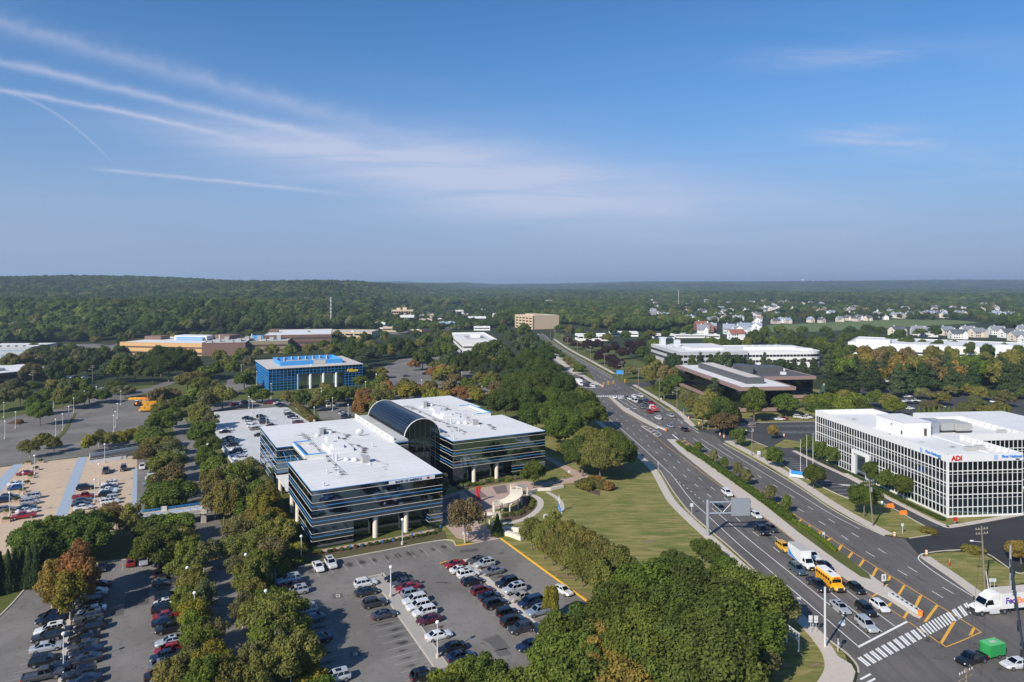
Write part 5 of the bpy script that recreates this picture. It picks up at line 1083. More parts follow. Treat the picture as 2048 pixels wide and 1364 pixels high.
def car_type(stations, base, top, zb, zt, wb, wt, wheels, rad, roofbits=None, sidewins=2, extra=None):
    b = cabin(loft(stations, PROF), base, top, zb, zt, wb, wt)
    for s in (-1, 1):  # door mirrors
        b.box(base[1] - .55, base[1] - .38, s * wb + (0 if s > 0 else -.22), s * wb + (.22 if s > 0 else 0), zb + .02, zb + .17)
    if extra: extra(b)
    parts = [('body', b.mesh('body', 'car_paint'))]
    B4 = lambda x, s: (x, s * wb, zb); T4 = lambda x, s: (x, s * wt, zt)
    parts.append(('windscreen', MB().poly(win([B4(base[1], -1), B4(base[1], 1), T4(top[1], 1), T4(top[1], -1)], (.07, .08))).mesh('windscreen', 'car_glass')))
    parts.append(('rear_window', MB().poly(win([B4(base[0], 1), B4(base[0], -1), T4(top[0], -1), T4(top[0], 1)], (.09, .12))).mesh('rear_window', 'car_glass')))
    for s in (1, -1):
        m = MB()
        for k in range(sidewins):
            x0, x1 = k / sidewins, (k + 1) / sidewins
            bx = lambda f: base[0] + (base[1] - base[0]) * f; tx = lambda f: top[0] + (top[1] - top[0]) * f
            q = [B4(bx(x0), s), B4(bx(x1), s), T4(tx(x1), s), T4(tx(x0), s)]
            if s > 0: q = [q[1], q[0], q[3], q[2]]
            m.poly(win(q, (.07, .12)))
        parts.append(('side_window', m.mesh('side_window', 'car_glass')))
    if roofbits: parts.append(('sunroof', MB().box(*roofbits).mesh('sunroof', 'car_glass')))
    L0, L1 = stations[0], stations[-1]
    for s in (1, -1):
        y0, y1 = sorted((s * L1[1] * .55, s * (L1[1] + .1)))
        parts.append(('headlight', MB().box(L1[0] - .22, L1[0] - .02, y0, y1, L1[3] - .2, L1[3] - .03).mesh('headlight', 'head_lamp')))
        y0, y1 = sorted((s * L0[1] * .65, s * (L0[1] + .08)))
        parts.append(('tail_light', MB().box(L0[0] + .0 - .02, L0[0] + .16, y0, y1, L0[3] - .25, L0[3] - .03).mesh('tail_light', 'tail_lamp')))
    wl = MB().tube((0, -.11, 0), (0, .11, 0), rad, n=14).mesh('wheel', 'tyre'); rim = MB().tube((0, -.125, 0), (0, .125, 0), rad * .62, n=10).mesh('rim', 'rim')
    return dict(parts=parts, wheel=wl, rim=rim, wpos=[(x, s * wheels[2], rad) for x in wheels[:2] for s in (1, -1)])
def pickup_bed(b):
    b.v = b.v; b.box(-2.65, -.75, -.86, -.74, 1.0, 1.18); b.box(-2.65, -.75, .74, .86, 1.0, 1.18); b.box(-2.7, -2.6, -.86, .86, .95, 1.18)
CARS = {
 'sedan': car_type([(-2.38, .68, .42, .82), (-2.22, .84, .26, 1.0), (-1.5, .91, .2, 1.02), (0, .92, .18, .96), (1.1, .91, .2, .93), (2.0, .86, .24, .80), (2.38, .66, .38, .66)], (-1.72, 1.15), (-.85, .25), .96, 1.44, .80, .60, (-1.42, 1.45, .84), .33, (-.5, .1, -.36, .36, 1.485, 1.492)),
 'SUV': car_type([(-2.32, .74, .45, 1.0), (-2.2, .9, .3, 1.1), (-1.4, .95, .24, 1.12), (0, .95, .22, 1.1), (1.2, .94, .24, 1.08), (2.1, .9, .3, .98), (2.36, .72, .42, .84)], (-2.2, 1.15), (-1.85, .35), 1.09, 1.70, .86, .68, (-1.42, 1.45, .87), .37, (-.9, 0, -.42, .42, 1.745, 1.752), 3, lambda b: [b.box(-1.7, .2, s * .6 - .03, s * .6 + .03, 1.73, 1.79) for s in (-1, 1)]),
 'hatchback': car_type([(-2.05, .70, .42, .95), (-1.95, .86, .28, 1.02), (-1.2, .9, .2, 1.0), (0, .9, .18, .97), (1.0, .9, .2, .95), (1.75, .85, .24, .86), (2.08, .66, .38, .72)], (-1.92, 1.15), (-1.4, .35), .98, 1.54, .80, .62, (-1.25, 1.3, .83), .33),
 'minivan': car_type([(-2.5, .8, .4, 1.0), (-2.4, .94, .28, 1.1), (-1.4, .98, .22, 1.1), (0, .98, .2, 1.08), (1.5, .96, .22, 1.02), (2.2, .88, .28, .88), (2.5, .7, .4, .74)], (-2.4, 1.65), (-2.1, .65), 1.06, 1.74, .90, .72, (-1.5, 1.5, .9), .35, None, 3),
 'pickup': car_type([(-2.8, .86, .5, 1.02), (-2.7, .94, .42, 1.04), (-1.2, .98, .36, 1.04), (0, .98, .34, 1.12), (1.4, .97, .36, 1.14), (2.5, .92, .42, 1.06), (2.82, .78, .5, .92)], (-.75, 1.45), (-.45, .75), 1.10, 1.86, .88, .72, (-1.75, 1.8, .9), .41, None, 2, pickup_bed),
 'jeep': car_type([(-2.0, .78, .55, 1.12), (-1.9, .82, .45, 1.14), (0, .84, .42, 1.14), (.7, .82, .42, 1.14), (1.8, .72, .48, 1.08), (1.95, .66, .55, .98)], (-1.95, .75), (-1.85, .5), 1.12, 1.82, .80, .74, (-1.3, 1.3, .84), .42, None, 3, lambda b: b.tube((-2.02, 0, 1.0), (-2.25, 0, 1.0), .38, n=12)),
 'van': car_type([(-2.9, .9, .4, 1.2), (-2.8, .98, .3, 1.25), (0, 1.0, .26, 1.25), (1.9, .98, .28, 1.15), (2.6, .9, .34, .95), (2.85, .75, .45, .8)], (-2.86, 2.05), (-2.8, 1.15), 1.2, 2.45, .96, .82, (-1.8, 1.9, .92), .37, None, 1),
}
COL = {'black': (.012, .012, .014), 'dark blue': (.012, .022, .06), 'navy': (.01, .016, .04), 'charcoal': (.035, .037, .042), 'dark grey': (.07, .072, .078), 'grey': (.16, .165, .17), 'silver': (.42, .44, .46), 'white': (.78, .78, .77), 'red': (.30, .012, .014), 'maroon': (.09, .012, .018), 'blue': (.02, .06, .22), 'teal': (.06, .11, .14), 'beige': (.36, .32, .27), 'light blue': (.26, .32, .40), 'yellow': (.85, .40, .01), 'green': (.02, .25, .05), 'tan': (.26, .21, .16)}
OCC = []
def vehicle(kind, colr, u, v, heading, where, group, lod=None, zc=.7, s=1.0, world=None):
    """a car whose visual centre is seen at pixel (u, v); heading = world direction of its nose"""
    x, y = world if world else P(u, v, zc); ang = math.atan2(heading[1], heading[0]) + RND.uniform(-.02, .02)
    name = {'SUV': 'parked_suv', 'sedan': 'parked_sedan', 'hatchback': 'parked_hatchback', 'minivan': 'parked_minivan', 'pickup': 'pickup_truck', 'jeep': 'parked_jeep', 'van': 'cargo_van'}[kind]
    if 'road' in group or 'avenue' in group: name = name.replace('parked_', 'driving_')
    lab = '%s %s %s' % (colr, {'jeep': 'boxy off-roader'}.get(kind, kind), where)
    if 'driving' in name: name = name
    t = thing(name, lab, {'SUV': 'suv', 'jeep': 'off-roader', 'pickup': 'pickup', 'van': 'van'}.get(kind, 'car'), (x, y, .035), ang, group, s * RND.uniform(.97, 1.03))
    C = CARS[kind]; near = y < 185 if lod is None else lod
    _f = RND.uniform(.85, 1.12); c = tuple(min(.8, k * _f) for k in COL[colr])
    for n_, me in C['parts']:
        if n_ in ('headlight', 'tail_light') and y > 330: continue
        if n_ == 'sunroof' and RND.random() < .55: continue
        put(n_, me, t, color=c if n_ == 'body' else None)
    for p_ in C['wpos']:
        w = put('wheel', C['wheel'], t, p_)
        if y < 330: put('rim', C['rim'], w)
    OCC.append((x, y)); return t
e2, e1 = (E2.x, E2.y), (E1.x, E1.y); me2, me1 = (-E2.x, -E2.y), (-E1.x, -E1.y)
def row(T, where, group, head, items):
    """items: 'kind colour x y' in zoomed-crop coordinates through T; a trailing ! turns the car round"""
    for it in items.split(';'):
        it = it.strip()
        if not it: continue
        hd = head
        if it.endswith('!'): it = it[:-1].strip(); hd = (-head[0], -head[1])
        w = it.split(); kind = {'s': 'sedan', 'u': 'SUV', 'h': 'hatchback', 'm': 'minivan', 'p': 'pickup', 'j': 'jeep', 'v': 'van'}[w[0]]
        colr = {'bk': 'black', 'nv': 'navy', 'db': 'dark blue', 'ch': 'charcoal', 'dg': 'dark grey', 'gr': 'grey', 'si': 'silver', 'wh': 'white', 'rd': 'red', 'ma': 'maroon', 'bl': 'blue', 'te': 'teal', 'be': 'beige', 'lb': 'light blue', 'ye': 'yellow', 'tn': 'tan'}[w[1]]
        vehicle(kind, colr, *T(float(w[2]), float(w[3])), hd, where, group)
# front lot of the glass office
row(C2, 'beside the hedge of the front lot', 'cars by the hedge in the front lot', me2, 'u si 890 445; s rd 930 497; u si 955 545; u si 1025 725; s te 1090 788; s db 1150 970; u si 1305 1320')
row(C2, 'against the front lawn kerb', 'cars against the lawn kerb', me1, 's wh 1150 325; u wh 1262 297')
row(C2, 'on the hedge side of the gravel strip', 'cars on the hedge side of the gravel strip', e2, 'u wh 1575 475; s ch 1585 548; u ch 1655 652; s dg 1742 752; u bk 2105 1298')
row(C3, 'on the plaza side of the gravel strip', 'cars on the plaza side of the gravel strip', e2, 's bk 145 420!; s dg 205 470!; s rd 250 512!; h lb 285 562; u wh 315 627!; u wh 345 680!; u wh 400 732!; s ma 440 797!; s wh 525 940; s bk 645 1052!; s db 718 1125')
row(C3, 'on the strip side of the concrete divider', 'cars on the near side of the divider', e2, 's rd 670 303!; s wh 725 350; u wh 790 393; s bk 830 455; u ma 915 542; s nv 985 592; u bk 1035 660; j bk 1145 748; u bk 1192 815; u ch 1268 878!')
row(C3, 'on the lawn side of the concrete divider', 'cars on the far side of the divider', me2, 's dg 872 265; u si 938 300; s gr 1010 366; u bk 1140 472; u si 1205 527; s be 1268 596; m db 1352 645; u lb 1420 725; s nv 1500 880; s db 1340 1028')
row(C3, 'driving along the yellow kerb of the front lot', 'car on the move in the front lot', (.62, -.78), 's wh 1640 535')
# left lot
row(C1, 'in the left lot outer row by the dark lawn', 'cars in the outer row of the left lot', me2, 's bk 480 750; s nv 455 790; u wh 450 893; u ch 430 952; s si 420 1045!; u bk 405 1165!; p dg 385 1300!; s bk 480 1240')
row(C1, 'in the left lot middle row beside the lamp post', 'cars in the middle row of the left lot', me2, 's ma 880 495; s wh 845 562; u bk 800 625; s wh 828 712; u dg 795 775; s ch 800 825; u bk 805 872; s bk 755 960; s dg 748 1028; s nv 775 1085; s ch 762 1158; u bk 712 1288; s nv 755 1345')
row(C1, 'in the left lot row against the hedge of trees', 'cars against the tree belt in the left lot', e2, 'h bk 1480 290!; j bk 1480 395; s dg 1480 460; s nv 1510 592; s wh 1500 645; u bk 1480 705; s rd 1500 760; s nv 1495 815; u bk 1522 878!; s si 1530 992!; h rd 1510 1070!; s nv 1485 1118!; s gr 1465 1200; s bk 1450 1290; s lb 1500 1350')
row(C1, 'at the lawn end of the left lot', 'cars at the lawn end of the left lot', e1, 's ch 915 325!; u rd 1175 282; s si 1290 270!')
CB = lambda x, y: (x / 4.486, 780 + y / 4.486)
row(CB, 'beside the planters of the brick lot', 'cars beside the planters', e2, 's rd 220 743!; s wh 150 838; h bl 135 873!; u bk 85 960; m nv 40 985; s gr 45 1065; u si 280 955!; u si 268 1003; s nv 240 1050; s wh 238 1080; p rd 212 1128!')
row(CB, 'in the near row of the brick lot centre', 'cars in the near row of the centre block', e2, 'u bk 765 873; p rd 750 953; s dg 742 988; s nv 732 1020; s wh 748 1050')
row(CB, 'in the far row of the brick lot centre', 'cars in the far row of the centre block', e2, 'u wh 985 838!; s nv 985 866; s wh 980 892; s wh 968 910; u bk 965 935; u si 978 972!; u wh 985 1000')
row(CB, 'by the ramp wall of the brick lot', 'cars by the ramp wall', me1, 'p dg 950 722; j ch 1110 703; u wh 1275 688; s ma 1135 1112')
row(CB, 'under the trees at the edge of the brick lot', 'cars under the trees by the brick lot', e2, 's nv 1415 688; u wh 1410 708; u wh 1395 748; s wh 1380 782; s lb 1355 832; s wh 1400 800')
CD = lambda x, y: (380 + x / 4.4875, 780 + y / 4.4875)
row(CD, 'along the outer wall of the pale deck', 'cars along the outer wall of the deck', me2, 's bk 310 372; s wh 330 355; s ch 345 428; s gr 355 450; s dg 362 470; u bk 378 492; s wh 420 528; u bk 412 550; s lb 430 578; s si 442 602; u wh 455 614; u wh 447 662')
row(CD, 'in the near middle row of the pale deck', 'cars in the near half of the deck middle row', e2, 's bk 515 248; s ch 545 262; u wh 540 292; s wh 560 320; s tn 590 345')
row(CD, 'in the far middle row of the pale deck', 'cars in the far half of the deck middle row', e2, 'u ch 640 238; s nv 658 264; u dg 672 290; s ma 735 318; s bk 630 400')
row(CD, 'along the far parapet of the pale deck', 'cars along the far parapet of the deck', e2, 's wh 872 188; s ch 892 212; s nv 922 237; u wh 952 266; s dg 968 286; s rd 992 296')
row(CD, 'at the building corner of the pale parking deck', 'car at the deck corner', me1, 'u wh 600 684')
row(CD, 'on the asphalt beyond the pale parking deck', 'cars beyond the deck', e2, 's bk 450 150; u bk 500 108; u wh 572 102; s rd 395 124; s ma 700 112; s rd 735 110; s wh 790 116; s nv 810 128; s ch 832 142')
row(CD, 'in the side lot behind the vault', 'cars in the side lot behind the vault', e2, 'v wh 1252 122; v wh 1275 140; s nv 1375 200; s lb 1388 215; s nv 1400 228; s ch 1405 246; s wh 1380 208')
# the avenue
dn = (0.115, -0.993); up = (-0.14, 0.99)
row(K5, 'waiting in the near avenue queue', 'cars queued on the avenue', dn, 'u ye 300 152; u te 425 352; p bk 605 492; s bk 680 318; s wh 560 222; h bk 955 520; s si 810 688; u bk 1040 712; h wh 1165 678; u si 1045 848')
C6b = lambda x, y: (1400 + x / 4.488, 780 + y / 4.488)
row(C6b, 'near the sign gantry on the avenue', 'cars on the avenue by the gantry', (.14, -.99), 'u wh 242 922; u dg 180 1062; h wh 503 1118; p bk 547 1258; s ch 640 1236')
row(K5b, 'in the far avenue queue before the signals', 'cars in the far avenue queue', up, 's wh 305 62; s dg 415 62; s wh 445 76; u wh 482 54; v wh 488 98; p wh 540 54; s bk 538 97; s nv 592 92; p rd 640 115; s gr 555 152; s dg 586 130; p rd 620 192; s si 815 228; u wh 700 250; s lb 808 320; u bk 937 354')
CDd = lambda x, y: (1000 + x / 4.871, 600 + y / 4.871)
row(CDd, 'facing the far intersection', 'cars facing the far intersection', (.25, -.97), 's ch 795 762; u wh 715 820; s ch 845 835; u dg 866 812; u wh 900 832; s si 660 825; s dg 820 822')
row(CDd, 'far up the avenue', 'cars far up the avenue', up, 's wh 372 333')
row(K6, 'turning on the cross street', 'cars on the cross road', (-.985, -.17), 's wh 1370 1195')
vehicle('pickup', 'black', *K6(965, 1155), (-.93, -.37), 'towing the green trailer across the intersection', 'pickup on the cross road')
# office car parks on the far right
CR = lambda x, y: (1628 + x / 4.871, 540 + y / 4.871)
row(CR, 'in the dark lot behind the white grid building', 'cars behind the white grid building', (.99, .1), 'u wh 300 1178; s bk 320 1212; u bk 495 1220; s wh 540 1265; s wh 910 1228; s si 1180 1222; s bk 1310 1195; s wh 995 1272; s nv 935 1292; s wh 905 1275; u wh 1230 1330; s ch 100 1200; s bk 160 1215; u dg 220 1230; s wh 170 1275; s wh 300 1285; s nv 250 1255; s ch 1000 1290; s wh 930 1345; u bk 1530 1345; s wh 1765 1280; s wh 170 1240')
row(CR, 'under the pines behind the far car park', 'cars under the pines', (.99, .1), 's wh 640 1022; s wh 700 1080; s nv 300 1040; s nv 350 1045; s wh 820 1020; s rd 500 1045; u wh 1255 1050; s wh 1110 1060')
row(C6b, 'beside the black glass building', 'cars beside the black glass building', (.99, .1), 'u wh 885 240; s wh 945 247; u wh 985 240; s rd 750 255; s wh 715 258; s bk 620 258')
CL = lambda x, y: (x / 4.871, 540 + y / 4.871)
row(CL, 'outside the brick office on the left', 'cars outside the brick office', (.5, .86), 's rd 580 1032; s wh 690 1040; s wh 715 1042; s nv 745 1042; u wh 835 1050; u wh 1015 1162')
CN = lambda x, y: (740 + x / 4.871, 540 + y / 4.871)
row(CN, 'in the orchard lot among autumn trees', 'cars in the orchard lot', e2, 's rd 485 1125; s wh 550 1115; s nv 250 1140; s bk 440 1115; s dg 350 1030; s nv 540 1008; s nv 620 1018; s bk 780 1005; s ch 930 1132; s nv 1000 1000')
CNk = lambda x, y: (380 + x / 4.871, 540 + y / 4.871)
row(CNk, 'around the blue glass building', 'cars around the blue glass building', e2, 's nv 280 990; s ma 1440 1272; s bk 1500 1270; s ch 1550 1265; s bk 2000 1140; s ma 440 1195; s nv 495 1200; s bk 1780 1040 ')

# ---- lorries, bus and other single vehicles
def wheels_for(t, pos, r, wid=.32):
    for x, y in pos:
        w = MB().tube((x, y - wid / 2, r), (x, y + wid / 2, r), r, n=16).build('wheel', 'tyre', t)
        MB().tube((x, y - wid / 2 - .02, r), (x, y + wid / 2 + .02, r), r * .55, n=10).build('rim', 'rim', w)
def lamp_pair(t, x, w, z, m='head_lamp', n='headlight'):
    for s in (1, -1): MB().box(x - .04, x + .06, s * w - .18, s * w + .18, z, z + .22).build(n, m, t)
def box_truck():
    x, y = P(*K5(470, 262), 1.2); t = thing('box_truck', 'white box truck with blue swoosh on its side beside the school bus queue', 'truck', (x, y, .035), math.atan2(dn[1], dn[0]), None)
    body = MB().box(-3.9, 1.4, -1.22, 1.22, .9, 3.55).build('cargo_box', 'white_paint', t); MB().box(-3.92, 1.42, -1.2, 1.2, 3.55, 3.6).build('box_roof', 'roof_grey', body)
    for s in (1, -1): MB().poly([(-3.7, s * 1.235, 1.0), (.6, s * 1.235, 1.0), (-.8, s * 1.235, 1.25), (-2.2, s * 1.235, 1.6), (-3.7, s * 1.235, 2.6)]).build('swoosh', 'blue_letter', body)
    c = cabin(loft([(1.45, .95, .5, 1.5), (2.6, 1.0, .45, 1.5), (3.5, .95, .45, 1.3), (3.85, .8, .5, 1.15)], PROF), (1.45, 3.0), (1.5, 2.4), 1.45, 2.3, .95, .8); c.build('cab', 'white_paint', t)
    MB().poly(win([(3.0, -.95, 1.45), (3.0, .95, 1.45), (2.4, .8, 2.3), (2.4, -.8, 2.3)], (.05, .06))).build('windscreen', 'car_glass', t)
    for s in (1, -1):
        q = [(1.45, s * .95, 1.45), (3.0, s * .95, 1.45), (2.4, s * .8, 2.3), (1.5, s * .8, 2.3)]
        MB().poly(win(q if s < 0 else [q[1], q[0], q[3], q[2]], (.12, .12))).build('side_window', 'car_glass', t)
    MB().box(3.8, 3.92, -.6, .6, .6, 1.05).build('grille', 'black_plastic', t); MB().box(3.8, 3.95, -.9, .9, .42, .6).build('bumper', 'metal_dark', t); MB().box(3.93, 3.97, -.2, .2, .45, .6).build('number_plate', 'yellow_letter', t)
    lamp_pair(t, 3.86, .75, .85); wheels_for(t, [(2.9, .95), (2.9, -.95), (-2.4, 1.0), (-2.4, -1.0)], .42)
box_truck()
def school_bus():
    x, y = P(*K5(722, 452), 1.2); t = thing('school_bus', 'yellow school bus with white roof in the avenue queue', 'bus', (x, y, .035), math.atan2(dn[1], dn[0]))
    prof = [(.95, 0), (1, .06), (1, .62), (.98, .80), (.86, .93), (.55, 1.0)]
    b = loft([(-3.6, 1.1, .55, 2.72), (-3.5, 1.17, .5, 2.8), (2.0, 1.17, .5, 2.8), (2.15, 1.12, .5, 2.72)], prof).build('body', 'bus_yellow', t)
    MB().prism([(-3.5, -.95), (2.05, -.95), (2.05, .95), (-3.5, .95)], 2.70, 2.86).build('roof', 'white_paint', b)
    for k in range(4): MB().box(-3.0 + k * 1.2, -2.2 + k * 1.2, -.3, .3, 2.86, 2.93).build('roof_hatch', 'metal_dark' if k == 2 else 'white_paint', b) if k in (1, 2) else None
    h = loft([(2.1, 1.05, .5, 1.55), (3.2, 1.0, .5, 1.4), (3.55, .85, .55, 1.2)], PROF).build('bonnet', 'bus_yellow', t)
    for s in (1, -1):
        for k in range(6): MB().box(-3.3 + k * .85, -2.65 + k * .85, s * 1.175 - .01, s * 1.175 + .01, 1.75, 2.3).build('side_window', 'car_glass', t)
        for z in (1.15, 1.45, .8): MB().box(-3.5, 2.0, s * 1.18 - .012, s * 1.18 + .012, z, z + .06).build('rub_rail', 'black_plastic', t)
        MB().box(2.0, 2.25, s * 1.25 - .1, s * 1.25 + .1, 1.5, 2.0).build('mirror', 'black_plastic', t)
    MB().poly([(2.17, -.95, 1.6), (2.17, .95, 1.6), (2.17, .9, 2.3), (2.17, -.9, 2.3)]).build('windscreen', 'car_glass', t)
    MB().box(2.1, 2.2, -.6, .6, 2.38, 2.66).build('head_sign', 'orange_paint', t); o = put('lettering', text_mesh('SCHOOL BUS', .2, 'black_plastic', .01, .01), t, (2.22, 0, 2.52)); o.rotation_euler = (math.pi / 2, 0, math.pi / 2)
    MB().box(3.5, 3.62, -.55, .55, .65, 1.15).build('grille', 'black_plastic', t); MB().box(3.5, 3.7, -1.05, 1.05, .45, .65).build('bumper', 'black_plastic', t); lamp_pair(t, 3.5, .75, .9)
    wheels_for(t, [(2.6, .95), (2.6, -.95), (-2.2, .98), (-2.2, -.98)], .45)
school_bus()
def semi():
    hd = (-.985, -.17); ang = math.atan2(hd[1], hd[0]); fx, fy = P(1962, 1232)
    x, y = fx + .985 * 1.0, fy + 1.0
    t = thing('truck_tractor', 'white semi truck cab with roof fairing entering the crosswalk', 'truck', (x, y, .035), ang)
    L = MB(); L = cabin(loft([(-2.6, 1.2, .75, 2.0), (-.4, 1.22, .7, 2.0), (.6, 1.2, .7, 1.75), (1.9, 1.08, .7, 1.5), (2.2, .9, .75, 1.25)], PROF), (-2.5, .7), (-2.4, -.1), 1.95, 2.95, 1.15, 1.05)
    cab_ = L.build('cab', 'white_paint', t)
    f = MB(); f.prism([(-2.5, -1.1), (-.1, -1.0), (-.1, 1.0), (-2.5, 1.1)], 2.95, 2.97); f.poly([(-.1, -1, 2.97), (-.1, 1, 2.97), (-1.4, 1.0, 3.85), (-1.4, -1.0, 3.85)]); f.poly([(-1.4, -1, 3.85), (-1.4, 1, 3.85), (-2.5, 1.1, 3.95), (-2.5, -1.1, 3.95)])
    for s in (1, -1): q = [(-2.5, s * 1.1, 2.97), (-.1, s * 1, 2.97), (-1.4, s * 1, 3.85), (-2.5, s * 1.1, 3.95)]; f.poly(q if s < 0 else q[::-1])
    f.build('roof_fairing', 'white_paint', t)
    MB().poly(win([(.7, -1.15, 1.95), (.7, 1.15, 1.95), (-.1, 1.05, 2.95), (-.1, -1.05, 2.95)], (.04, .05))).build('windscreen', 'car_glass', t)
    for s in (1, -1):
        q = [(-1.3, s * 1.19, 2.0), (.45, s * 1.19, 2.0), (-.1, s * 1.1, 2.85), (-1.1, s * 1.1, 2.85)]
        MB().poly(q if s < 0 else q[::-1]).build('side_window', 'car_glass', t)
        MB().box(.5, .65, s * 1.4 - .1, s * 1.4 + .1, 1.9, 2.6).build('mirror', 'black_plastic', t)
        MB().box(-2.4, -.6, s * 1.05 - .2, s * 1.05 + .2, .35, .75).build('fuel_tank', 'metal_light', t)
    MB().box(2.1, 2.28, -.6, .6, .75, 1.25).build('grille', 'black_plastic', t); MB().box(2.05, 2.35, -1.15, 1.15, .35, .72).build('bumper', 'metal_dark', t); lamp_pair(t, 2.0, .92, .95)
    MB().box(-4.6, -2.4, -.5, .5, .7, .95).build('chassis', 'metal_dark', t)
    wheels_for(t, [(1.2, 1.0), (1.2, -1.0), (-3.6, .95), (-3.6, -.95)], .5, .34)
    r = thing('box_trailer', 'white box trailer with purple and orange lettering behind the semi truck cab', 'trailer', (x, y, .035), ang)
    bx = MB().box(-11.5, -2.75, -1.28, 1.28, 1.1, 3.95).build('cargo_box', 'white_paint', r); MB().box(-11.55, -2.7, -1.29, 1.29, 3.95, 4.0).build('box_roof', 'roof_tan', bx)
    for s in (1, -1):
        rot = 0 if s < 0 else math.pi
        for tx, size, mt, off, z in (('Fed', 1.35, 'purple_letter', -4.0, 2.6), ('Ex', 1.35, 'orange_paint', -6.0, 2.6)):
            xx = -4.7 if tx == 'Fed' else -6.75
            o = put('lettering', text_mesh(tx, 1.55, mt, .01, .05, .92), bx, (xx, s * 1.30, 2.5)); o.rotation_euler = (math.pi / 2, 0, rot)
    for tx, mt, yy in (('Fed', 'purple_letter', .32), ('Ex', 'orange_paint', -.5)):
        o = put('lettering', text_mesh(tx, .75, mt, .01, .03, .92), bx, (-2.73, -yy, 3.55)); o.rotation_euler = (math.pi / 2, 0, math.pi / 2)
    for k in range(9): MB().box(-11.3 + k, -11.22 + k, -1.295, -1.28, 1.15, 3.9).build('rib', 'white_paint', bx)
    MB().box(-11, -3.5, -.5, .5, .9, 1.1).build('chassis', 'metal_dark', r); wheels_for(r, [(-9.6, 1.0), (-9.6, -1.0), (-10.8, 1.0), (-10.8, -1.0)], .5, .4)
    for s in (1, -1): MB().box(-5.1, -4.9, s * .8 - .06, s * .8 + .06, .1, .9).build('landing_leg', 'metal_dark', r)
semi()
def green_trailer():
    x, y = P(*K6(1150, 1085), .9); t = thing('cargo_trailer', 'bright green enclosed trailer towed by the black pickup', 'trailer', (x, y, .035), math.atan2(-.30, -.95))
    b = MB().box(-1.7, 1.6, -1.0, 1.0, .5, 2.3); b.poly([(1.6, -1, .5), (1.9, -.6, .5), (1.9, -.6, 2.2), (1.6, -1, 2.3)]); o = b.build('body', 'plain', t); o.color = (.02, .28, .07, 1)
    r = MB().box(-1.65, 1.55, -.95, .95, 2.3, 2.38).build('roof', 'plain', t); r.color = (.10, .42, .16, 1); MB().box(-.6, .3, -.3, .3, 2.38, 2.44).build('roof_hatch', 'roof_grey', t)
    for k in range(3): MB().poly([(-1.0 + k * .9, -1.012, .8), (-.6 + k * .9, -1.012, .9), (-.75 + k * .9, -1.012, 1.6), (-1.0 + k * .9, -1.012, 1.4)]).build('decal', 'yellow_letter', t)
    MB().tube((1.7, 0, .5), (3.0, 0, .55), .06, n=6).build('drawbar', 'metal_dark', t); wheels_for(t, [(-.3, .98), (-.3, -.98)], .34, .22); lamp_pair(t, -1.7, .8, .7, 'tail_lamp', 'tail_light')
green_trailer()
def tow_truck():
    x, y = P(*K5b(660, 172), 1.0); t = thing('flatbed_truck', 'white and red flatbed truck in the far avenue queue', 'truck', (x, y, .035), math.atan2(up[1], up[0]), None)
    cabin(loft([(1.3, 1.0, .6, 1.6), (2.6, 1.05, .6, 1.6), (3.6, .95, .6, 1.5), (3.9, .8, .65, 1.3)], PROF), (1.3, 3.0), (1.35, 2.6), 1.55, 2.7, 1.0, .9).build('cab', 'white_paint', t)
    MB().box(-3.8, 1.2, -1.15, 1.15, .95, 1.15).build('bed', 'metal_grey', t); MB().box(-3.9, -2.4, -1.1, 1.1, 1.15, 1.7).build('load', 'red_paint', t); MB().box(.7, 1.15, -1.1, 1.1, 1.15, 2.5).build('headboard', 'red_paint', t)
    for k in range(3): MB().tube((-2.2 + k, -1, 1.2), (-1.7 + k, .9, 1.9), .08, n=5).build('strut', 'metal_light', t)
    wheels_for(t, [(2.7, .95), (2.7, -.95), (-2.4, 1), (-2.4, -1)], .45); lamp_pair(t, -3.9, .9, 1.0, 'tail_lamp', 'tail_light')
tow_truck()
def box_truck2():
    x, y = P(*CDd(775, 812), 1.2); t = thing('box_truck', 'small white box truck waiting at the far intersection', 'truck', (x, y, .035), math.atan2(-.97, .25))
    MB().box(-4, 1.8, -1.2, 1.2, .9, 3.6).build('cargo_box', 'white_paint', t); cabin(loft([(1.85, 1.0, .5, 1.5), (3.2, 1.0, .5, 1.5), (3.9, .85, .5, 1.2)], PROF), (1.85, 3.3), (1.9, 2.8), 1.45, 2.4, 1.0, .85).build('cab', 'white_paint', t)
    MB().poly(win([(3.3, -1, 1.45), (3.3, 1, 1.45), (2.8, .85, 2.4), (2.8, -.85, 2.4)], (.05, .06))).build('windscreen', 'car_glass', t); wheels_for(t, [(2.9, .95), (2.9, -.95), (-2.4, 1), (-2.4, -1)], .45)
box_truck2()
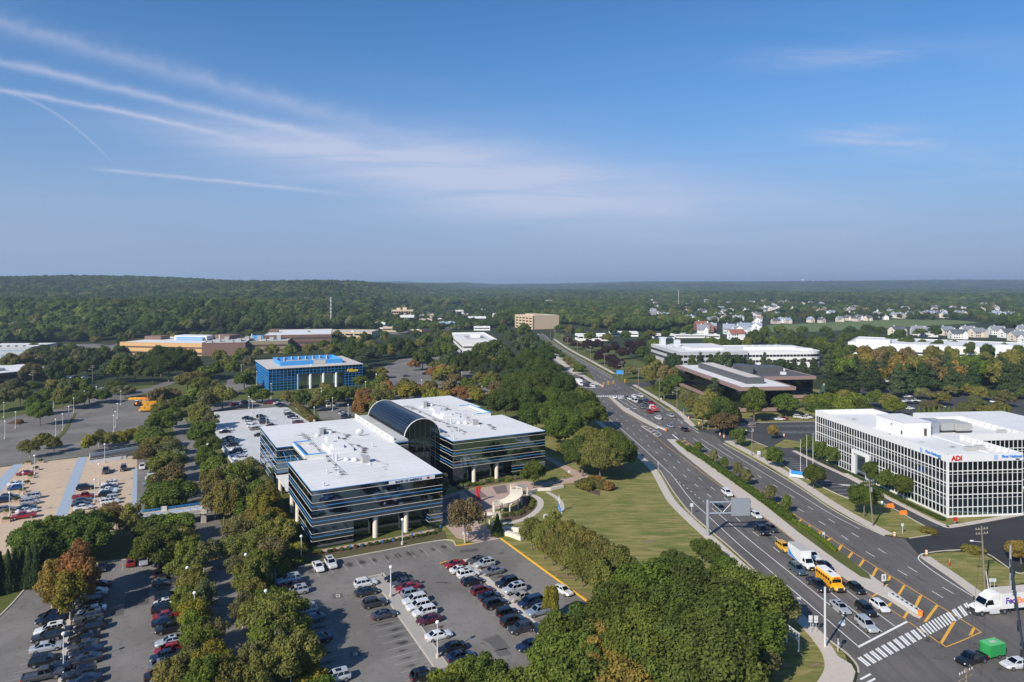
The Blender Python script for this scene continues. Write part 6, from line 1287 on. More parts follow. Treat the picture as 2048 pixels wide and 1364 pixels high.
# yellow plant parked at the tree edge of the upper lot
def yellow_plant(u, v, rz, lab, kind):
    x, y = P(u, v); t = thing('construction_vehicle', lab, 'vehicle', (x, y, .035), rz, 'yellow machines in the upper lot')
    if kind == 'truck':
        cabin(loft([(-3.4, 1.1, .6, 1.5), (1.2, 1.15, .6, 1.5), (3.2, 1.1, .6, 1.5), (3.5, .9, .7, 1.3)], PROF), (1.3, 3.1), (1.4, 2.7), 1.45, 2.7, 1.05, .9).build('body', 'bus_yellow', t)
        MB().box(-3.3, 1.0, -1.1, 1.1, 1.5, 2.2).build('tub', 'bus_yellow', t); MB().poly(win([(3.1, -1.05, 1.45), (3.1, 1.05, 1.45), (2.7, .9, 2.7), (2.7, -.9, 2.7)], (.06, .08))).build('windscreen', 'car_glass', t)
        MB().tube((-3, 0, 2.2), (1.4, .2, 3.1), .18, n=6).build('boom', 'bus_yellow', t); MB().box(-3.6, -2.7, -.6, .6, 2.0, 3.0).build('bucket', 'bus_yellow', t)
        wheels_for(t, [(2.2, 1), (2.2, -1), (-2.0, 1), (-2.0, -1)], .5)
    elif kind == 'tractor':
        MB().box(-.4, 1.9, -.45, .45, .8, 1.7).build('bonnet', 'orange_paint', t); c = MB().box(-1.5, -.4, -.75, .75, 1.0, 1.9).build('cab_base', 'orange_paint', t); MB().box(-1.4, -.45, -.65, .65, 1.9, 2.7).build('cab', 'car_glass', t); MB().box(-1.55, -.35, -.75, .75, 2.7, 2.82).build('cab_roof', 'white_paint', t)
        wheels_for(t, [(-1.1, .95), (-1.1, -.95)], .85, .4); wheels_for(t, [(1.4, .8), (1.4, -.8)], .5, .3)
    else:
        for k in range(5): MB().box(-5 + k * 2.05, -3.1 + k * 2.05, -.9, .9, .1, 1.0 + .12 * (k % 2)).build('barrier', 'bus_yellow' if k < 3 else 'orange_paint', t)
yellow_plant(*CB(1320, 195), ANG_E + math.pi, 'yellow utility truck nearest the lamp in the upper lot', 'truck'); yellow_plant(*CB(1345, 165), ANG_E + math.pi, 'yellow utility truck second in the upper lot group', 'truck'); yellow_plant(*CB(1335, 135), ANG_E + math.pi, 'yellow utility truck farthest in the upper lot group', 'truck')
yellow_plant(*CB(1245, 143), 1.2, 'orange tractor with glazed cab in the upper lot', 'tractor'); yellow_plant(*CB(1250, 85), .15, 'row of stacked yellow barrier blocks behind the machines', 'barrier')
# ---------------------------------------------------------------- trees and shrubs
def leaf_mesh(name, lobes, n, size, seed, core=.74, up=-.55, flat=1.0, m='leaf', droop=0.0):
    """lobes: (x, y, z, rx, rz); n leaf clumps spread over the outer shell of the lobes, plus a rough inner mass"""
    g = np.random.default_rng(seed); Lb = np.array(lobes, float)
    wgt = Lb[:, 3] ** 2; wgt /= wgt.sum(); C = []; D = []
    need = n
    while need > 0:
        k = g.choice(len(Lb), need * 2, p=wgt); d = g.normal(size=(need * 2, 3)); d /= np.linalg.norm(d, axis=1)[:, None]
        ok = d[:, 2] > up; k = k[ok]; d = d[ok]
        rad = g.uniform(.66, 1.0, len(k)) ** .7 * g.uniform(.95, 1.22, len(k))
        c = Lb[k, :3] + d * np.stack([Lb[k, 3], Lb[k, 3], Lb[k, 4]], 1) * rad[:, None]
        q = (c[:, None, :] - Lb[None, :, :3]) / np.stack([Lb[:, 3], Lb[:, 3], Lb[:, 4]], 1)[None]
        inside = (np.linalg.norm(q, axis=2) < .70).any(1)
        c = c[~inside][:need]; d = d[~inside][:need]; C.append(c); D.append(d); need -= len(c)
    C = np.concatenate(C); D = np.concatenate(D); n = len(C)
    nr = D * .9 + g.normal(size=(n, 3)) * .55; nr[:, 2] += .25; nr[:, :2] *= flat; nr /= np.linalg.norm(nr, axis=1)[:, None]
    a = np.cross(nr, g.normal(size=(n, 3))); a /= np.linalg.norm(a, axis=1)[:, None]; b = np.cross(nr, a)
    s = size * g.uniform(.55, 1.35, n)[:, None]
    V = np.stack([C - a * s * .8, C - b * s * .55 - nr * s * .15, C + a * s * .8, C + b * s * .55 - nr * s * .15], 1).reshape(-1, 3)
    lo, hi = C[:, 2].min(), C[:, 2].max()
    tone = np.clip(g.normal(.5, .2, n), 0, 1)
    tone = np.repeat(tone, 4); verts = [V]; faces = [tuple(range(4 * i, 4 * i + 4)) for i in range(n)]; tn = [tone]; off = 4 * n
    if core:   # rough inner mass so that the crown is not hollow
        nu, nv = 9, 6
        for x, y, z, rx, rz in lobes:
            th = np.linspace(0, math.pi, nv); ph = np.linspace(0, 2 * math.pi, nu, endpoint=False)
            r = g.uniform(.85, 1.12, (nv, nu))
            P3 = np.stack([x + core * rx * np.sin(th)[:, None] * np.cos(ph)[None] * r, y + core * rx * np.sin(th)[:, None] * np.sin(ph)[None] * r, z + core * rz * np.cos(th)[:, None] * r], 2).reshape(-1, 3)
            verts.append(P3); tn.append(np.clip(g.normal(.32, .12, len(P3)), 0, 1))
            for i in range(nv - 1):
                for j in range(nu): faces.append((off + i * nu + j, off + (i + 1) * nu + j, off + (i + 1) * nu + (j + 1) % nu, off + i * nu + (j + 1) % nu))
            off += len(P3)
    me = bpy.data.meshes.new(name); me.from_pydata(np.concatenate(verts).tolist(), [], faces)
    at = me.attributes.new('tone', 'FLOAT', 'POINT'); at.data.foreach_set('value', np.concatenate(tn).astype(np.float32))
    me.materials.append(MATS[m]); me.update(); return me
def trunk_mesh(name, lobes, r0, m='bark', fork=.5, seed=0):
    g = random.Random(seed); b = MB(); z1 = min(l[2] for l in lobes) + .12
    b.tube((0, 0, 0), (g.uniform(-.03, .03), g.uniform(-.03, .03), z1), r0, r0 * .7, n=7)
    for l in lobes[:7]:
        mid = (l[0] * .45, l[1] * .45, z1 + (l[2] - z1) * .5); b.tube((0, 0, z1 * .9), mid, r0 * .5, r0 * .33, n=5); b.tube(mid, (l[0] * .95, l[1] * .95, l[2] + l[4] * .5), r0 * .33, r0 * .1, n=4)
    return b.mesh(name, m)
def lobes_round(seed, k=12, rx=1.0, zc=1.22, rz=.74, lr=(.34, .5)):
    g = random.Random(seed); out = [(0, 0, zc, rx * .58, rz * .62)]
    for i in range(k):
        t = i * 2.399 + g.uniform(-.4, .4); f = (i + .5) / k; zz = 1 - 1.75 * f + g.uniform(-.1, .1); rad = math.sqrt(max(.05, 1 - zz * zz)) * g.uniform(.5, .92)
        r = g.uniform(*lr); out.append((math.cos(t) * rad * rx, math.sin(t) * rad * rx, zc + zz * rz * .68, r * rx, r * g.uniform(.75, .95)))
    return out
KINDS = {}
def kind(name, variants, trunk_r, m_bark='bark'): KINDS[name] = [(leaf, trunk_mesh('trunk', lb, trunk_r, m_bark, seed=i)) for i, (leaf, lb) in enumerate(variants)]
def mk(fn, seeds, n, size, core=.74, **kw): return [(leaf_mesh('crown', fn(s), n, size, s, core, **kw), fn(s)) for s in seeds]
kind('round', mk(lambda s: lobes_round(s, 15, 1.0, 1.2, .78, (.22, .46)), range(1, 8), 5600, .072, core=.66), .06)
kind('big', mk(lambda s: lobes_round(s, 26, 1.0, 1.2, .74, (.18, .38)), range(11, 16), 12500, .047, core=.7), .055)
kind('oval', mk(lambda s: lobes_round(s, 15, .85, 1.22, .95, (.22, .42)), range(21, 26), 5000, .072, core=.66), .05)
kind('airy', mk(lambda s: lobes_round(s, 17, 1.0, 1.15, .9, (.16, .36)), range(31, 36), 3300, .066, core=.4), .05, 'bark_pale')
kind('lollipop', mk(lambda s: lobes_round(s, 12, .95, 1.35, .62, (.4, .5)), range(41, 44), 4600, .066, core=.8), .05)
kind('mid', mk(lambda s: lobes_round(s, 12, 1.0, 1.2, .76, (.24, .48)), range(51, 56), 2400, .11, core=.68), .06)
def lobes_pine(s):
    g = random.Random(s); out = []
    for i in range(8):
        f = i / 7; z = .45 + 1.45 * f; r = (1 - f) * .46 + .26 * g.uniform(.6, 1.25)
        for k in range(4 if f < .8 else 2):
            t = k * 1.57 + i * .8 + g.uniform(-.4, .4); q = g.uniform(.55, .95)
            out.append((math.cos(t) * r * q * .8, math.sin(t) * r * q * .8, z + g.uniform(-.08, .08), r * .55 + .06, .13))
    return out
kind('pine', mk(lobes_pine, range(61, 65), 4200, .07, core=.55, up=-.8), .05)
def lobes_cone(s): return [(0, 0, .18 + .22 * i, .62 * (1 - i / 9.5) + .05, .26) for i in range(9)]
kind('cone', mk(lobes_cone, range(71, 73), 1900, .07, core=.88, up=-.9), .06)
def lobes_shrub(s):
    g = random.Random(s); return [(g.uniform(-.5, .5), g.uniform(-.5, .5), g.uniform(.3, .6), g.uniform(.4, .55), g.uniform(.35, .5)) for _ in range(7)]
SHRUB = [leaf_mesh('shrub', lobes_shrub(s), 900, .12, s, .8) for s in range(81, 85)]
LOD = {'round': 'mid', 'oval': 'mid'}
TC = {'green': (.088, .122, .022), 'dark green': (.052, .078, .018), 'mid green': (.068, .098, .020), 'olive': (.138, .138, .034), 'bright green': (.115, .150, .024), 'yellow-green': (.175, .165, .024), 'golden': (.185, .145, .034), 'rust': (.22, .118, .042), 'grey-green': (.125, .128, .05), 'brownish': (.135, .11, .046), 'maroon': (.036, .022, .02), 'pine green': (.036, .058, .022), 'silver-green': (.2, .215, .13), 'blue-green': (.058, .082, .034)}
TREES = []; SPEC = []
def tree(u, v, h, r, k, colr, where, group, base=False, name=None):
    """crown centre (or trunk foot if base) seen at pixel (u, v); height h and crown radius r in metres"""
    x, y = P(u, v) if base else P(u, v, h * .6)
    if k in LOD and y > 330: k = LOD[k]
    SPEC.append((r / y, x, y, h, r, k, colr, where, group, name))
def build_tree(x, y, h, r, k, colr, where, group, name):
    leaf, tr = RND.choice(KINDS[k]); s = r; sz = h / 1.97
    nm = name or {'pine': 'pine_tree', 'cone': 'conifer'}.get(k, 'deciduous_tree')
    z = float(hill(x, y)) - .04 if y > 600 else -.03
    t = thing(nm, '%s %s %s' % (colr, {'pine': 'pine', 'cone': 'clipped conifer', 'airy': 'thin-leaved tree', 'lollipop': 'round clipped tree', 'big': 'broad tree', 'oval': 'upright tree'}.get(k, 'tree'), where), 'tree', (x, y, z), RND.uniform(0, 6.28), group, (s, s, sz))
    c = tuple(q * RND.uniform(.92, 1.08) for q in TC[colr]); f = RND.uniform(.82, 1.18); c = (c[0] * f * 1.16, c[1] * f * 1.07, c[2] * f * 1.3)
    put('crown', leaf, t, color=c); put('trunk', tr, t); TREES.append((x, y, r)); return t
def trees(where, group, k, colr, h, r, pts, base=False, jit=.2):
    for p in pts:
        kk = k if isinstance(k, str) else RND.choice(k); cc = colr if isinstance(colr, str) else RND.choice(colr); f = RND.uniform(1 - jit, 1 + jit)
        hh, rr_ = (p[2], p[3]) if len(p) > 2 else (h, r)
        tree(p[0], p[1], hh * f, rr_ * RND.uniform(1 - jit, 1 + jit), kk, cc, where, group, base)
def along_px(pts, n, ju=4, jv=4):
    q = []
    for i in range(n):
        s = (i + .5) / n * (len(pts) - 1); k = min(int(s), len(pts) - 2); t = s - k
        q.append((pts[k][0] + (pts[k + 1][0] - pts[k][0]) * t + RND.uniform(-ju, ju), pts[k][1] + (pts[k + 1][1] - pts[k][1]) * t + RND.uniform(-jv, jv)))
    return q
G, DG, MG, OL, BG, YG = 'green', 'dark green', 'mid green', 'olive', 'bright green', 'yellow-green'
# big grove at the corner of the avenue
trees('in the broad grove between front lot and avenue', 'trees of the corner grove', 'big', [G, MG, MG, G], 12, 7, [(1290, 1190), (1365, 1168), (1435, 1180), (1490, 1195), (1245, 1228), (1325, 1238), (1410, 1245), (1470, 1250), (1350, 1310), (1420, 1318), (1295, 1290), (1390, 1205)])
trees('on the avenue side of the corner grove', 'grey-green edge of the grove', 'round', ['grey-green', OL], 8, 4.2, [(1532, 1205), (1545, 1218), (1490, 1312), (1508, 1262)])
trees('with autumn leaves in front of the grove', 'autumn trees by the grove', 'round', ['golden', YG, 'golden'], 9, 4.3, [(1225, 1278), (1200, 1325), (1262, 1338), (1238, 1355)])
trees('left of the grove at the front lot corner', 'dark trees at the lot corner', 'round', [MG, DG, G], 8.5, 4.2, [(1125, 1272), (1165, 1248), (1128, 1318), (1170, 1298), (1118, 1362), (1160, 1350)])
trees('at the bottom of the front lot', 'pale trees below the front lot', 'round', [BG, 'green'], 7.5, 3.7, [(915, 1368), (960, 1356), (1003, 1378), (1048, 1384), (880, 1400)])
trees('on the lawn above the grove', 'shrubby trees above the grove', 'round', [MG, 'grey-green'], 4.8, 2.3, [(1408, 1096), (1428, 1110), (1345, 1118), (1318, 1132), (1370, 1125), (1450, 1130)])
tree(1103, 1200, 6.5, 1.6, 'oval', YG, 'sapling standing in the front lot divider', 'lot sapling')
pr = [(1064, 1100), (1088, 1118), (1105, 1131), (1121, 1142), (1134, 1151), (1149, 1162), (1165, 1174), (1183, 1186), (1200, 1198)]
trees('in the pear row beside the yellow kerb', 'row beside the yellow kerb', 'oval', OL, 7.4, 3.0, pr, True, .06)
trees('in the second row beside the yellow kerb', 'second row beside the yellow kerb', 'oval', OL, 7.2, 3.1, [(1108, 1090), (1135, 1104), (1156, 1118), (1178, 1132), (1198, 1146), (1222, 1160), (1243, 1175)], True, .06)
tree(1248, 1122, 3.6, 2.0, 'round', 'brownish', 'beside the olive rows on the lawn', 'lawn bush'); tree(1228, 1105, 4.2, 2.0, 'cone', DG, 'behind the olive rows on the lawn', 'lawn bush')
# lawn cluster, plaza trees
trees('in the cluster between glass office and avenue', 'lawn cluster by the avenue', 'big', [G, MG, OL], 13, 6.2, [(1165, 905), (1200, 912), (1240, 900), (1222, 885), (1180, 885)], jit=.06)
tree(1067, 942, 8.5, 3.4, 'round', G, 'standing on the plaza before the right wing', 'plaza tree'); tree(930, 1030, 11, 4.2, 'airy', 'brownish', 'beside the plaza entrance of the front lot', 'plaza tree')
tree(995, 1047, 4.8, 2.4, 'cone', DG, 'at the pergola end of the plaza', 'plaza tree'); tree(882, 965, 7, 2.6, 'airy', 'grey-green', 'in the shade between the glass wings', 'plaza tree')
trees('behind the right glass wing', 'grove behind the right wing', 'big', [G, MG, DG, G], 15, 7, [(1020, 785), (1050, 800), (1085, 792), (1065, 830), (1100, 828), (1110, 800), (1145, 815), (1180, 825), (1165, 800), (1035, 765), (1075, 770), (1010, 805), (1125, 775), (1130, 850), (1098, 760)])
trees('on the lawn behind the right glass wing', 'small trees behind the right wing', 'round', [G, OL], 7, 3.5, [(1120, 868), (1000, 800), (1165, 858), (985, 790)])
# belts along the service road
trees('between service road and front lot', 'belt beside the front lot', ['round', 'airy', 'round'], [OL, 'grey-green', G, OL, BG], 7.6, 3.5, [(472, 1000), (500, 1012), (535, 990), (495, 1042), (525, 1048), (555, 1062), (505, 1085), (545, 1098), (520, 1125), (502, 1152), (508, 1185), (540, 1205), (568, 1220), (525, 1230), (552, 1250), (535, 1275), (577, 1262), (562, 1295), (590, 1305)])
trees('under the left face of the glass office', 'trees under the left glass face', 'round', [BG, YG, G], 6.4, 3.2, [(490, 985), (518, 985), (535, 1002), (512, 1015), (535, 1040)])
trees('between left lot and service road', 'belt beside the left lot', ['round', 'airy', 'round'], [OL, 'grey-green', BG, OL, 'yellow-green'], 6.8, 3.0, [(368, 1078), (380, 1100), (372, 1135), (384, 1162), (380, 1195), (392, 1225), (384, 1258), (398, 1288), (388, 1318), (420, 1322), (378, 1350), (412, 1358), (450, 1352), (350, 1355), (440, 1335), (360, 1375)])
trees('leaning over the service road', 'trees over the service road', 'airy', ['grey-green', OL], 6.5, 2.9, [(462, 1095), (478, 1128), (408, 1105), (486, 1215), (420, 1262), (470, 1060), (500, 1320), (520, 1345), (408, 1192)])
trees('at the top of the left lot', 'trees above the left lot', 'round', [G, MG], 8, 4.3, [(308, 1055), (335, 1072), (318, 1090), (345, 1050)])
trees('between brick lot and left lot', 'trees below the brick lot', 'round', [G, MG, G], 8.2, 4.2, [(60, 1076), (95, 1070), (128, 1062), (160, 1055), (190, 1050), (78, 1090), (145, 1080), (112, 1088), (180, 1072)])
trees('at the corner of the brick lot', 'thin trees at the brick lot corner', 'airy', ['brownish', 'olive'], 7, 2.6, [(222, 1022), (232, 1030), (262, 1035), (205, 1035)])
trees('turning autumn gold in the left lot', 'autumn trees in the left lot', 'airy', ['golden', 'yellow-green'], 8.6, 3.6, [(104, 1158), (118, 1182), (140, 1180)], jit=.08)
trees('turning rusty in the left lot', 'autumn trees in the left lot', 'oval', 'rust', 10.2, 3.2, [(156, 1132), (166, 1162), (142, 1150)], jit=.08)
trees('in the dark row beside the left lot', 'dark conifer row', 'cone', 'pine green', 7.5, 2.4, [(u, 1140 - .2 * u) for u in (-40, -20, 0, 16, 30, 44, 58, 72, 86)], jit=.08)
trees('between service road and parking deck', 'belt beside the deck', ['round', 'airy'], [OL, 'grey-green', G, BG], 9, 4.4, [(388, 790), (412, 800), (398, 828), (420, 838), (405, 862), (418, 890), (410, 915), (428, 935), (445, 955), (425, 965), (455, 975), (470, 955), (485, 945), (500, 945), (430, 995), (448, 1000)])
trees('between brick lot and service road', 'belt beside the brick lot', ['round', 'airy', 'round'], [OL, 'grey-green', G, 'brownish'], 9, 4.7, [(318, 792), (340, 790), (328, 815), (345, 832), (322, 842), (300, 872), (318, 888), (338, 900), (300, 905), (330, 930), (345, 955), (325, 962), (350, 985), (330, 995), (360, 805)])
trees('pale-leaved, beside the brick lot', 'pale tree', 'airy', 'silver-green', 7, 3.2, [(338, 930), (352, 918)])
trees('clipped dark, at the ramp of the footbridge', 'dark shrub tree', 'cone', DG, 5, 2.4, [(300, 1005), (312, 1015)])
trees('in the short row above the brick lot', 'row above the brick lot', 'airy', [OL, 'yellow-green', OL], 6.4, 3.2, [(178, 884), (198, 874), (218, 878), (240, 876), (262, 872), (280, 866), (60, 892), (85, 880), (108, 886)], jit=.08)
# upper left
trees('behind the upper lot', 'trees behind the upper lot', ['round', 'big'], [MG, G, OL, 'grey-green'], 9, 4.6, [(10, 795), (40, 790), (70, 806), (95, 790), (125, 792), (150, 800), (178, 788), (135, 772), (105, 770), (60, 772), (25, 772), (160, 770), (-15, 805), (205, 790), (80, 822), (228, 772), (250, 780)])
trees('along the street above the upper lot', 'trees along the upper street', ['round', 'big'], [MG, OL, 'blue-green', 'grey-green', G], 12, 5.6, [(150, 728), (175, 735), (195, 722), (215, 742), (235, 738), (255, 728), (270, 742), (290, 732), (245, 715), (180, 712), (205, 708), (160, 708), (305, 745), (280, 715), (120, 715), (95, 712), (75, 722), (50, 722), (20, 725), (130, 738), (140, 700), (85, 700), (110, 745), (60, 745)])
trees('tall and dark above the street bend', 'dark trees at the street bend', 'big', DG, 19, 8, [(350, 712), (370, 722), (338, 728), (322, 716)])
trees('between the street and the blue glass building', 'trees left of the blue glass building', ['round', 'big'], [G, OL, OL, BG, 'grey-green'], 10, 4.9, [(390, 735), (410, 745), (432, 738), (452, 725), (475, 715), (498, 725), (505, 745), (488, 758), (375, 760), (400, 770), (425, 772), (445, 790), (418, 792), (395, 755), (465, 735), (440, 712), (485, 705), (515, 705), (545, 700), (580, 702), (620, 698), (660, 700)])
trees('in front of the blue glass building', 'trees before the blue glass building', 'round', [G, MG, OL], 8, 4.2, [(508, 786), (525, 790), (575, 794), (605, 796), (650, 780), (662, 792), (690, 788), (708, 785), (722, 762), (738, 772), (745, 750), (720, 745), (635, 805)])
trees('autumn-tinted behind the vault', 'autumn trees behind the vault', 'round', ['rust', 'brownish', OL], 9, 4.2, [(735, 805), (718, 815), (752, 800), (728, 792), (745, 815)])
orch = [(RND.uniform(750, 1010), RND.uniform(722, 798)) for _ in range(46)]
trees('in the autumn orchard lot', 'orchard lot trees', 'round', ['golden', 'rust', OL, G, 'yellow-green', 'brownish', OL, G], 8.5, 4.4, orch)
trees('in the dark belt behind the orchard lot', 'dark belt behind the orchard lot', ['round', 'big'], [DG, MG, DG, 'blue-green'], 15, 7.2, [(762, 700), (790, 690), (820, 702), (845, 715), (870, 705), (895, 722), (920, 728), (945, 718), (968, 705), (990, 692), (1010, 712), (1032, 728), (1055, 715), (1075, 735), (1095, 742), (1040, 690), (1062, 678), (1020, 672), (1048, 660), (1075, 695), (1000, 735), (975, 742), (1025, 752), (1060, 752), (885, 690), (1005, 660), (1090, 712), (735, 710), (708, 700), (690, 715), (960, 730), (1088, 765)])
# median and right side of the avenue
trees('in the far median strip', 'bushes in the far median', 'mid', [MG, OL, G], 5, 3.2, [(1098, 688), (1106, 697), (1115, 704), (1124, 712), (1133, 719), (1142, 727), (1150, 733), (1157, 740), (1163, 735)])
trees('in the near median hedge', 'saplings in the near median', 'airy', ['grey-green', G], 4.6, 1.5, [(1396, 893), (1428, 912), (1448, 925), (1476, 938), (1494, 952), (1540, 985), (1573, 1005)], jit=.2)
trees('dark purple, along the far avenue', 'purple trees along the avenue', ['round', 'mid'], 'maroon', 10, 5.2, [(1135, 680), (1150, 688), (1175, 690), (1195, 688), (1212, 700), (1230, 695), (1245, 705), (1200, 712), (1222, 718), (1260, 690), (1280, 688), (1235, 728), (1270, 702)])
trees('behind the purple trees', 'trees behind the purple ones', 'mid', [MG, G, DG, OL], 11, 5.6, [(1180, 672), (1215, 675), (1250, 670), (1290, 675), (1310, 690), (1285, 705), (1300, 668), (1160, 665), (1140, 660), (1120, 655), (1190, 655), (1225, 660)])
trees('white-stemmed, beside the far driveway', 'birches by the driveway', 'airy', ['grey-green', 'brownish', OL], 9, 3.6, [(1262, 742), (1295, 745), (1305, 752), (1372, 795), (1385, 805), (1400, 812)])
trees('along the avenue before the black glass building', 'trees before the black glass building', 'round', [DG, MG, OL, 'brownish'], 10.5, 5, [(1312, 735), (1330, 748), (1345, 765), (1328, 775), (1338, 728), (1300, 722), (1355, 745), (1420, 800), (1445, 815), (1460, 825), (1432, 826), (1405, 822), (1448, 842)])
tree(1428, 778, 13, 5.5, 'pine', 'blue-green', 'against the black glass building', 'pine'); trees('upright before the black glass building', 'upright trees at the black glass building', 'oval', [G, BG], 11.5, 5.6, [(1508, 806), (1572, 808)])
trees('before the dark car park', 'trees before the dark car park', 'round', [BG, OL, G, MG], 9, 4.6, [(1628, 803), (1655, 800), (1640, 818), (1690, 792), (1712, 800), (1752, 795), (1775, 800), (1788, 812), (1720, 815), (1690, 815)])
trees('between the two dark office blocks', 'pines between the office blocks', ['pine', 'round', 'pine'], ['pine green', MG, 'blue-green'], 12, 5, along_px([(1330, 722), (1420, 722), (1520, 726), (1640, 735)], 17, 5, 5))
trees('in the pine and gold belt on the right', 'pine belt on the right', 'pine', ['pine green', 'blue-green', 'pine green'], 17, 6.2, along_px([(1650, 738), (1740, 740), (1850, 736), (1960, 740), (2080, 745)], 26, 6, 18))
trees('in the pine and gold belt on the right', 'golden belt on the right', 'round', ['golden', OL, 'brownish', OL, G], 15, 6.2, along_px([(1668, 718), (1750, 728), (1850, 722), (1960, 730), (2060, 735)], 30, 6, 20))
trees('along the back of the dark car park', 'small trees in the dark car park', 'round', [OL, MG, 'grey-green'], 7, 3.8, [(1900, 780), (1935, 778), (1960, 785), (1985, 790), (2010, 795), (2040, 785), (1845, 785), (1880, 795), (1950, 808), (2000, 815), (1975, 822), (1930, 818), (1860, 812)])
trees('in the hedge row behind the grid building', 'clipped conifers behind the white grid building', 'cone', BG, 4.6, 1.9, [(1838 + 10 * i, 822) for i in range(10)] + [(2000 + 9 * i, 823) for i in range(3)], jit=.05)
trees('in front of the white warehouse', 'trees before the warehouse', 'mid', [DG, MG, G], 12, 6, [(1680, 690), (1700, 700), (1655, 698), (1640, 688), (1625, 676), (1660, 672), (1690, 675), (1720, 672), (1750, 676), (1785, 680), (1815, 686), (1845, 690), (1875, 692), (1905, 690), (1940, 698), (1975, 702), (2010, 700), (2040, 706), (1800, 668), (1840, 664), (1870, 662), (1760, 662), (1735, 658), (1700, 660)])
trees('behind the grey office block', 'trees behind the grey office', 'mid', [DG, MG, G, OL], 12, 6, [(1420, 686), (1445, 690), (1470, 688), (1495, 686), (1520, 680), (1545, 684), (1570, 680), (1595, 684), (1620, 690), (1640, 700), (1580, 668), (1605, 662), (1530, 664), (1510, 672), (1560, 660), (1650, 660), (1330, 668), (1350, 662), (1375, 660)])
lol = [(1478, 893, 6.8, 3.0), (1548, 935, 6.8, 2.9), (1627, 978, 6.6, 2.9), (1728, 1034, 8.2, 3.8)]
trees('on the verge before the grid building', 'clipped trees on the verge', 'lollipop', MG, 6.6, 2.9, lol, True, .03)
trees('along the front of the grid building', 'clipped trees along the white grid building', 'lollipop', MG, 6.8, 2.6, [(1618, 911), (1641, 922), (1665, 934), (1745, 970), (1774, 986), (1807, 1002)], True, .05)
tree(1546, 862, 5.5, 2.3, 'airy', 'golden', 'on the kerb tip of the office lot', 'lot tip tree', False); tree(2042, 1100, 5, 2.6, 'round', 'golden', 'at the right edge beside new asphalt', 'edge tree'); tree(1448, 852, 4.5, 2.6, 'round', OL, 'at the office lot driveway mouth', 'driveway tree')

trees('behind the orange factory', 'trees behind the factory', 'mid', [MG, DG, G, OL], 11, 5.5, [(RND.uniform(170, 640), RND.uniform(655, 680)) for _ in range(46)])
trees('between the town and the orchard lot', 'trees before the town', 'mid', [MG, DG, G, OL], 10, 5, [(RND.uniform(640, 905), RND.uniform(668, 702)) for _ in range(44)])
trees('below the hill on the left', 'trees below the hill', 'mid', [MG, OL, 'grey-green'], 9, 4.6, [(RND.uniform(60, 240), RND.uniform(690, 712)) for _ in range(16)])
rest = []
SPEC.sort(key=lambda q: -q[0]); nd = 0
for q in SPEC:
    if q[5] not in ('pine', 'cone'):
        nd += 1
        if nd > 296: rest.append(q[1:]); continue
    build_tree(*q[1:])

# shrubs
def shrub(u, v, r, h, colr, where, group, name='shrub'):
    x, y = P(u, v); t = put(name, RND.choice(SHRUB), None, (x, y, -.02), RND.uniform(0, 6.28), (r, r, h), tuple(q * RND.uniform(.85, 1.15) for q in TC[colr]), None, '%s rounded shrub %s' % (colr, where), 'shrub', group)
for x, y, r, c in ((30, 830, 3.0, 'brownish'), (140, 815, 2.6, 'rust'), (190, 850, 2.6, 'brownish'), (250, 860, 2.4, 'rust'), (60, 860, 2.4, 'olive'), (100, 840, 2.6, 'olive')): shrub(*K5b(x, y + 35), r, 2.6, c, 'in the bed at the lawn trees', 'shrubs at the lawn trees')
shrub(*C4(1200, 555), 3.0, 3.2, 'brownish', 'behind the right glass wing', 'shrub behind the wing')
for i, p_ in enumerate(along_px([C4(250, 880), C4(500, 835), C4(840, 790)], 16, 2, 2)): shrub(*p_, 1.1, 1.0, RND.choice([MG, OL, 'silver-green', 'grey-green']), 'below the right glass wing', 'shrubs below the right wing')
for p_ in along_px([(622, 1110), (760, 1088), (872, 1066)], 20, 2, 1): shrub(*p_, .75, .7, RND.choice([DG, 'brownish', MG]), 'below the sign front of the glass office', 'shrubs below the sign front')
for p_ in along_px([C4(680, 1140), C4(800, 1110), C4(900, 1050), C4(920, 980)], 16, 5, 5): shrub(*p_, .9, .8, RND.choice(['grey-green', MG, 'brownish', OL]), 'in the crescent bed of the plaza', 'shrubs in the crescent bed')
for p_ in ((574, 1118), (590, 1108), (560, 1138), (545, 1155), (528, 1172), (582, 1130), (568, 1090), (585, 1085), (596, 1095), (602, 1340), (612, 1352), (590, 1328), (620, 1372), (640, 1390)): shrub(*p_, 2.8, 2.4, RND.choice([BG, 'yellow-green', G]), 'between front lot and service road', 'bright shrubs by the front lot')
shrub(1858, 1066, 2.2, 1.3, 'golden', 'on the grass tip by the new asphalt', 'tip shrub', 'ornamental_grass'); shrub(1945, 1104, 2.6, 1.6, 'golden', 'on the grass island by the cross street', 'island shrub', 'ornamental_grass'); shrub(2035, 1112, 2.0, 1.4, 'brownish', 'beside the new asphalt at the right', 'island shrub', 'ornamental_grass')
for x, y, c in ((175, 300, 'rust'), (1650, 640, OL)): shrub(*CB(x, y), 1.8, 1.8, c, 'on a kerb island of the upper lots', 'island shrubs')
def hedge(name, label, px, w, h, colr, n=26, size=.28):
    """a run of hedge: leafy lobes along a line on the ground"""
    p = smooth(W(px), 4); L = plen(p); k = max(4, int(L / (w * .55))); lb = []
    x0, y0 = p[0]
    for i in range(k):
        q = along(p, L * i / k, L * i / k + .3)
        if q: lb.append((q[0][0] - x0, q[0][1] - y0, h * RND.uniform(.42, .55), w * RND.uniform(.48, .62), h * RND.uniform(.45, .6)))
    put(name, leaf_mesh('hedge', lb, int(L * n), size, 5, .85), None, (x0, y0, .05), color=TC[colr], label=label, cat='hedge')
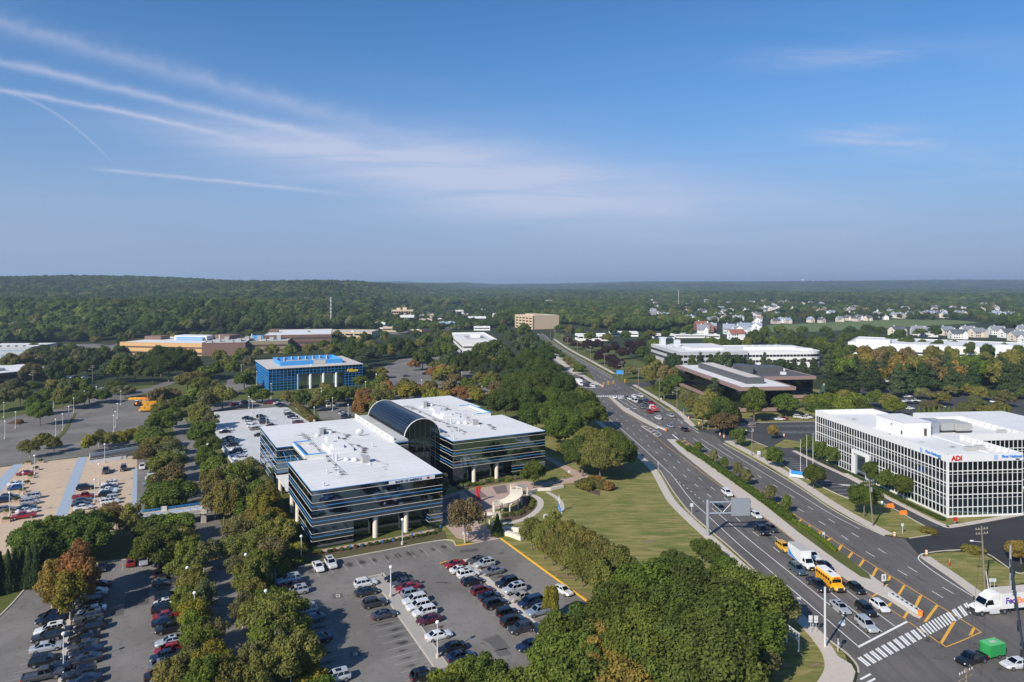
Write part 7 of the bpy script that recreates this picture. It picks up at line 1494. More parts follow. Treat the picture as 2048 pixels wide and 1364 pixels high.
hedge('hedge', 'clipped green hedge along the near avenue median', [(1588, 1046), (1620, 1066), (1660, 1097), (1672, 1106)], 1.6, 1.1, 'bright green', 60, .2)
hedge('hedge', 'shaggy dark hedge along the middle of the near median', [(1378, 902), (1410, 922), (1450, 950), (1500, 985), (1540, 1012), (1585, 1045)], 2.6, 1.9, MG, 70, .26)
hedge('hedge', 'low grassy planting at the far end of the near median', [(1356, 886), (1378, 902)], 1.8, .8, BG, 50, .2)
hedge('hedge', 'dark foundation hedge along the white grid building', [(1592, 898), (1640, 921), (1700, 949), (1760, 980), (1830, 1016), (1890, 1043)], 1.4, .8, DG, 40, .2)
hedge('hedge', 'rusty brown shrub bed beside the deck wall', [(588, 812), (602, 822), (615, 836), (628, 846)], 3.0, 2.6, 'brownish', 60, .4)

# ---- woods that read as one mass: far forest, hills and suburb greenery
BOUND = [(-900, 690), (-100, 694), (0, 692), (100, 686), (235, 680), (330, 672), (420, 664), (640, 660), (700, 656), (760, 668), (830, 668), (900, 664), (1000, 655), (1060, 650), (1090, 650), (1130, 648), (1250, 664), (1310, 664), (1400, 652), (1530, 645), (1700, 655), (1960, 648), (2048, 665), (3000, 665)]
def make_forest():
    g = np.random.default_rng(3)
    xs, ys, ss = [], [], []
    bu = np.array([b[0] for b in BOUND]); bv = np.array([b[1] for b in BOUND])
    def add(y0, y1, spacing, wide, scale):
        n = int((y1 * y1 - y0 * y0) * wide / spacing ** 2)
        y = np.sqrt(g.uniform(y0 * y0, y1 * y1, n)); x = g.uniform(-wide, wide, n) * y
        u = 1024 + x * F / y; v = VH + (H - hill(x, y)) * F / y
        keep = v < np.interp(u, bu, bv)
        sub = (u > 1290) & (v > 603) & (v < 652); dens = np.where(sub, .34, 1.0)                    # houses
        dens = np.where((u > 745) & (u < 1000) & (v > 612) & (v < 650), .22, dens)                    # little town
        dens = np.where((u > 860) & (u < 1120) & (v > 598) & (v < 612), .4, dens)
        fld = (u > 1530) & (u < 1965) & (v > 640) & (v < 668); dens = np.where(fld & (v > 641 + np.abs(u - 1850) * .004), .0, dens)
        dens = np.where((u > 765) & (u < 870) & (v > 606) & (v < 622), .2, dens)                     # highway cut
        dens = np.where((np.abs(u - 1076) < 10) & (v > 650), .0, dens)
        clump = .5 + .5 * np.sin(x / 61.0 + 1.3 * np.sin(y / 83.0)) * np.sin(y / 47.0)
        dens = dens * np.where(v < 600, .75 + .35 * clump, 1)
        keep &= g.uniform(0, 1, n) < dens
        xs.append(x[keep]); ys.append(y[keep]); s = g.uniform(.75, 1.25, keep.sum()) * scale
        s = np.where(sub[keep], s * .7, s); s = np.where(((u > 745) & (u < 1000) & (v > 612))[keep], s * .7, s)
        ss.append(s)
    add(640, 1300, 9.5, .86, 6.2); add(1300, 2600, 13, .84, 7.4); add(2600, 5000, 24, .82, 11); add(5000, 10500, 46, .8, 17)
    x = np.concatenate(xs); y = np.concatenate(ys); s = np.concatenate(ss)
    # keep clear of houses and large blocks
    occ = [(o.location.x, o.location.y, 11.0 if o['category'] == 'house' else 15.0 if 'town' in o.name else 24.0) for o in col.objects if o.parent is None and o.get('category') in ('house', 'building') and o.location.y > 500]
    keep = np.ones(len(x), bool)
    for ox, oy, orad in occ:
        front = (y < oy + 4) & (y > oy - (22 if orad < 20 else 44)) & (np.abs(x - ox - orad * .6 - (oy - y) * -ox / oy) < orad * 1.0)
        keep &= ~(((x - ox - orad * .5) ** 2 + (y - oy - orad * .5) ** 2 < orad ** 2) | front)
    x, y, s = x[keep], y[keep], s[keep]
    z = hill(x, y) - .3
    hs_ = np.where(y > 5000, .34, np.where(y > 2600, .52, np.where(y > 1300, .85, 1.0)))
    pal = np.array([(.060, .088, .020), (.078, .108, .024), (.050, .074, .020), (.100, .122, .032), (.118, .112, .034), (.066, .092, .032), (.14, .14, .07)]); pk = g.choice(7, len(x), p=[.27, .22, .2, .14, .07, .08, .02])
    patch = 1 + .28 * np.sin(x / 90 + 2 * np.sin(y / 170)) * np.sin(y / 130 + x / 300)
    tn = pal[pk] * np.array([[1.06, 1.02, 1.3]]) * (patch * g.uniform(.7, 1.45, len(x)))[:, None] * 1.08
    scatter('forest', x, y, z, np.stack([s, s, s * hs_ * g.uniform(.8, 1.2, len(x))], 1), tn, g, 'mixed green woods covering the hills and plain to the horizon')
def scatter(name, x, y, z, s, tint, g, label):
    me = bpy.data.meshes.new(name); me.from_pydata(np.stack([x, y, z], 1).tolist(), [], [])
    a = me.attributes.new('size', 'FLOAT_VECTOR', 'POINT'); a.data.foreach_set('vector', s.astype(np.float32).ravel())
    if tint is not None: a = me.attributes.new('tint', 'FLOAT_VECTOR', 'POINT'); a.data.foreach_set('vector', tint.astype(np.float32).ravel())
    a = me.attributes.new('turn', 'FLOAT', 'POINT'); a.data.foreach_set('value', g.uniform(0, 6.28, len(x)).astype(np.float32))
    a = me.attributes.new('pick', 'INT', 'POINT'); a.data.foreach_set('value', g.integers(0, 5, len(x)).astype(np.int32))
    o = put(name, me, None, kind='stuff', label=label, cat='forest')
    ng = bpy.data.node_groups.new('forest_scatter', 'GeometryNodeTree')
    ng.interface.new_socket('Geometry', in_out='INPUT', socket_type='NodeSocketGeometry'); ng.interface.new_socket('Geometry', in_out='OUTPUT', socket_type='NodeSocketGeometry')
    N = ng.nodes; L = ng.links; gi = N.new('NodeGroupInput'); go = N.new('NodeGroupOutput'); iop = N.new('GeometryNodeInstanceOnPoints'); g2i = N.new('GeometryNodeGeometryToInstance')
    picks = []
    for leaf, _ in KINDS['mid']:
        src = next(q for q in col.objects if q.data is leaf)
        picks.append(src)
    for src in reversed(picks):
        oi = N.new('GeometryNodeObjectInfo'); oi.inputs['Object'].default_value = src; oi.inputs['As Instance'].default_value = False; oi.transform_space = 'ORIGINAL'
        sm = N.new('GeometryNodeSetMaterial'); sm.inputs['Material'].default_value = MATS['tint_leaf']; L.new(oi.outputs['Geometry'], sm.inputs['Geometry']); L.new(sm.outputs['Geometry'], g2i.inputs[0])
    def attr(nm, tp):
        nd = N.new('GeometryNodeInputNamedAttribute'); nd.data_type = tp; nd.inputs['Name'].default_value = nm; return nd.outputs['Attribute']
    cx = N.new('ShaderNodeCombineXYZ'); L.new(attr('turn', 'FLOAT'), cx.inputs[2])
    L.new(gi.outputs[0], iop.inputs['Points']); L.new(g2i.outputs[0], iop.inputs['Instance']); iop.inputs['Pick Instance'].default_value = True
    L.new(attr('pick', 'INT'), iop.inputs['Instance Index']); L.new(cx.outputs[0], iop.inputs['Rotation']); L.new(attr('size', 'FLOAT_VECTOR'), iop.inputs['Scale'])
    L.new(iop.outputs[0], go.inputs[0])
    md = o.modifiers.new('scatter', 'NODES'); md.node_group = ng
    print(name, len(x), 'single trees', len(TREES))
make_forest()
if rest:
    q = np.array([(a[0], a[1], a[2], a[3]) for a in rest]); gg = np.random.default_rng(9); tn = np.array([TC[a[5]] for a in rest]) * gg.uniform(.85, 1.2, (len(rest), 1)) * np.array([[1.2, 1.1, 1.35]])
    scatter('woodland', q[:, 0], q[:, 1], np.where(q[:, 1] > 600, hill(q[:, 0], q[:, 1]), 0) - .1, np.stack([q[:, 3], q[:, 3], q[:, 2] / 1.97], 1), tn, gg, 'scattered far trees between the office parks and the woods')
# ---------------------------------------------------------------- street furniture and small things
LP = {}
def light_pole(u, v, h, where, group, arm=False, m='pole_white'):
    x, y = P(u, v); key = (round(h, 1), m)
    if key not in LP:
        LP[key] = (MB().lathe([(.3, 0), (.3, .7), (.22, .75)], 10).mesh('base', 'concrete'), MB().tube((0, 0, .7), (0, 0, h - .35), .085, .065, n=8).mesh('pole', m), MB().lathe([(.12, 0), (.30, .12), (.32, .3), (.22, .48), (.05, .55)], 10, (0, 0, h - .4)).mesh('lamp_head', 'lamp_white'))
    t = thing('light_pole', 'white lamp post with round head ' + where, 'lamp post', (x, y, .02), 0, group)
    for n_, me in zip(('base', 'pole', 'lamp_head'), LP[key]): put(n_, me, t)
for T_, h, where, pts in ((C1, 6.0, 'in the left lot', ((570, 1265), (1622, 235), (1680, 610), (1745, 860))), (C2, 6.0, 'around the front lot', ((998, 298), (905, 1420), (1800, 602), (500, 480), (680, 840))), (C3, 6.0, 'between rows of the front lot', ((515, 1152), (200, 132), (97, 605))),
        (CB, 6.5, 'on the brick lot', ((310, 770), (207, 940), (85, 1140), (940, 655), (890, 855), (850, 1010))), (CB, 7.0, 'on the upper lot', ((35, 250), (140, 345), (45, 440), (480, 160), (662, 205), (757, 135), (1085, 135), (617, 290), (563, 365), (1053, 260), (1036, 340), (1020, 380), (865, 90), (500, 420))), (CB, 6.0, 'along the service road', ((1520, 345), (1530, 640), (1865, 640))),
        (CD, 6.0, 'around the pale parking deck', ((212, 370), (240, 360), (530, 168), (560, 212), (620, 300), (685, 312), (720, 322), (155, 645), (1115, 275))), (CD, 6.5, 'in the side lot behind the vault', ((1180, 125), (1280, 192), (1420, 260))),
        (CNk, 8.0, 'around the blue glass building', ((472, 1035), (500, 1045), (650, 1120), (790, 1255), (1280, 1302), (1815, 1145), (1710, 1232))), (CN, 7.5, 'in the orchard lot', ((62, 1145), (140, 1235), (502, 1202), (970, 1255), (1090, 1275), (895, 1115), (842, 995), (303, 852), (87, 842)))):
    for x, y in pts: light_pole(*T_(x, y), h, where, 'lamp posts ' + where)

UP = {}
POLES = []
def utility_pole(u, v, h, where, arm=True, lamp=0, lean=0.0, tf=False):
    x, y = P(u, v); t = thing('utility_pole', 'wooden utility pole ' + where, 'utility pole', (x, y, 0), ANG_R, 'utility poles along the avenue')
    if lean: t.rotation_euler = (0, lean, ANG_R)
    MB().tube((0, 0, 0), (0, 0, h), .19, .13, n=8).build('pole', 'wood_pole', t)
    if arm:
        for k in (0, .9): a = MB().box(-1.3, 1.3, -.08, .06, h - .7 - k, h - .52 - k).build('crossarm', 'wood_pole', t); [MB().tube((i, 0, h - .52 - k), (i, 0, h - .3 - k), .05, n=6).build('insulator', 'metal_light', a) for i in (-1.2, -.6, .6, 1.2)]
    if tf: MB().tube((.4, 0, h - 3.2), (.4, 0, h - 2.2), .28, n=10).build('transformer', 'metal_grey', t)
    if lamp:
        a = MB().tube((0, 0, h - 3.2), (lamp, -.3, h - 2.6), .05, n=6).build('lamp_arm', 'metal_light', t); MB().box(lamp - .5 * (lamp > 0), lamp + .5 * (lamp < 0) + .1, -.45, -.15, h - 2.68, h - 2.5).build('lamp_head', 'lamp_white', a)
    POLES.append((x, y, h)); return t
for i, (u, v, h, l) in enumerate(((1504, 912, 11.8, -2.6), (1416, 860, 12, 0), (1354, 824, 12, -2.4), (1319, 803, 12, 0), (1277, 777, 12, 0), (1244, 760, 12, -2.4), (1209, 742, 12.5, 0), (1181, 724, 12.5, -2.4), (1155, 711, 12.5, 0), (1135.5, 702, 12.5, -2.2), (1124, 695, 12.5, 0), (1110, 683, 12.5, 0), (1101, 677, 12, 0))): utility_pole(u, v, h, 'on the right bank of the avenue', True, l, 0, i == 0)
utility_pole(1746, 1053, 12.0, 'leaning before the white grid building', True, 0, -.09, True); utility_pole(1970, 1177, 12.5, 'leaning on the grass island at the cross street', True, -2.8, -.06)
for u, v in ((66, 778), (185, 766), (298, 748), (370, 752)): utility_pole(u, v, 11, 'along the street on the upper left', True, -2)
x, y = 57.4, 88.5; t = thing('utility_pole', 'weathered wooden pole top with crossarms at the bottom edge', 'utility pole', (x, y, 0), .5); MB().tube((0, 0, 0), (0, 0, 12.2), .2, .15).build('pole', 'wood_pole', t)
for k in (0, .7): MB().box(-1.5, 1.5, -.1, .08, 11.6 - k, 11.8 - k).build('crossarm', 'wood_pole', t)
for k in range(6): MB().tube((-1.4 + .55 * k, 0, 11.8), (-1.4 + .55 * k, 0, 12.05), .06, n=6).build('insulator', 'metal_light', t)
def cable(a, b, sag, name, lab):
    m = MB(); n = 8; p = [(a[0] + (b[0] - a[0]) * i / n, a[1] + (b[1] - a[1]) * i / n, a[2] + (b[2] - a[2]) * i / n - sag * 4 * (i / n) * (1 - i / n)) for i in range(n + 1)]
    for q, r in zip(p[:-1], p[1:]): m.tube(q, r, .028, n=4, cap=False)
    m.build(name, 'black_plastic', None, label=lab, cat='cable')
pa, pb, pc = POLES[13], POLES[14], (57.4, 88.5, 12.0)
cable((pa[0] - 1, pa[1], 11), (pb[0] - .5, pb[1], 11.6), .7, 'overhead_cable', 'thin black overhead cable between the two leaning poles')
cable((pb[0] - .5, pb[1], 11.6), (pc[0], pc[1], 11.7), .6, 'overhead_cable', 'thin black overhead cable across the intersection to the bottom pole')
cable((POLES[0][0], POLES[0][1], 11.2), (pa[0] - 1, pa[1], 11.2), .7, 'overhead_cable', 'thin black overhead cable along the verge of the white grid building')

for k in range(12):
    a, b = POLES[k], POLES[k + 1]
    if k < 6: cable((a[0] + .6, a[1], a[2] - .3), (b[0] + .6, b[1], b[2] - .3), .6, 'overhead_cable', 'thin overhead cable between utility poles on the right bank')
def gantry():
    x, y = P(1415.5, 1072); t = thing('sign_gantry', 'grey steel cantilever sign gantry over the avenue, seen from behind', 'sign gantry', (x, y, 0), .06)
    MB().tube((0, 0, 0), (0, 0, 8.7), .42, .40, n=14).build('post', 'metal_grey', t)
    for z in (8.1, 5.45): MB().tube((.2, 0, z), (10.6, 0, z), .24, .22, n=10).build('arm', 'metal_grey', t)
    xs = [1.0, 3.6, 6.0, 8.3, 10.3]
    for i in range(4): MB().tube((xs[i], 0, 5.5 if i % 2 else 8.0), (xs[i + 1], 0, 8.0 if i % 2 else 5.5), .08, n=6).build('brace', 'metal_light', t)
    MB().tube((10.4, 0, 5.4), (10.4, 0, 8.2), .1, n=6).build('brace', 'metal_light', t)
    MB().box(5.6, 10.2, -.55, -.45, 4.9, 9.2).build('sign_panel', 'metal_grey', t)
    for k in range(5): MB().box(5.8 + k, 5.9 + k, -.44, -.3, 4.8, 9.3).build('panel_rib', 'metal_light', t)
    MB().box(-.7, .7, -.7, .7, 0, .15).build('base_plate', 'concrete', t)
gantry()
def signal_mast():
    x, y = P(2021, 1186); t = thing('traffic_signal_mast', 'tall grey steel signal mast with long arm of dark signal heads', 'traffic signal', (x, y, 0), 0)
    MB().tube((0, 0, 0), (0, 0, 9.4), .24, .2, n=12).build('post', 'metal_grey', t); ex, ey = 67.9 - x, 92.0 - y
    MB().tube((0, 0, 6.6), (ex, ey, 7.4), .16, .09, n=8).build('mast_arm', 'metal_dark', t)
    for k in range(6):
        f = .08 + k * .17; hx, hy, hz = ex * f, ey * f, 6.6 + .8 * f
        s = MB().box(hx - .2, hx + .2, hy - .2, hy + .2, hz - 1.25, hz - .15).build('signal_head', 'metal_dark', t)
        for j in range(3): MB().tube((hx - .22, hy, hz - .36 - .34 * j), (hx - .34, hy, hz - .36 - .34 * j), .13, n=8).build('visor', 'black_plastic', s)
signal_mast()
def post_thing(name, label, cat, u, v, parts, rz=0.0, grp=None):
    x, y = P(u, v); t = thing(name, label, cat, (x, y, .1), rz, grp)
    for n_, b, m in parts: b.build(n_, m, t)
    return t
post_thing('steel_pole', 'tall bare steel pole at the near left corner of the intersection', 'pole', 1650, 1295, [('pole', MB().tube((0, 0, 0), (0, 0, 10), .2, .17, n=12), 'metal_light'), ('base_plate', MB().box(-.35, .35, -.35, .35, 0, .12), 'concrete')])
post_thing('pedestrian_signal', 'short pedestrian signal post at the near corner', 'traffic signal', 1676, 1304, [('post', MB().tube((0, 0, 0), (0, 0, 2.6), .07), 'metal_light'), ('signal_head', MB().box(-.25, .25, -.2, .2, 2.3, 3.1), 'metal_dark'), ('push_button', MB().box(-.12, .12, -.2, -.07, 1.2, 1.6), 'metal_light')])
for i, (x, y, n_) in enumerate(((440, 752, 1), (545, 925, 2))):
    pr_ = []
    for k in range(n_): pr_ += [('post', MB().tube((k * .9, 0, 0), (k * .9, 0, 2.9), .04, n=6), 'metal_light'), ('panel', MB().box(k * .9 - .33, k * .9 + .33, .03, .06, 2.2, 2.95), 'metal_light'), ('panel', MB().box(k * .9 - .33, k * .9 + .33, .03, .06, 1.75, 2.12), 'metal_light')]
    post_thing('road_sign', ('single' if i == 0 else 'double') + ' grey route sign seen from behind on the near verge', 'road sign', *K5(x, y), pr_, -.1)
post_thing('road_sign', 'grey sign post at the lawn kerb near the gantry', 'road sign', *K5b(1003, 1120), [('post', MB().tube((0, 0, 0), (0, 0, 2.9), .05, n=6), 'metal_light'), ('panel', MB().box(-.4, .4, .03, .06, 2.0, 2.9), 'metal_light')]); post_thing('road_sign', 'slim sign post at the lane widening by the lawn', 'road sign', *K5b(702, 715), [('post', MB().tube((0, 0, 0), (0, 0, 2.6), .05, n=6), 'metal_light'), ('panel', MB().box(-.1, .1, .03, .06, 1.4, 2.6), 'metal_light')])
x, y = P(1573, 1284); q = P(1597, 1303)
t = thing('lawn_sign', 'blank white board sign on two posts on the corner lawn', 'sign', (x, y, 0), ang2((x, y), q)); Ls = math.dist((x, y), q)
for k in (0, Ls): MB().box(k - .12, k + .12, -.12, .12, 0, 3.1).build('post', 'white_paint', t)
MB().box(.12, Ls - .12, -.08, .08, 1.5, 3.1).build('board', 'white_paint', t)
def drum(u, v, where):
    x, y = P(u, v); t = thing('traffic_drum', 'orange and white traffic drum ' + where, 'traffic drum', (x, y, .04), 0, 'traffic drums')
    for k in range(4): MB().lathe([(.30 - .015 * k, .1 + .23 * k), (.285 - .015 * k, .33 + .23 * k)], 10).build('band', 'orange_paint' if k % 2 == 0 else 'white_paint', t)
    MB().lathe([(.42, 0), (.4, .1)], 10).build('base', 'black_plastic', t); MB().lathe([(.2, 1.02), (.12, 1.12)], 8).build('cap', 'orange_paint', t)
for u, v, w in ((1789, 1073, 'on the kerb tip by the new asphalt'), (1853, 1110, 'at the grass island nose'), (1440, 871, 'at the office driveway'), (1448, 876, 'at the office driveway'), (1568, 873, 'in the office lot'), (1398, 849, 'between the two driveways'), (1417, 855, 'between the two driveways'), (1377, 838, 'at the upper driveway'), (1226, 863, 'on the lawn kerb of the avenue')): drum(u, v, w)
for i, (u, v) in enumerate(((1781, 1015), (1807, 1029))):
    x, y = P(u, v); t = thing('water_barrier', ('upper' if i == 0 else 'lower') + ' orange plastic barrier on the drive of the white grid building', 'barrier', (x, y, .04), .12)
    MB().prism([(-1, -.28), (1, -.28), (1, .28), (-1, .28)], 0, .4).build('foot', 'orange_paint', t); MB().prism([(-.85, -.14), (.85, -.14), (.85, .14), (-.85, .14)], .4, 1.05).build('wall', 'orange_paint', t)
post_thing('fire_hydrant', 'red fire hydrant on the grass island', 'hydrant', 1898.5, 1132, [('body', MB().lathe([(.16, 0), (.13, .1), (.13, .6), (.17, .65), (.1, .85), (.04, .9)], 10), 'red_paint'), ('nozzle', MB().tube((-.25, 0, .5), (.25, 0, .5), .07), 'red_paint'), ('flag', MB().tube((.1, 0, .8), (.12, 0, 1.5), .02, n=5), 'white_paint')])
def cushion(a, b, lab):
    A, B = P(*a), P(*b); L = math.dist(A, B); t = thing('crash_cushion', lab, 'crash cushion', (A[0], A[1], .16), ang2(A, B))
    for s in (-1, 1): MB().box(0, L - .6, s * .38 - .05, s * .38 + .05, .1, .85).build('guard_rail', 'metal_light', t)
    for k in range(6): MB().box(L * (.06 + .145 * k), L * (.06 + .145 * k) + .25, -.33, .33, .0, .8).build('diaphragm', 'metal_dark', t)
    MB().tube((L - .55, 0, 0), (L - .55, 0, .85), .45, n=12).build('nose', 'orange_paint', t)
cushion((1780, 1194), (1845, 1235), 'grey crash cushion with orange nose at the near median end'); cushion((1316, 856), (1333, 863), 'grey crash cushion with orange nose at the middle median'); cushion((1196, 769), (1207, 775), 'grey crash cushion at the far median nose')
t = post_thing('road_sign', 'white keep-right sign on the near median', 'road sign', 1767, 1175, [('post', MB().box(-.06, .06, -.06, .06, 0, 2.6), 'wood_pole'), ('panel', MB().box(-.55, .55, -.12, -.06, 1.2, 2.6), 'white_paint'), ('arrow', MB().box(-.12, .14, -.14, -.12, 1.6, 2.3), 'black_plastic')], .3)
post_thing('road_sign', 'small frame sign in the near median hedge', 'road sign', 1647, 1080, [('frame', MB().box(-.3, -.24, -.03, .03, 0, 1.8).box(.24, .3, -.03, .03, 0, 1.8), 'metal_light'), ('panel', MB().box(-.24, .24, -.02, .02, 1.2, 1.8), 'metal_light')])
for i, (u, v) in enumerate(((1985, 1186),)): post_thing('road_sign', 'pair of grey signs behind the semi truck', 'road sign', u, v, [('post', MB().tube((-.4, 0, 0), (-.4, 0, 2.8), .04, n=6).tube((.4, 0, 0), (.4, 0, 2.8), .04, n=6), 'metal_light'), ('panel', MB().box(-.7, -.02, -.06, -.03, 2.1, 2.8).box(.02, .7, -.06, -.03, 2.1, 2.8), 'metal_light')])
post_thing('bollard_post', 'slanted white marker post on the grass island', 'post', 1977, 1178, [('post', MB().tube((0, 0, 0), (-.5, 0, 3.4), .08, n=8), 'white_paint')])
for T_, pts, lab in ((C2, ((1435, 203), (1538, 190), (1725, 160), (1820, 145)), 'blue parking sign on the meadow strip before the glass office'), (C3, ((290, 92), (368, 72), (540, 20)), 'blue parking sign on the lawn strip by the plaza')):
    for x, y in pts: post_thing('parking_sign', lab, 'parking sign', *T_(x, y), [('post', MB().tube((0, 0, 0), (0, 0, 1.6), .035, n=6), 'metal_dark'), ('panel', MB().box(-.17, .17, -.05, -.03, 1.1, 1.65), 'blue_letter')], ANG_E)
for T_, x, y, lab in ((C3, 750, 92, 'white notice sign at the plaza entrance kerb'), (C3, 795, 100, 'white notice on a red post at the plaza entrance'), (C4, 615, 1290, 'white notice on a red post before the clipped conifer'), (C4, 1248, 780, 'white notice on a red post on the wing lawn'), (K5b, 930, 210, 'small blue sign on the avenue bank'), (K5b, 728, 105, 'white hospital style sign on the far bank')):
    post_thing('notice_sign', lab, 'sign', *T_(x, y), [('post', MB().tube((0, 0, 0), (0, 0, 1.5), .05, n=6), 'red_paint' if 'red' in lab else 'metal_light'), ('panel', MB().box(-.35, .35, -.06, -.03, 1.2, 1.95), 'blue_letter' if 'blue' in lab else 'white_paint')], .3)
for i, (u, v) in enumerate(((1601, 947), (1613.5, 936), (1626, 931.5))): post_thing('flagpole', ['nearest', 'middle', 'farthest'][i] + ' white flagpole before the white grid building', 'flagpole', u, v, [('pole', MB().tube((0, 0, 0), (0, 0, 10.5), .09, .05, n=8), 'pole_white'), ('ball', MB().lathe([(.02, 10.45), (.12, 10.6), (.02, 10.75)], 8), 'pole_white')])
A, B = P(1580, 958), P(1602, 960); t = thing('monument_sign', 'blue and white sign panel on the verge of the white grid building', 'sign', (P(1581, 955)[0], P(1581, 955)[1], 0), -.6)
MB().box(0, 4.2, -.12, .12, .4, 1.2).build('lower_panel', 'white_paint', t); MB().box(0, 4.2, -.12, .12, 1.2, 2.3).build('upper_panel', 'blue_letter', t); MB().box(-.2, .0, -.15, .15, 0, 2.4).build('post', 'white_paint', t)
post_thing('notice_sign', 'white banner sign on the verge below the utility pole', 'sign', 1517.5, 917, [('post', MB().tube((-.5, 0, 0), (-.5, 0, 2.4), .04, n=6).tube((.5, 0, 0), (.5, 0, 2.4), .04, n=6), 'metal_light'), ('panel', MB().box(-.55, .55, -.05, -.02, 1.3, 2.5), 'white_paint'), ('stripe', MB().box(-.4, .4, -.07, -.05, 1.7, 1.95), 'blue_letter')])
post_thing('notice_sign', 'small red sign at the corner of the white grid building', 'sign', 1910, 1050, [('post', MB().tube((0, 0, 0), (0, 0, 1.0), .04, n=6), 'metal_light'), ('panel', MB().box(-.5, .5, -.05, -.02, .9, 1.9), 'red_paint')]); post_thing('bollard_post', 'white bollard on the kerb by the orange barriers', 'post', 1764, 1010, [('post', MB().lathe([(.3, 0), (.3, .9), (.2, 1.1)], 10), 'white_paint')]); post_thing('road_sign', 'small round sign post on the verge before the new asphalt', 'road sign', 1805, 1068, [('post', MB().tube((0, 0, 0), (0, 0, 2.4), .05, n=6), 'metal_light'), ('panel', MB().box(-.3, .3, -.05, -.02, 1.8, 2.5), 'metal_light')])
# blue banner, signal heads and pole at the far intersection
post_thing('lawn_sign', 'bright blue board on the far bank of the avenue', 'sign', 1240, 752, [('post', MB().tube((-1.5, 0, 0), (-1.5, 0, 1.4), .08, n=6).tube((1.5, 0, 0), (1.5, 0, 1.4), .08, n=6), 'metal_light'), ('board', MB().box(-2.3, 2.3, -.1, .1, 1.2, 3.6), 'trim_blue')])
pz = P(1146, 790); t = thing('steel_pole', 'tall grey steel pole at the far intersection corner', 'pole', (pz[0], pz[1], 0)); MB().tube((0, 0, 0), (0, 0, 12), .25, .18, n=10).build('pole', 'metal_light', t); MB().lathe([(.45, 0), (.4, .4)], 10).build('base', 'concrete', t)
sg = [P(u, v, 6.0) for u, v in ((1207, 767), (1217, 765), (1227, 763.6), (1250, 760.7))]
for i, p_ in enumerate(sg):
    t = thing('traffic_signal', 'yellow traffic signal head hanging over the far intersection', 'traffic signal', (p_[0], p_[1], 4.9), 0, 'yellow signal heads')
    MB().box(-.35, .35, -.3, .3, 0, 1.7).build('housing', 'kerb_yellow', t); MB().tube((0, 0, 1.7), (0, 0, 2.4), .04, n=5).build('hanger', 'metal_dark', t)
    for j in range(3): MB().tube((0, -.3, .35 + .5 * j), (0, -.5, .35 + .5 * j), .2, n=8).build('visor', 'black_plastic', t)
cable((pz[0], pz[1], 8.5), (sg[3][0] + 9, sg[3][1] + 2, 7.6), .5, 'overhead_cable', 'span cable carrying yellow signals over the far intersection')

# plaza: pergola, sculptures, low walls
def pergola(label, px, z, w, dens):
    p = smooth(W(px, z), 6); x0, y0 = p[0]; t = thing('pergola', label, 'pergola', (x0, y0, 0)); q = [(a - x0, b - y0) for a, b in p]; L = plen(q); ns = normals(q)
    for s in (-1, 1): ribbon_into(MB(), [(a + n.x * s * w * .42, b + n.y * s * w * .42) for (a, b), n in zip(q, ns)], .16, z - .45, z - .2).build('beam', 'column_cream', t)
    k = int(L / dens)
    for i in range(k + 1):
        pos = along(q, L * i / k * .999, L * i / k * .999 + .05)
        if len(pos) < 2: continue
        d = (Vector(pos[1]) - Vector(pos[0])).normalized(); n = Vector((-d.y, d.x)); c = Vector(pos[0])
        a, b = c + n * w / 2, c - n * w / 2; m = MB(); ribbon_into(m, [tuple(b), tuple(a)], .10, z - .2, z + .02).build('slat', 'column_cream', t)
    k = max(2, int(L / 3.2))
    for i in range(k + 1):
        pos = along(q, L * i / k * .99, L * i / k * .99 + .05)
        if len(pos) < 2: continue
        d = (Vector(pos[1]) - Vector(pos[0])).normalized(); n = Vector((-d.y, d.x)); c = Vector(pos[0])
        for s in (-1, 1): e = c + n * s * w * .42; MB().box(e.x - .14, e.x + .14, e.y - .14, e.y + .14, 0, z - .45).build('post', 'column_cream', t)
pergola('curved cream trellis pergola on the plaza', [C4(570, 1005), C4(650, 1000), C4(725, 975), C4(775, 930), C4(770, 890)], 3.2, 3.4, .3)
pergola('short cream pergola at the wing end of the plaza', [C4(725, 850), C4(790, 850), C4(850, 865)], 3.2, 2.6, .4); pergola('short cream pergola near the clipped conifer', [C4(480, 1120), C4(550, 1105), C4(625, 1100)], 3.2, 2.4, .35)
def low_wall(label, px, w, h, m='column_cream'):
    p = W(px); x0, y0 = p[0]; ribbon_into(MB(), [(a - x0, b - y0) for a, b in p], w, 0, h).build('low_wall', m, None, loc=(x0, y0, 0), label=label, cat='wall')
low_wall('cream low wall along the plaza beside the small tree', [C4(870, 935), C4(960, 905), C4(1080, 900), C4(1195, 875)], .6, .8); low_wall('cream terrace wall at the yellow kerb corner', [C4(620, 1290), C4(720, 1310), C4(825, 1350)], 1.0, 1.0); low_wall('cream terrace wall beside the clipped conifer', [C4(615, 1285), C4(690, 1260), C4(800, 1275)], .8, 1.0)
def sculpture_red():
    x, y = P(*C4(432, 1003)); t = thing('red_sculpture', 'bright red abstract standing sculpture on the plaza', 'sculpture', (x, y, 0), .4); m = MB()
    for a, b, r in (((-.7, 0, 0), (0, 0, 1.5), .22), ((.9, .1, 0), (0, 0, 1.5), .22), ((0, 0, 1.4), (-.15, 0, 2.6), .28), ((-.15, 0, 2.5), (.45, 0, 3.4), .22), ((-.15, 0, 2.6), (-.5, .1, 3.9), .18), ((.45, 0, 3.3), (.5, 0, 4.2), .2), ((-.5, 0, 3.9), (.55, 0, 4.1), .16)): m.tube(a, b, r * 1.6, r * 1.35, n=6)
    m.build('body', 'red_paint', t); MB().box(-1.1, 1.2, -.4, .4, 0, .12).build('plinth', 'concrete', t)
sculpture_red()
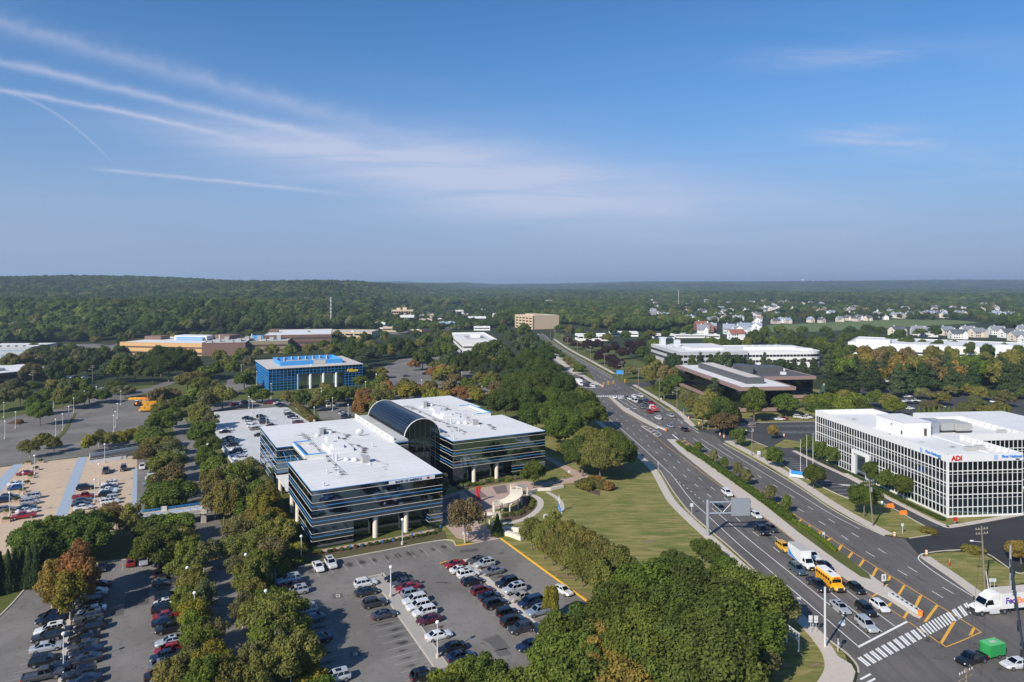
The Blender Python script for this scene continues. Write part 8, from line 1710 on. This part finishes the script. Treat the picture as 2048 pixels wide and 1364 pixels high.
x, y = P(*C4(1163, 1100)); t = thing('tall_sculpture', 'slim blue and silver standing sculpture on the outer curved walk', 'sculpture', (x, y, .02), 0)
for m, z0, r in (('blue_letter', 0, .5), ('metal_light', 2.3, .42)):
    b = MB()
    for k in range(4): b.tube((math.sin(k * 2.1) * r * .6, math.cos(k * 1.7) * r * .5, z0 + k * .5), (math.sin(k * 1.3 + 1) * r * .5, math.cos(k * 2.3) * r * .3, z0 + .75 + k * .55), r * (.5 - .07 * k), r * (.36 - .07 * k), n=6)
    b.build('figure', m, t)
MB().lathe([(.7, 0), (.6, .15)], 10).build('plinth', 'concrete', t)
x, y = P(*C4(1038, 1190)); t = thing('ring_sculpture', 'silver ring sculpture at the end of the outer curved walk', 'sculpture', (x, y, .02), .4); b = MB()
for k in range(12): a0, a1 = k * math.pi / 6, (k + 1) * math.pi / 6; b.tube((.55 * math.cos(a0), 0, 1.5 + .55 * math.sin(a0)), (.55 * math.cos(a1), 0, 1.5 + .55 * math.sin(a1)), .16, n=6)
b.build('ring', 'metal_light', t); MB().tube((0, 0, 0), (0, 0, 1.0), .3, .15, n=8).build('stand', 'metal_light', t)
# people walking on the plaza path
def person(u, v, shirt, trousers, label, rz):
    x, y = P(u, v); bm_ = bpy.data.meshes.new('person')
    J = [(0, 0, .95), (0, 0, 1.2), (0, 0, 1.42), (0, 0, 1.56), (0, .02, 1.7), (.1, 0, .9), (.12, .16, .48), (.12, .08, .06), (-.1, 0, .9), (-.12, -.12, .48), (-.12, -.22, .08), (.19, 0, 1.4), (.25, -.06, 1.13), (.24, .1, .9), (-.19, 0, 1.4), (-.25, .04, 1.13), (-.24, .14, .92)]
    Rr = [.14, .13, .13, .06, .105, .10, .07, .05, .10, .07, .05, .07, .05, .035, .07, .05, .035]
    E = [(0, 1), (1, 2), (2, 3), (3, 4), (0, 5), (5, 6), (6, 7), (0, 8), (8, 9), (9, 10), (2, 11), (11, 12), (12, 13), (2, 14), (14, 15), (15, 16)]
    bm_.from_pydata(J, E, []); o = put('person', bm_, None, (x, y, .02), rz, label=label, cat='person', group='people on the plaza')
    md = o.modifiers.new('skin', 'SKIN'); sv = bm_.skin_vertices[0].data if bm_.skin_vertices else None
    if sv is None: bpy.context.view_layer.update(); bm_.skin_vertices if False else None
    if bm_.skin_vertices:
        for s_, r in zip(bm_.skin_vertices[0].data, Rr): s_.radius = (r, r)
        bm_.skin_vertices[0].data[0].use_root = True
    o.modifiers.new('sub', 'SUBSURF').levels = 1
    name = 'person_' + shirt; mt = bpy.data.materials.new(name); mt.use_nodes = True; nt = NT(mt.node_tree); bs = nt.n['Principled BSDF']; tc = nt.new('ShaderNodeTexCoord'); sp = nt.new('ShaderNodeSeparateXYZ'); nt.link(tc.outputs['Object'], sp.inputs[0])
    c = nt.mix(nt.math('GREATER_THAN', sp.outputs[2], .95), {'dark': (.03, .03, .04, 1), 'tan': (.3, .25, .18, 1)}[trousers], {'orange': (.6, .15, .04, 1), 'black': (.02, .02, .025, 1), 'white': (.7, .7, .7, 1)}[shirt])
    c = nt.mix(nt.math('GREATER_THAN', sp.outputs[2], 1.5), c, (.45, .27, .19, 1)); c = nt.mix(nt.math('GREATER_THAN', sp.outputs[2], 1.74), c, (.03, .02, .015, 1)); nt.link(c, bs.inputs['Base Color']); bm_.materials.append(mt)
person(*C4(1207, 800), 'orange', 'dark', 'person in orange top walking on the brick path by the wing', 1.2); person(*C4(1120, 850), 'black', 'dark', 'person in dark clothes on the brick path', .6)
person(*C4(652, 1130), 'black', 'tan', 'person in black top beside the curved pergola', 2.0); person(*C4(633, 1090), 'white', 'dark', 'person in white top under the curved pergola', .3)
# footbridge over the service road, deck parapet, planters
def footbridge():
    A, B = P(296, 1033, 3.2), P(448, 1012, 3.2); L = math.dist(A, B); t = thing('footbridge', 'pale concrete footbridge with blue railings over the service road', 'bridge', (A[0], A[1], 0), ang2(A, B))
    MB().box(-2, L, -1.9, 1.9, 2.7, 3.2).build('deck', 'deck_concrete', t)
    for s in (-1, 1):
        MB().box(-2, L, s * 1.85 - .12, s * 1.85 + .12, 3.2, 3.75).build('parapet', 'concrete', t)
        for z in (4.0, 4.3): MB().box(-2, L, s * 1.85 - .04, s * 1.85 + .04, z, z + .08).build('rail', 'trim_blue', t)
        for k in range(int(L / 1.6)): MB().box(-1.8 + k * 1.6, -1.72 + k * 1.6, s * 1.85 - .04, s * 1.85 + .04, 3.75, 4.35).build('baluster', 'trim_blue', t)
    for xx in (3.0, L - 5.5):
        for s in (-1, 1): MB().box(xx, xx + 1.2, s * 1.85 - .25, s * 1.85 + .25, 2.5, 4.6).build('pier_post', 'column_cream', t)
        MB().box(xx, xx + 1.2, -1.5, 1.5, 0, 2.7).build('pier', 'concrete', t)
    MB().box(-5, -2, -2.2, 2.2, 0, 3.2).build('abutment', 'paver_beige', t)
footbridge()
A, B = P(586, 812), P(630, 848); L = math.dist(A, B); t = thing('deck_parapet', 'tan wall with blue square panels along the parking deck', 'wall', (A[0], A[1], 0), ang2(A, B)); MB().box(0, L, -.2, .2, 0, 1.6).build('wall', 'paver_beige', t)
for k in range(9): MB().box(L * (.03 + .108 * k), L * (.09 + .108 * k), -.26, -.2, .3, 1.4).build('panel', 'trim_blue', t)
A, B = P(436, 886), P(476, 942); L = math.dist(A, B); t = thing('deck_parapet', 'grey kerb wall along the outer edge of the parking deck', 'wall', (A[0], A[1], 0), ang2(A, B)); MB().box(0, L, -.2, .2, 0, .9).build('wall', 'deck_concrete', t); MB().box(0, L, -.24, .24, .9, 1.0).build('coping', 'walk_blue', t)
for i, (x, y) in enumerate(((365, 655), (322, 720), (275, 790), (240, 850), (200, 920), (142, 1005), (68, 1110), (55, 1185), (250, 670))):
    u, v = CB(x, y); px_, py_ = P(u, v); t = thing('planter_box', 'tan planter box with shrub on the brick lot', 'planter', (px_, py_, .03), ANG_E, 'planters on the brick lot'); MB().box(-.9, .9, -.7, .7, 0, .8).build('box', 'paver_beige', t); put('shrub', RND.choice(SHRUB), t, (0, 0, .6), 0, (.9, .9, .8), TC[RND.choice(['olive', 'bright green', 'grey-green'])])
for lab, a, b, h in (('white ramp wall on the brick lot', (805, 665), (1130, 620), 1.2), ('white upper ramp wall by the trees', (805, 600), (1280, 520), 1.0)):
    A, B = P(*CB(*a)), P(*CB(*b)); L = math.dist(A, B); t = thing('ramp_wall', lab, 'wall', (A[0], A[1], 0), ang2(A, B)); MB().box(0, L, -.15, .15, 0, h).build('wall', 'white_paint', t); MB().box(0, L, -.03, .03, h + .5, h + .56).build('rail', 'metal_light', t)
    for k in range(int(L / 2)): MB().box(2 * k, 2 * k + .06, -.03, .03, h, h + .5).build('post', 'metal_light', t)
sheet('ramp_pit', [CB(800, 640), CB(1130, 610), CB(1290, 515), CB(815, 590)], 'stain_asphalt', ZM + .02)
A = P(552, 1178); t = thing('banner_frame', 'tall blue sign panel on yellow posts at the hedge of the front lot', 'sign', (A[0], A[1], 0), 2.0); MB().box(0, 3.2, -.06, .06, .8, 2.9).build('panel', 'trim_blue', t)
for k in (0, 3.1): MB().box(k, k + .12, -.06, .06, 0, .8).build('post', 'kerb_yellow', t)
# far landmarks
def mast(u, vt, y, w, lab, m='metal_light', z0=0):
    x = (u - 1024) * y / F; zt = zat(vt, y); t = thing('antenna_mast', lab, 'antenna mast', (x, y, z0)); b = MB()
    for k in range(3):
        a = k * 2.094; b.tube((w * math.cos(a), w * math.sin(a), 0), (w * .45 * math.cos(a), w * .45 * math.sin(a), zt - z0), .16, .12, n=5)
    n = 12
    for i in range(n):
        f0, f1 = i / n, (i + 1) / n; q0, q1 = w * (1 - .55 * f0), w * (1 - .55 * f1)
        for k in range(3): a, c = k * 2.094, (k + 1) * 2.094; b.tube((q0 * math.cos(a), q0 * math.sin(a), (zt - z0) * f0), (q1 * math.cos(c), q1 * math.sin(c), (zt - z0) * f1), .09, n=4)
    b.build('lattice', m, t)
    for i in range(4): MB().box(-1.0, 1.0, -.2, .2, (zt - z0) * (.5 + .12 * i), (zt - z0) * (.5 + .12 * i) + 1.2).build('antenna', m, t)
mast(661.5, 594, 930, 1.1, 'tall pale lattice antenna mast on the woods edge'); mast(1357, 580, 1700, 1.0, 'distant pale antenna mast in the right woods')
def water_tower(u, vt, y, lab):
    x = (u - 1024) * y / F; z0 = float(hill(x, y)); zt = zat(vt, y); t = thing('water_tower', lab, 'water tower', (x, y, z0)); h = zt - z0
    MB().tube((0, 0, 0), (0, 0, h - 12), 3, 2.5, n=10).build('stem', 'white_paint', t); MB().lathe([(2.5, 0), (11, 4), (13, 8), (9, 12), (1, 14)], 14, (0, 0, h - 14)).build('tank', 'white_paint', t, smooth=True)
water_tower(1606, 558.5, 6600, 'tiny white water tower on the far ridge'); mast(1626, 557, 6600, 4, 'tiny mast beside the far water tower', 'metal_light', 60)
# grey storage unit and bin beside the black glass building
bx_, by_ = P(1655, 790); t = thing('storage_container', 'green site container beside the black glass building', 'container', (bx_, by_, 0), ANG_R); o = MB().box(0, 7, 0, 6, 0, 4.6).build('body', 'plain', t); o.color = (.05, .13, .085, 1); MB().box(.5, 4.5, 1, 5, 4.6, 5.5).build('top_unit', 'roof_white', t)
for k in range(12): MB().box(.2 + k * .57, .3 + k * .57, -.05, 0, .1, 4.5).build('rib', 'metal_dark', t)

# ---------------------------------------------------------------- haze
HZ = MB().box(-14000, 14000, -200, 16500, -1.5, 150).build('haze', None, kind='stuff')
hm = bpy.data.materials.new('haze'); hm.use_nodes = True; nt = NT(hm.node_tree); nt.n.clear(); ho = nt.new('ShaderNodeOutputMaterial'); pv = nt.new('ShaderNodeVolumePrincipled')
pv.inputs['Color'].default_value = (.62, .80, 1.0, 1); pv.inputs['Density'].default_value = HAZE; pv.inputs['Anisotropy'].default_value = .2
nt.link(pv.outputs[0], ho.inputs['Volume']); HZ.data.materials.append(hm)
# ---------------------------------------------------------------- labels that single out
ORD = 'first second third fourth fifth sixth seventh eighth ninth tenth eleventh twelfth thirteenth fourteenth fifteenth sixteenth seventeenth eighteenth nineteenth twentieth'.split()
def ordn(i):
    if i < 20: return ORD[i]
    k = i + 1; s = 'th' if 10 <= k % 100 <= 20 else {1: 'st', 2: 'nd', 3: 'rd'}.get(k % 10, 'th'); return '%d%s' % (k, s)
def finish_labels():
    bpy.context.view_layer.update()
    by = {}
    for o in col.objects:
        if o.parent is None and o.get('label') and o.get('category'): by.setdefault(o['label'], []).append(o)
    for lab, os_ in by.items():
        if len(os_) < 2: continue
        q = []
        for o in os_:
            x, y, z = o.location; y = max(y, 5.0); q.append((proj(x, y, z), o))
        us = [p[0][0] for p in q]; vs_ = [p[0][1] for p in q]
        if max(us) - min(us) >= 0.8 * (max(vs_) - min(vs_)):
            q.sort(key=lambda p: p[0][0]); ph = 'counting from the left'
        else: q.sort(key=lambda p: p[0][1]); ph = 'counting from the far end'
        for i, (_, o) in enumerate(q):
            k_ = len(lab.split()); short = 'from left' if 'left' in ph else 'from far end'
            o['label'] = '%s, %s %s' % (lab, ordn(i), ph if k_ + 1 + len(ph.split()) <= 16 else short)
            if not o.get('group'): o['group'] = lab
finish_labels()
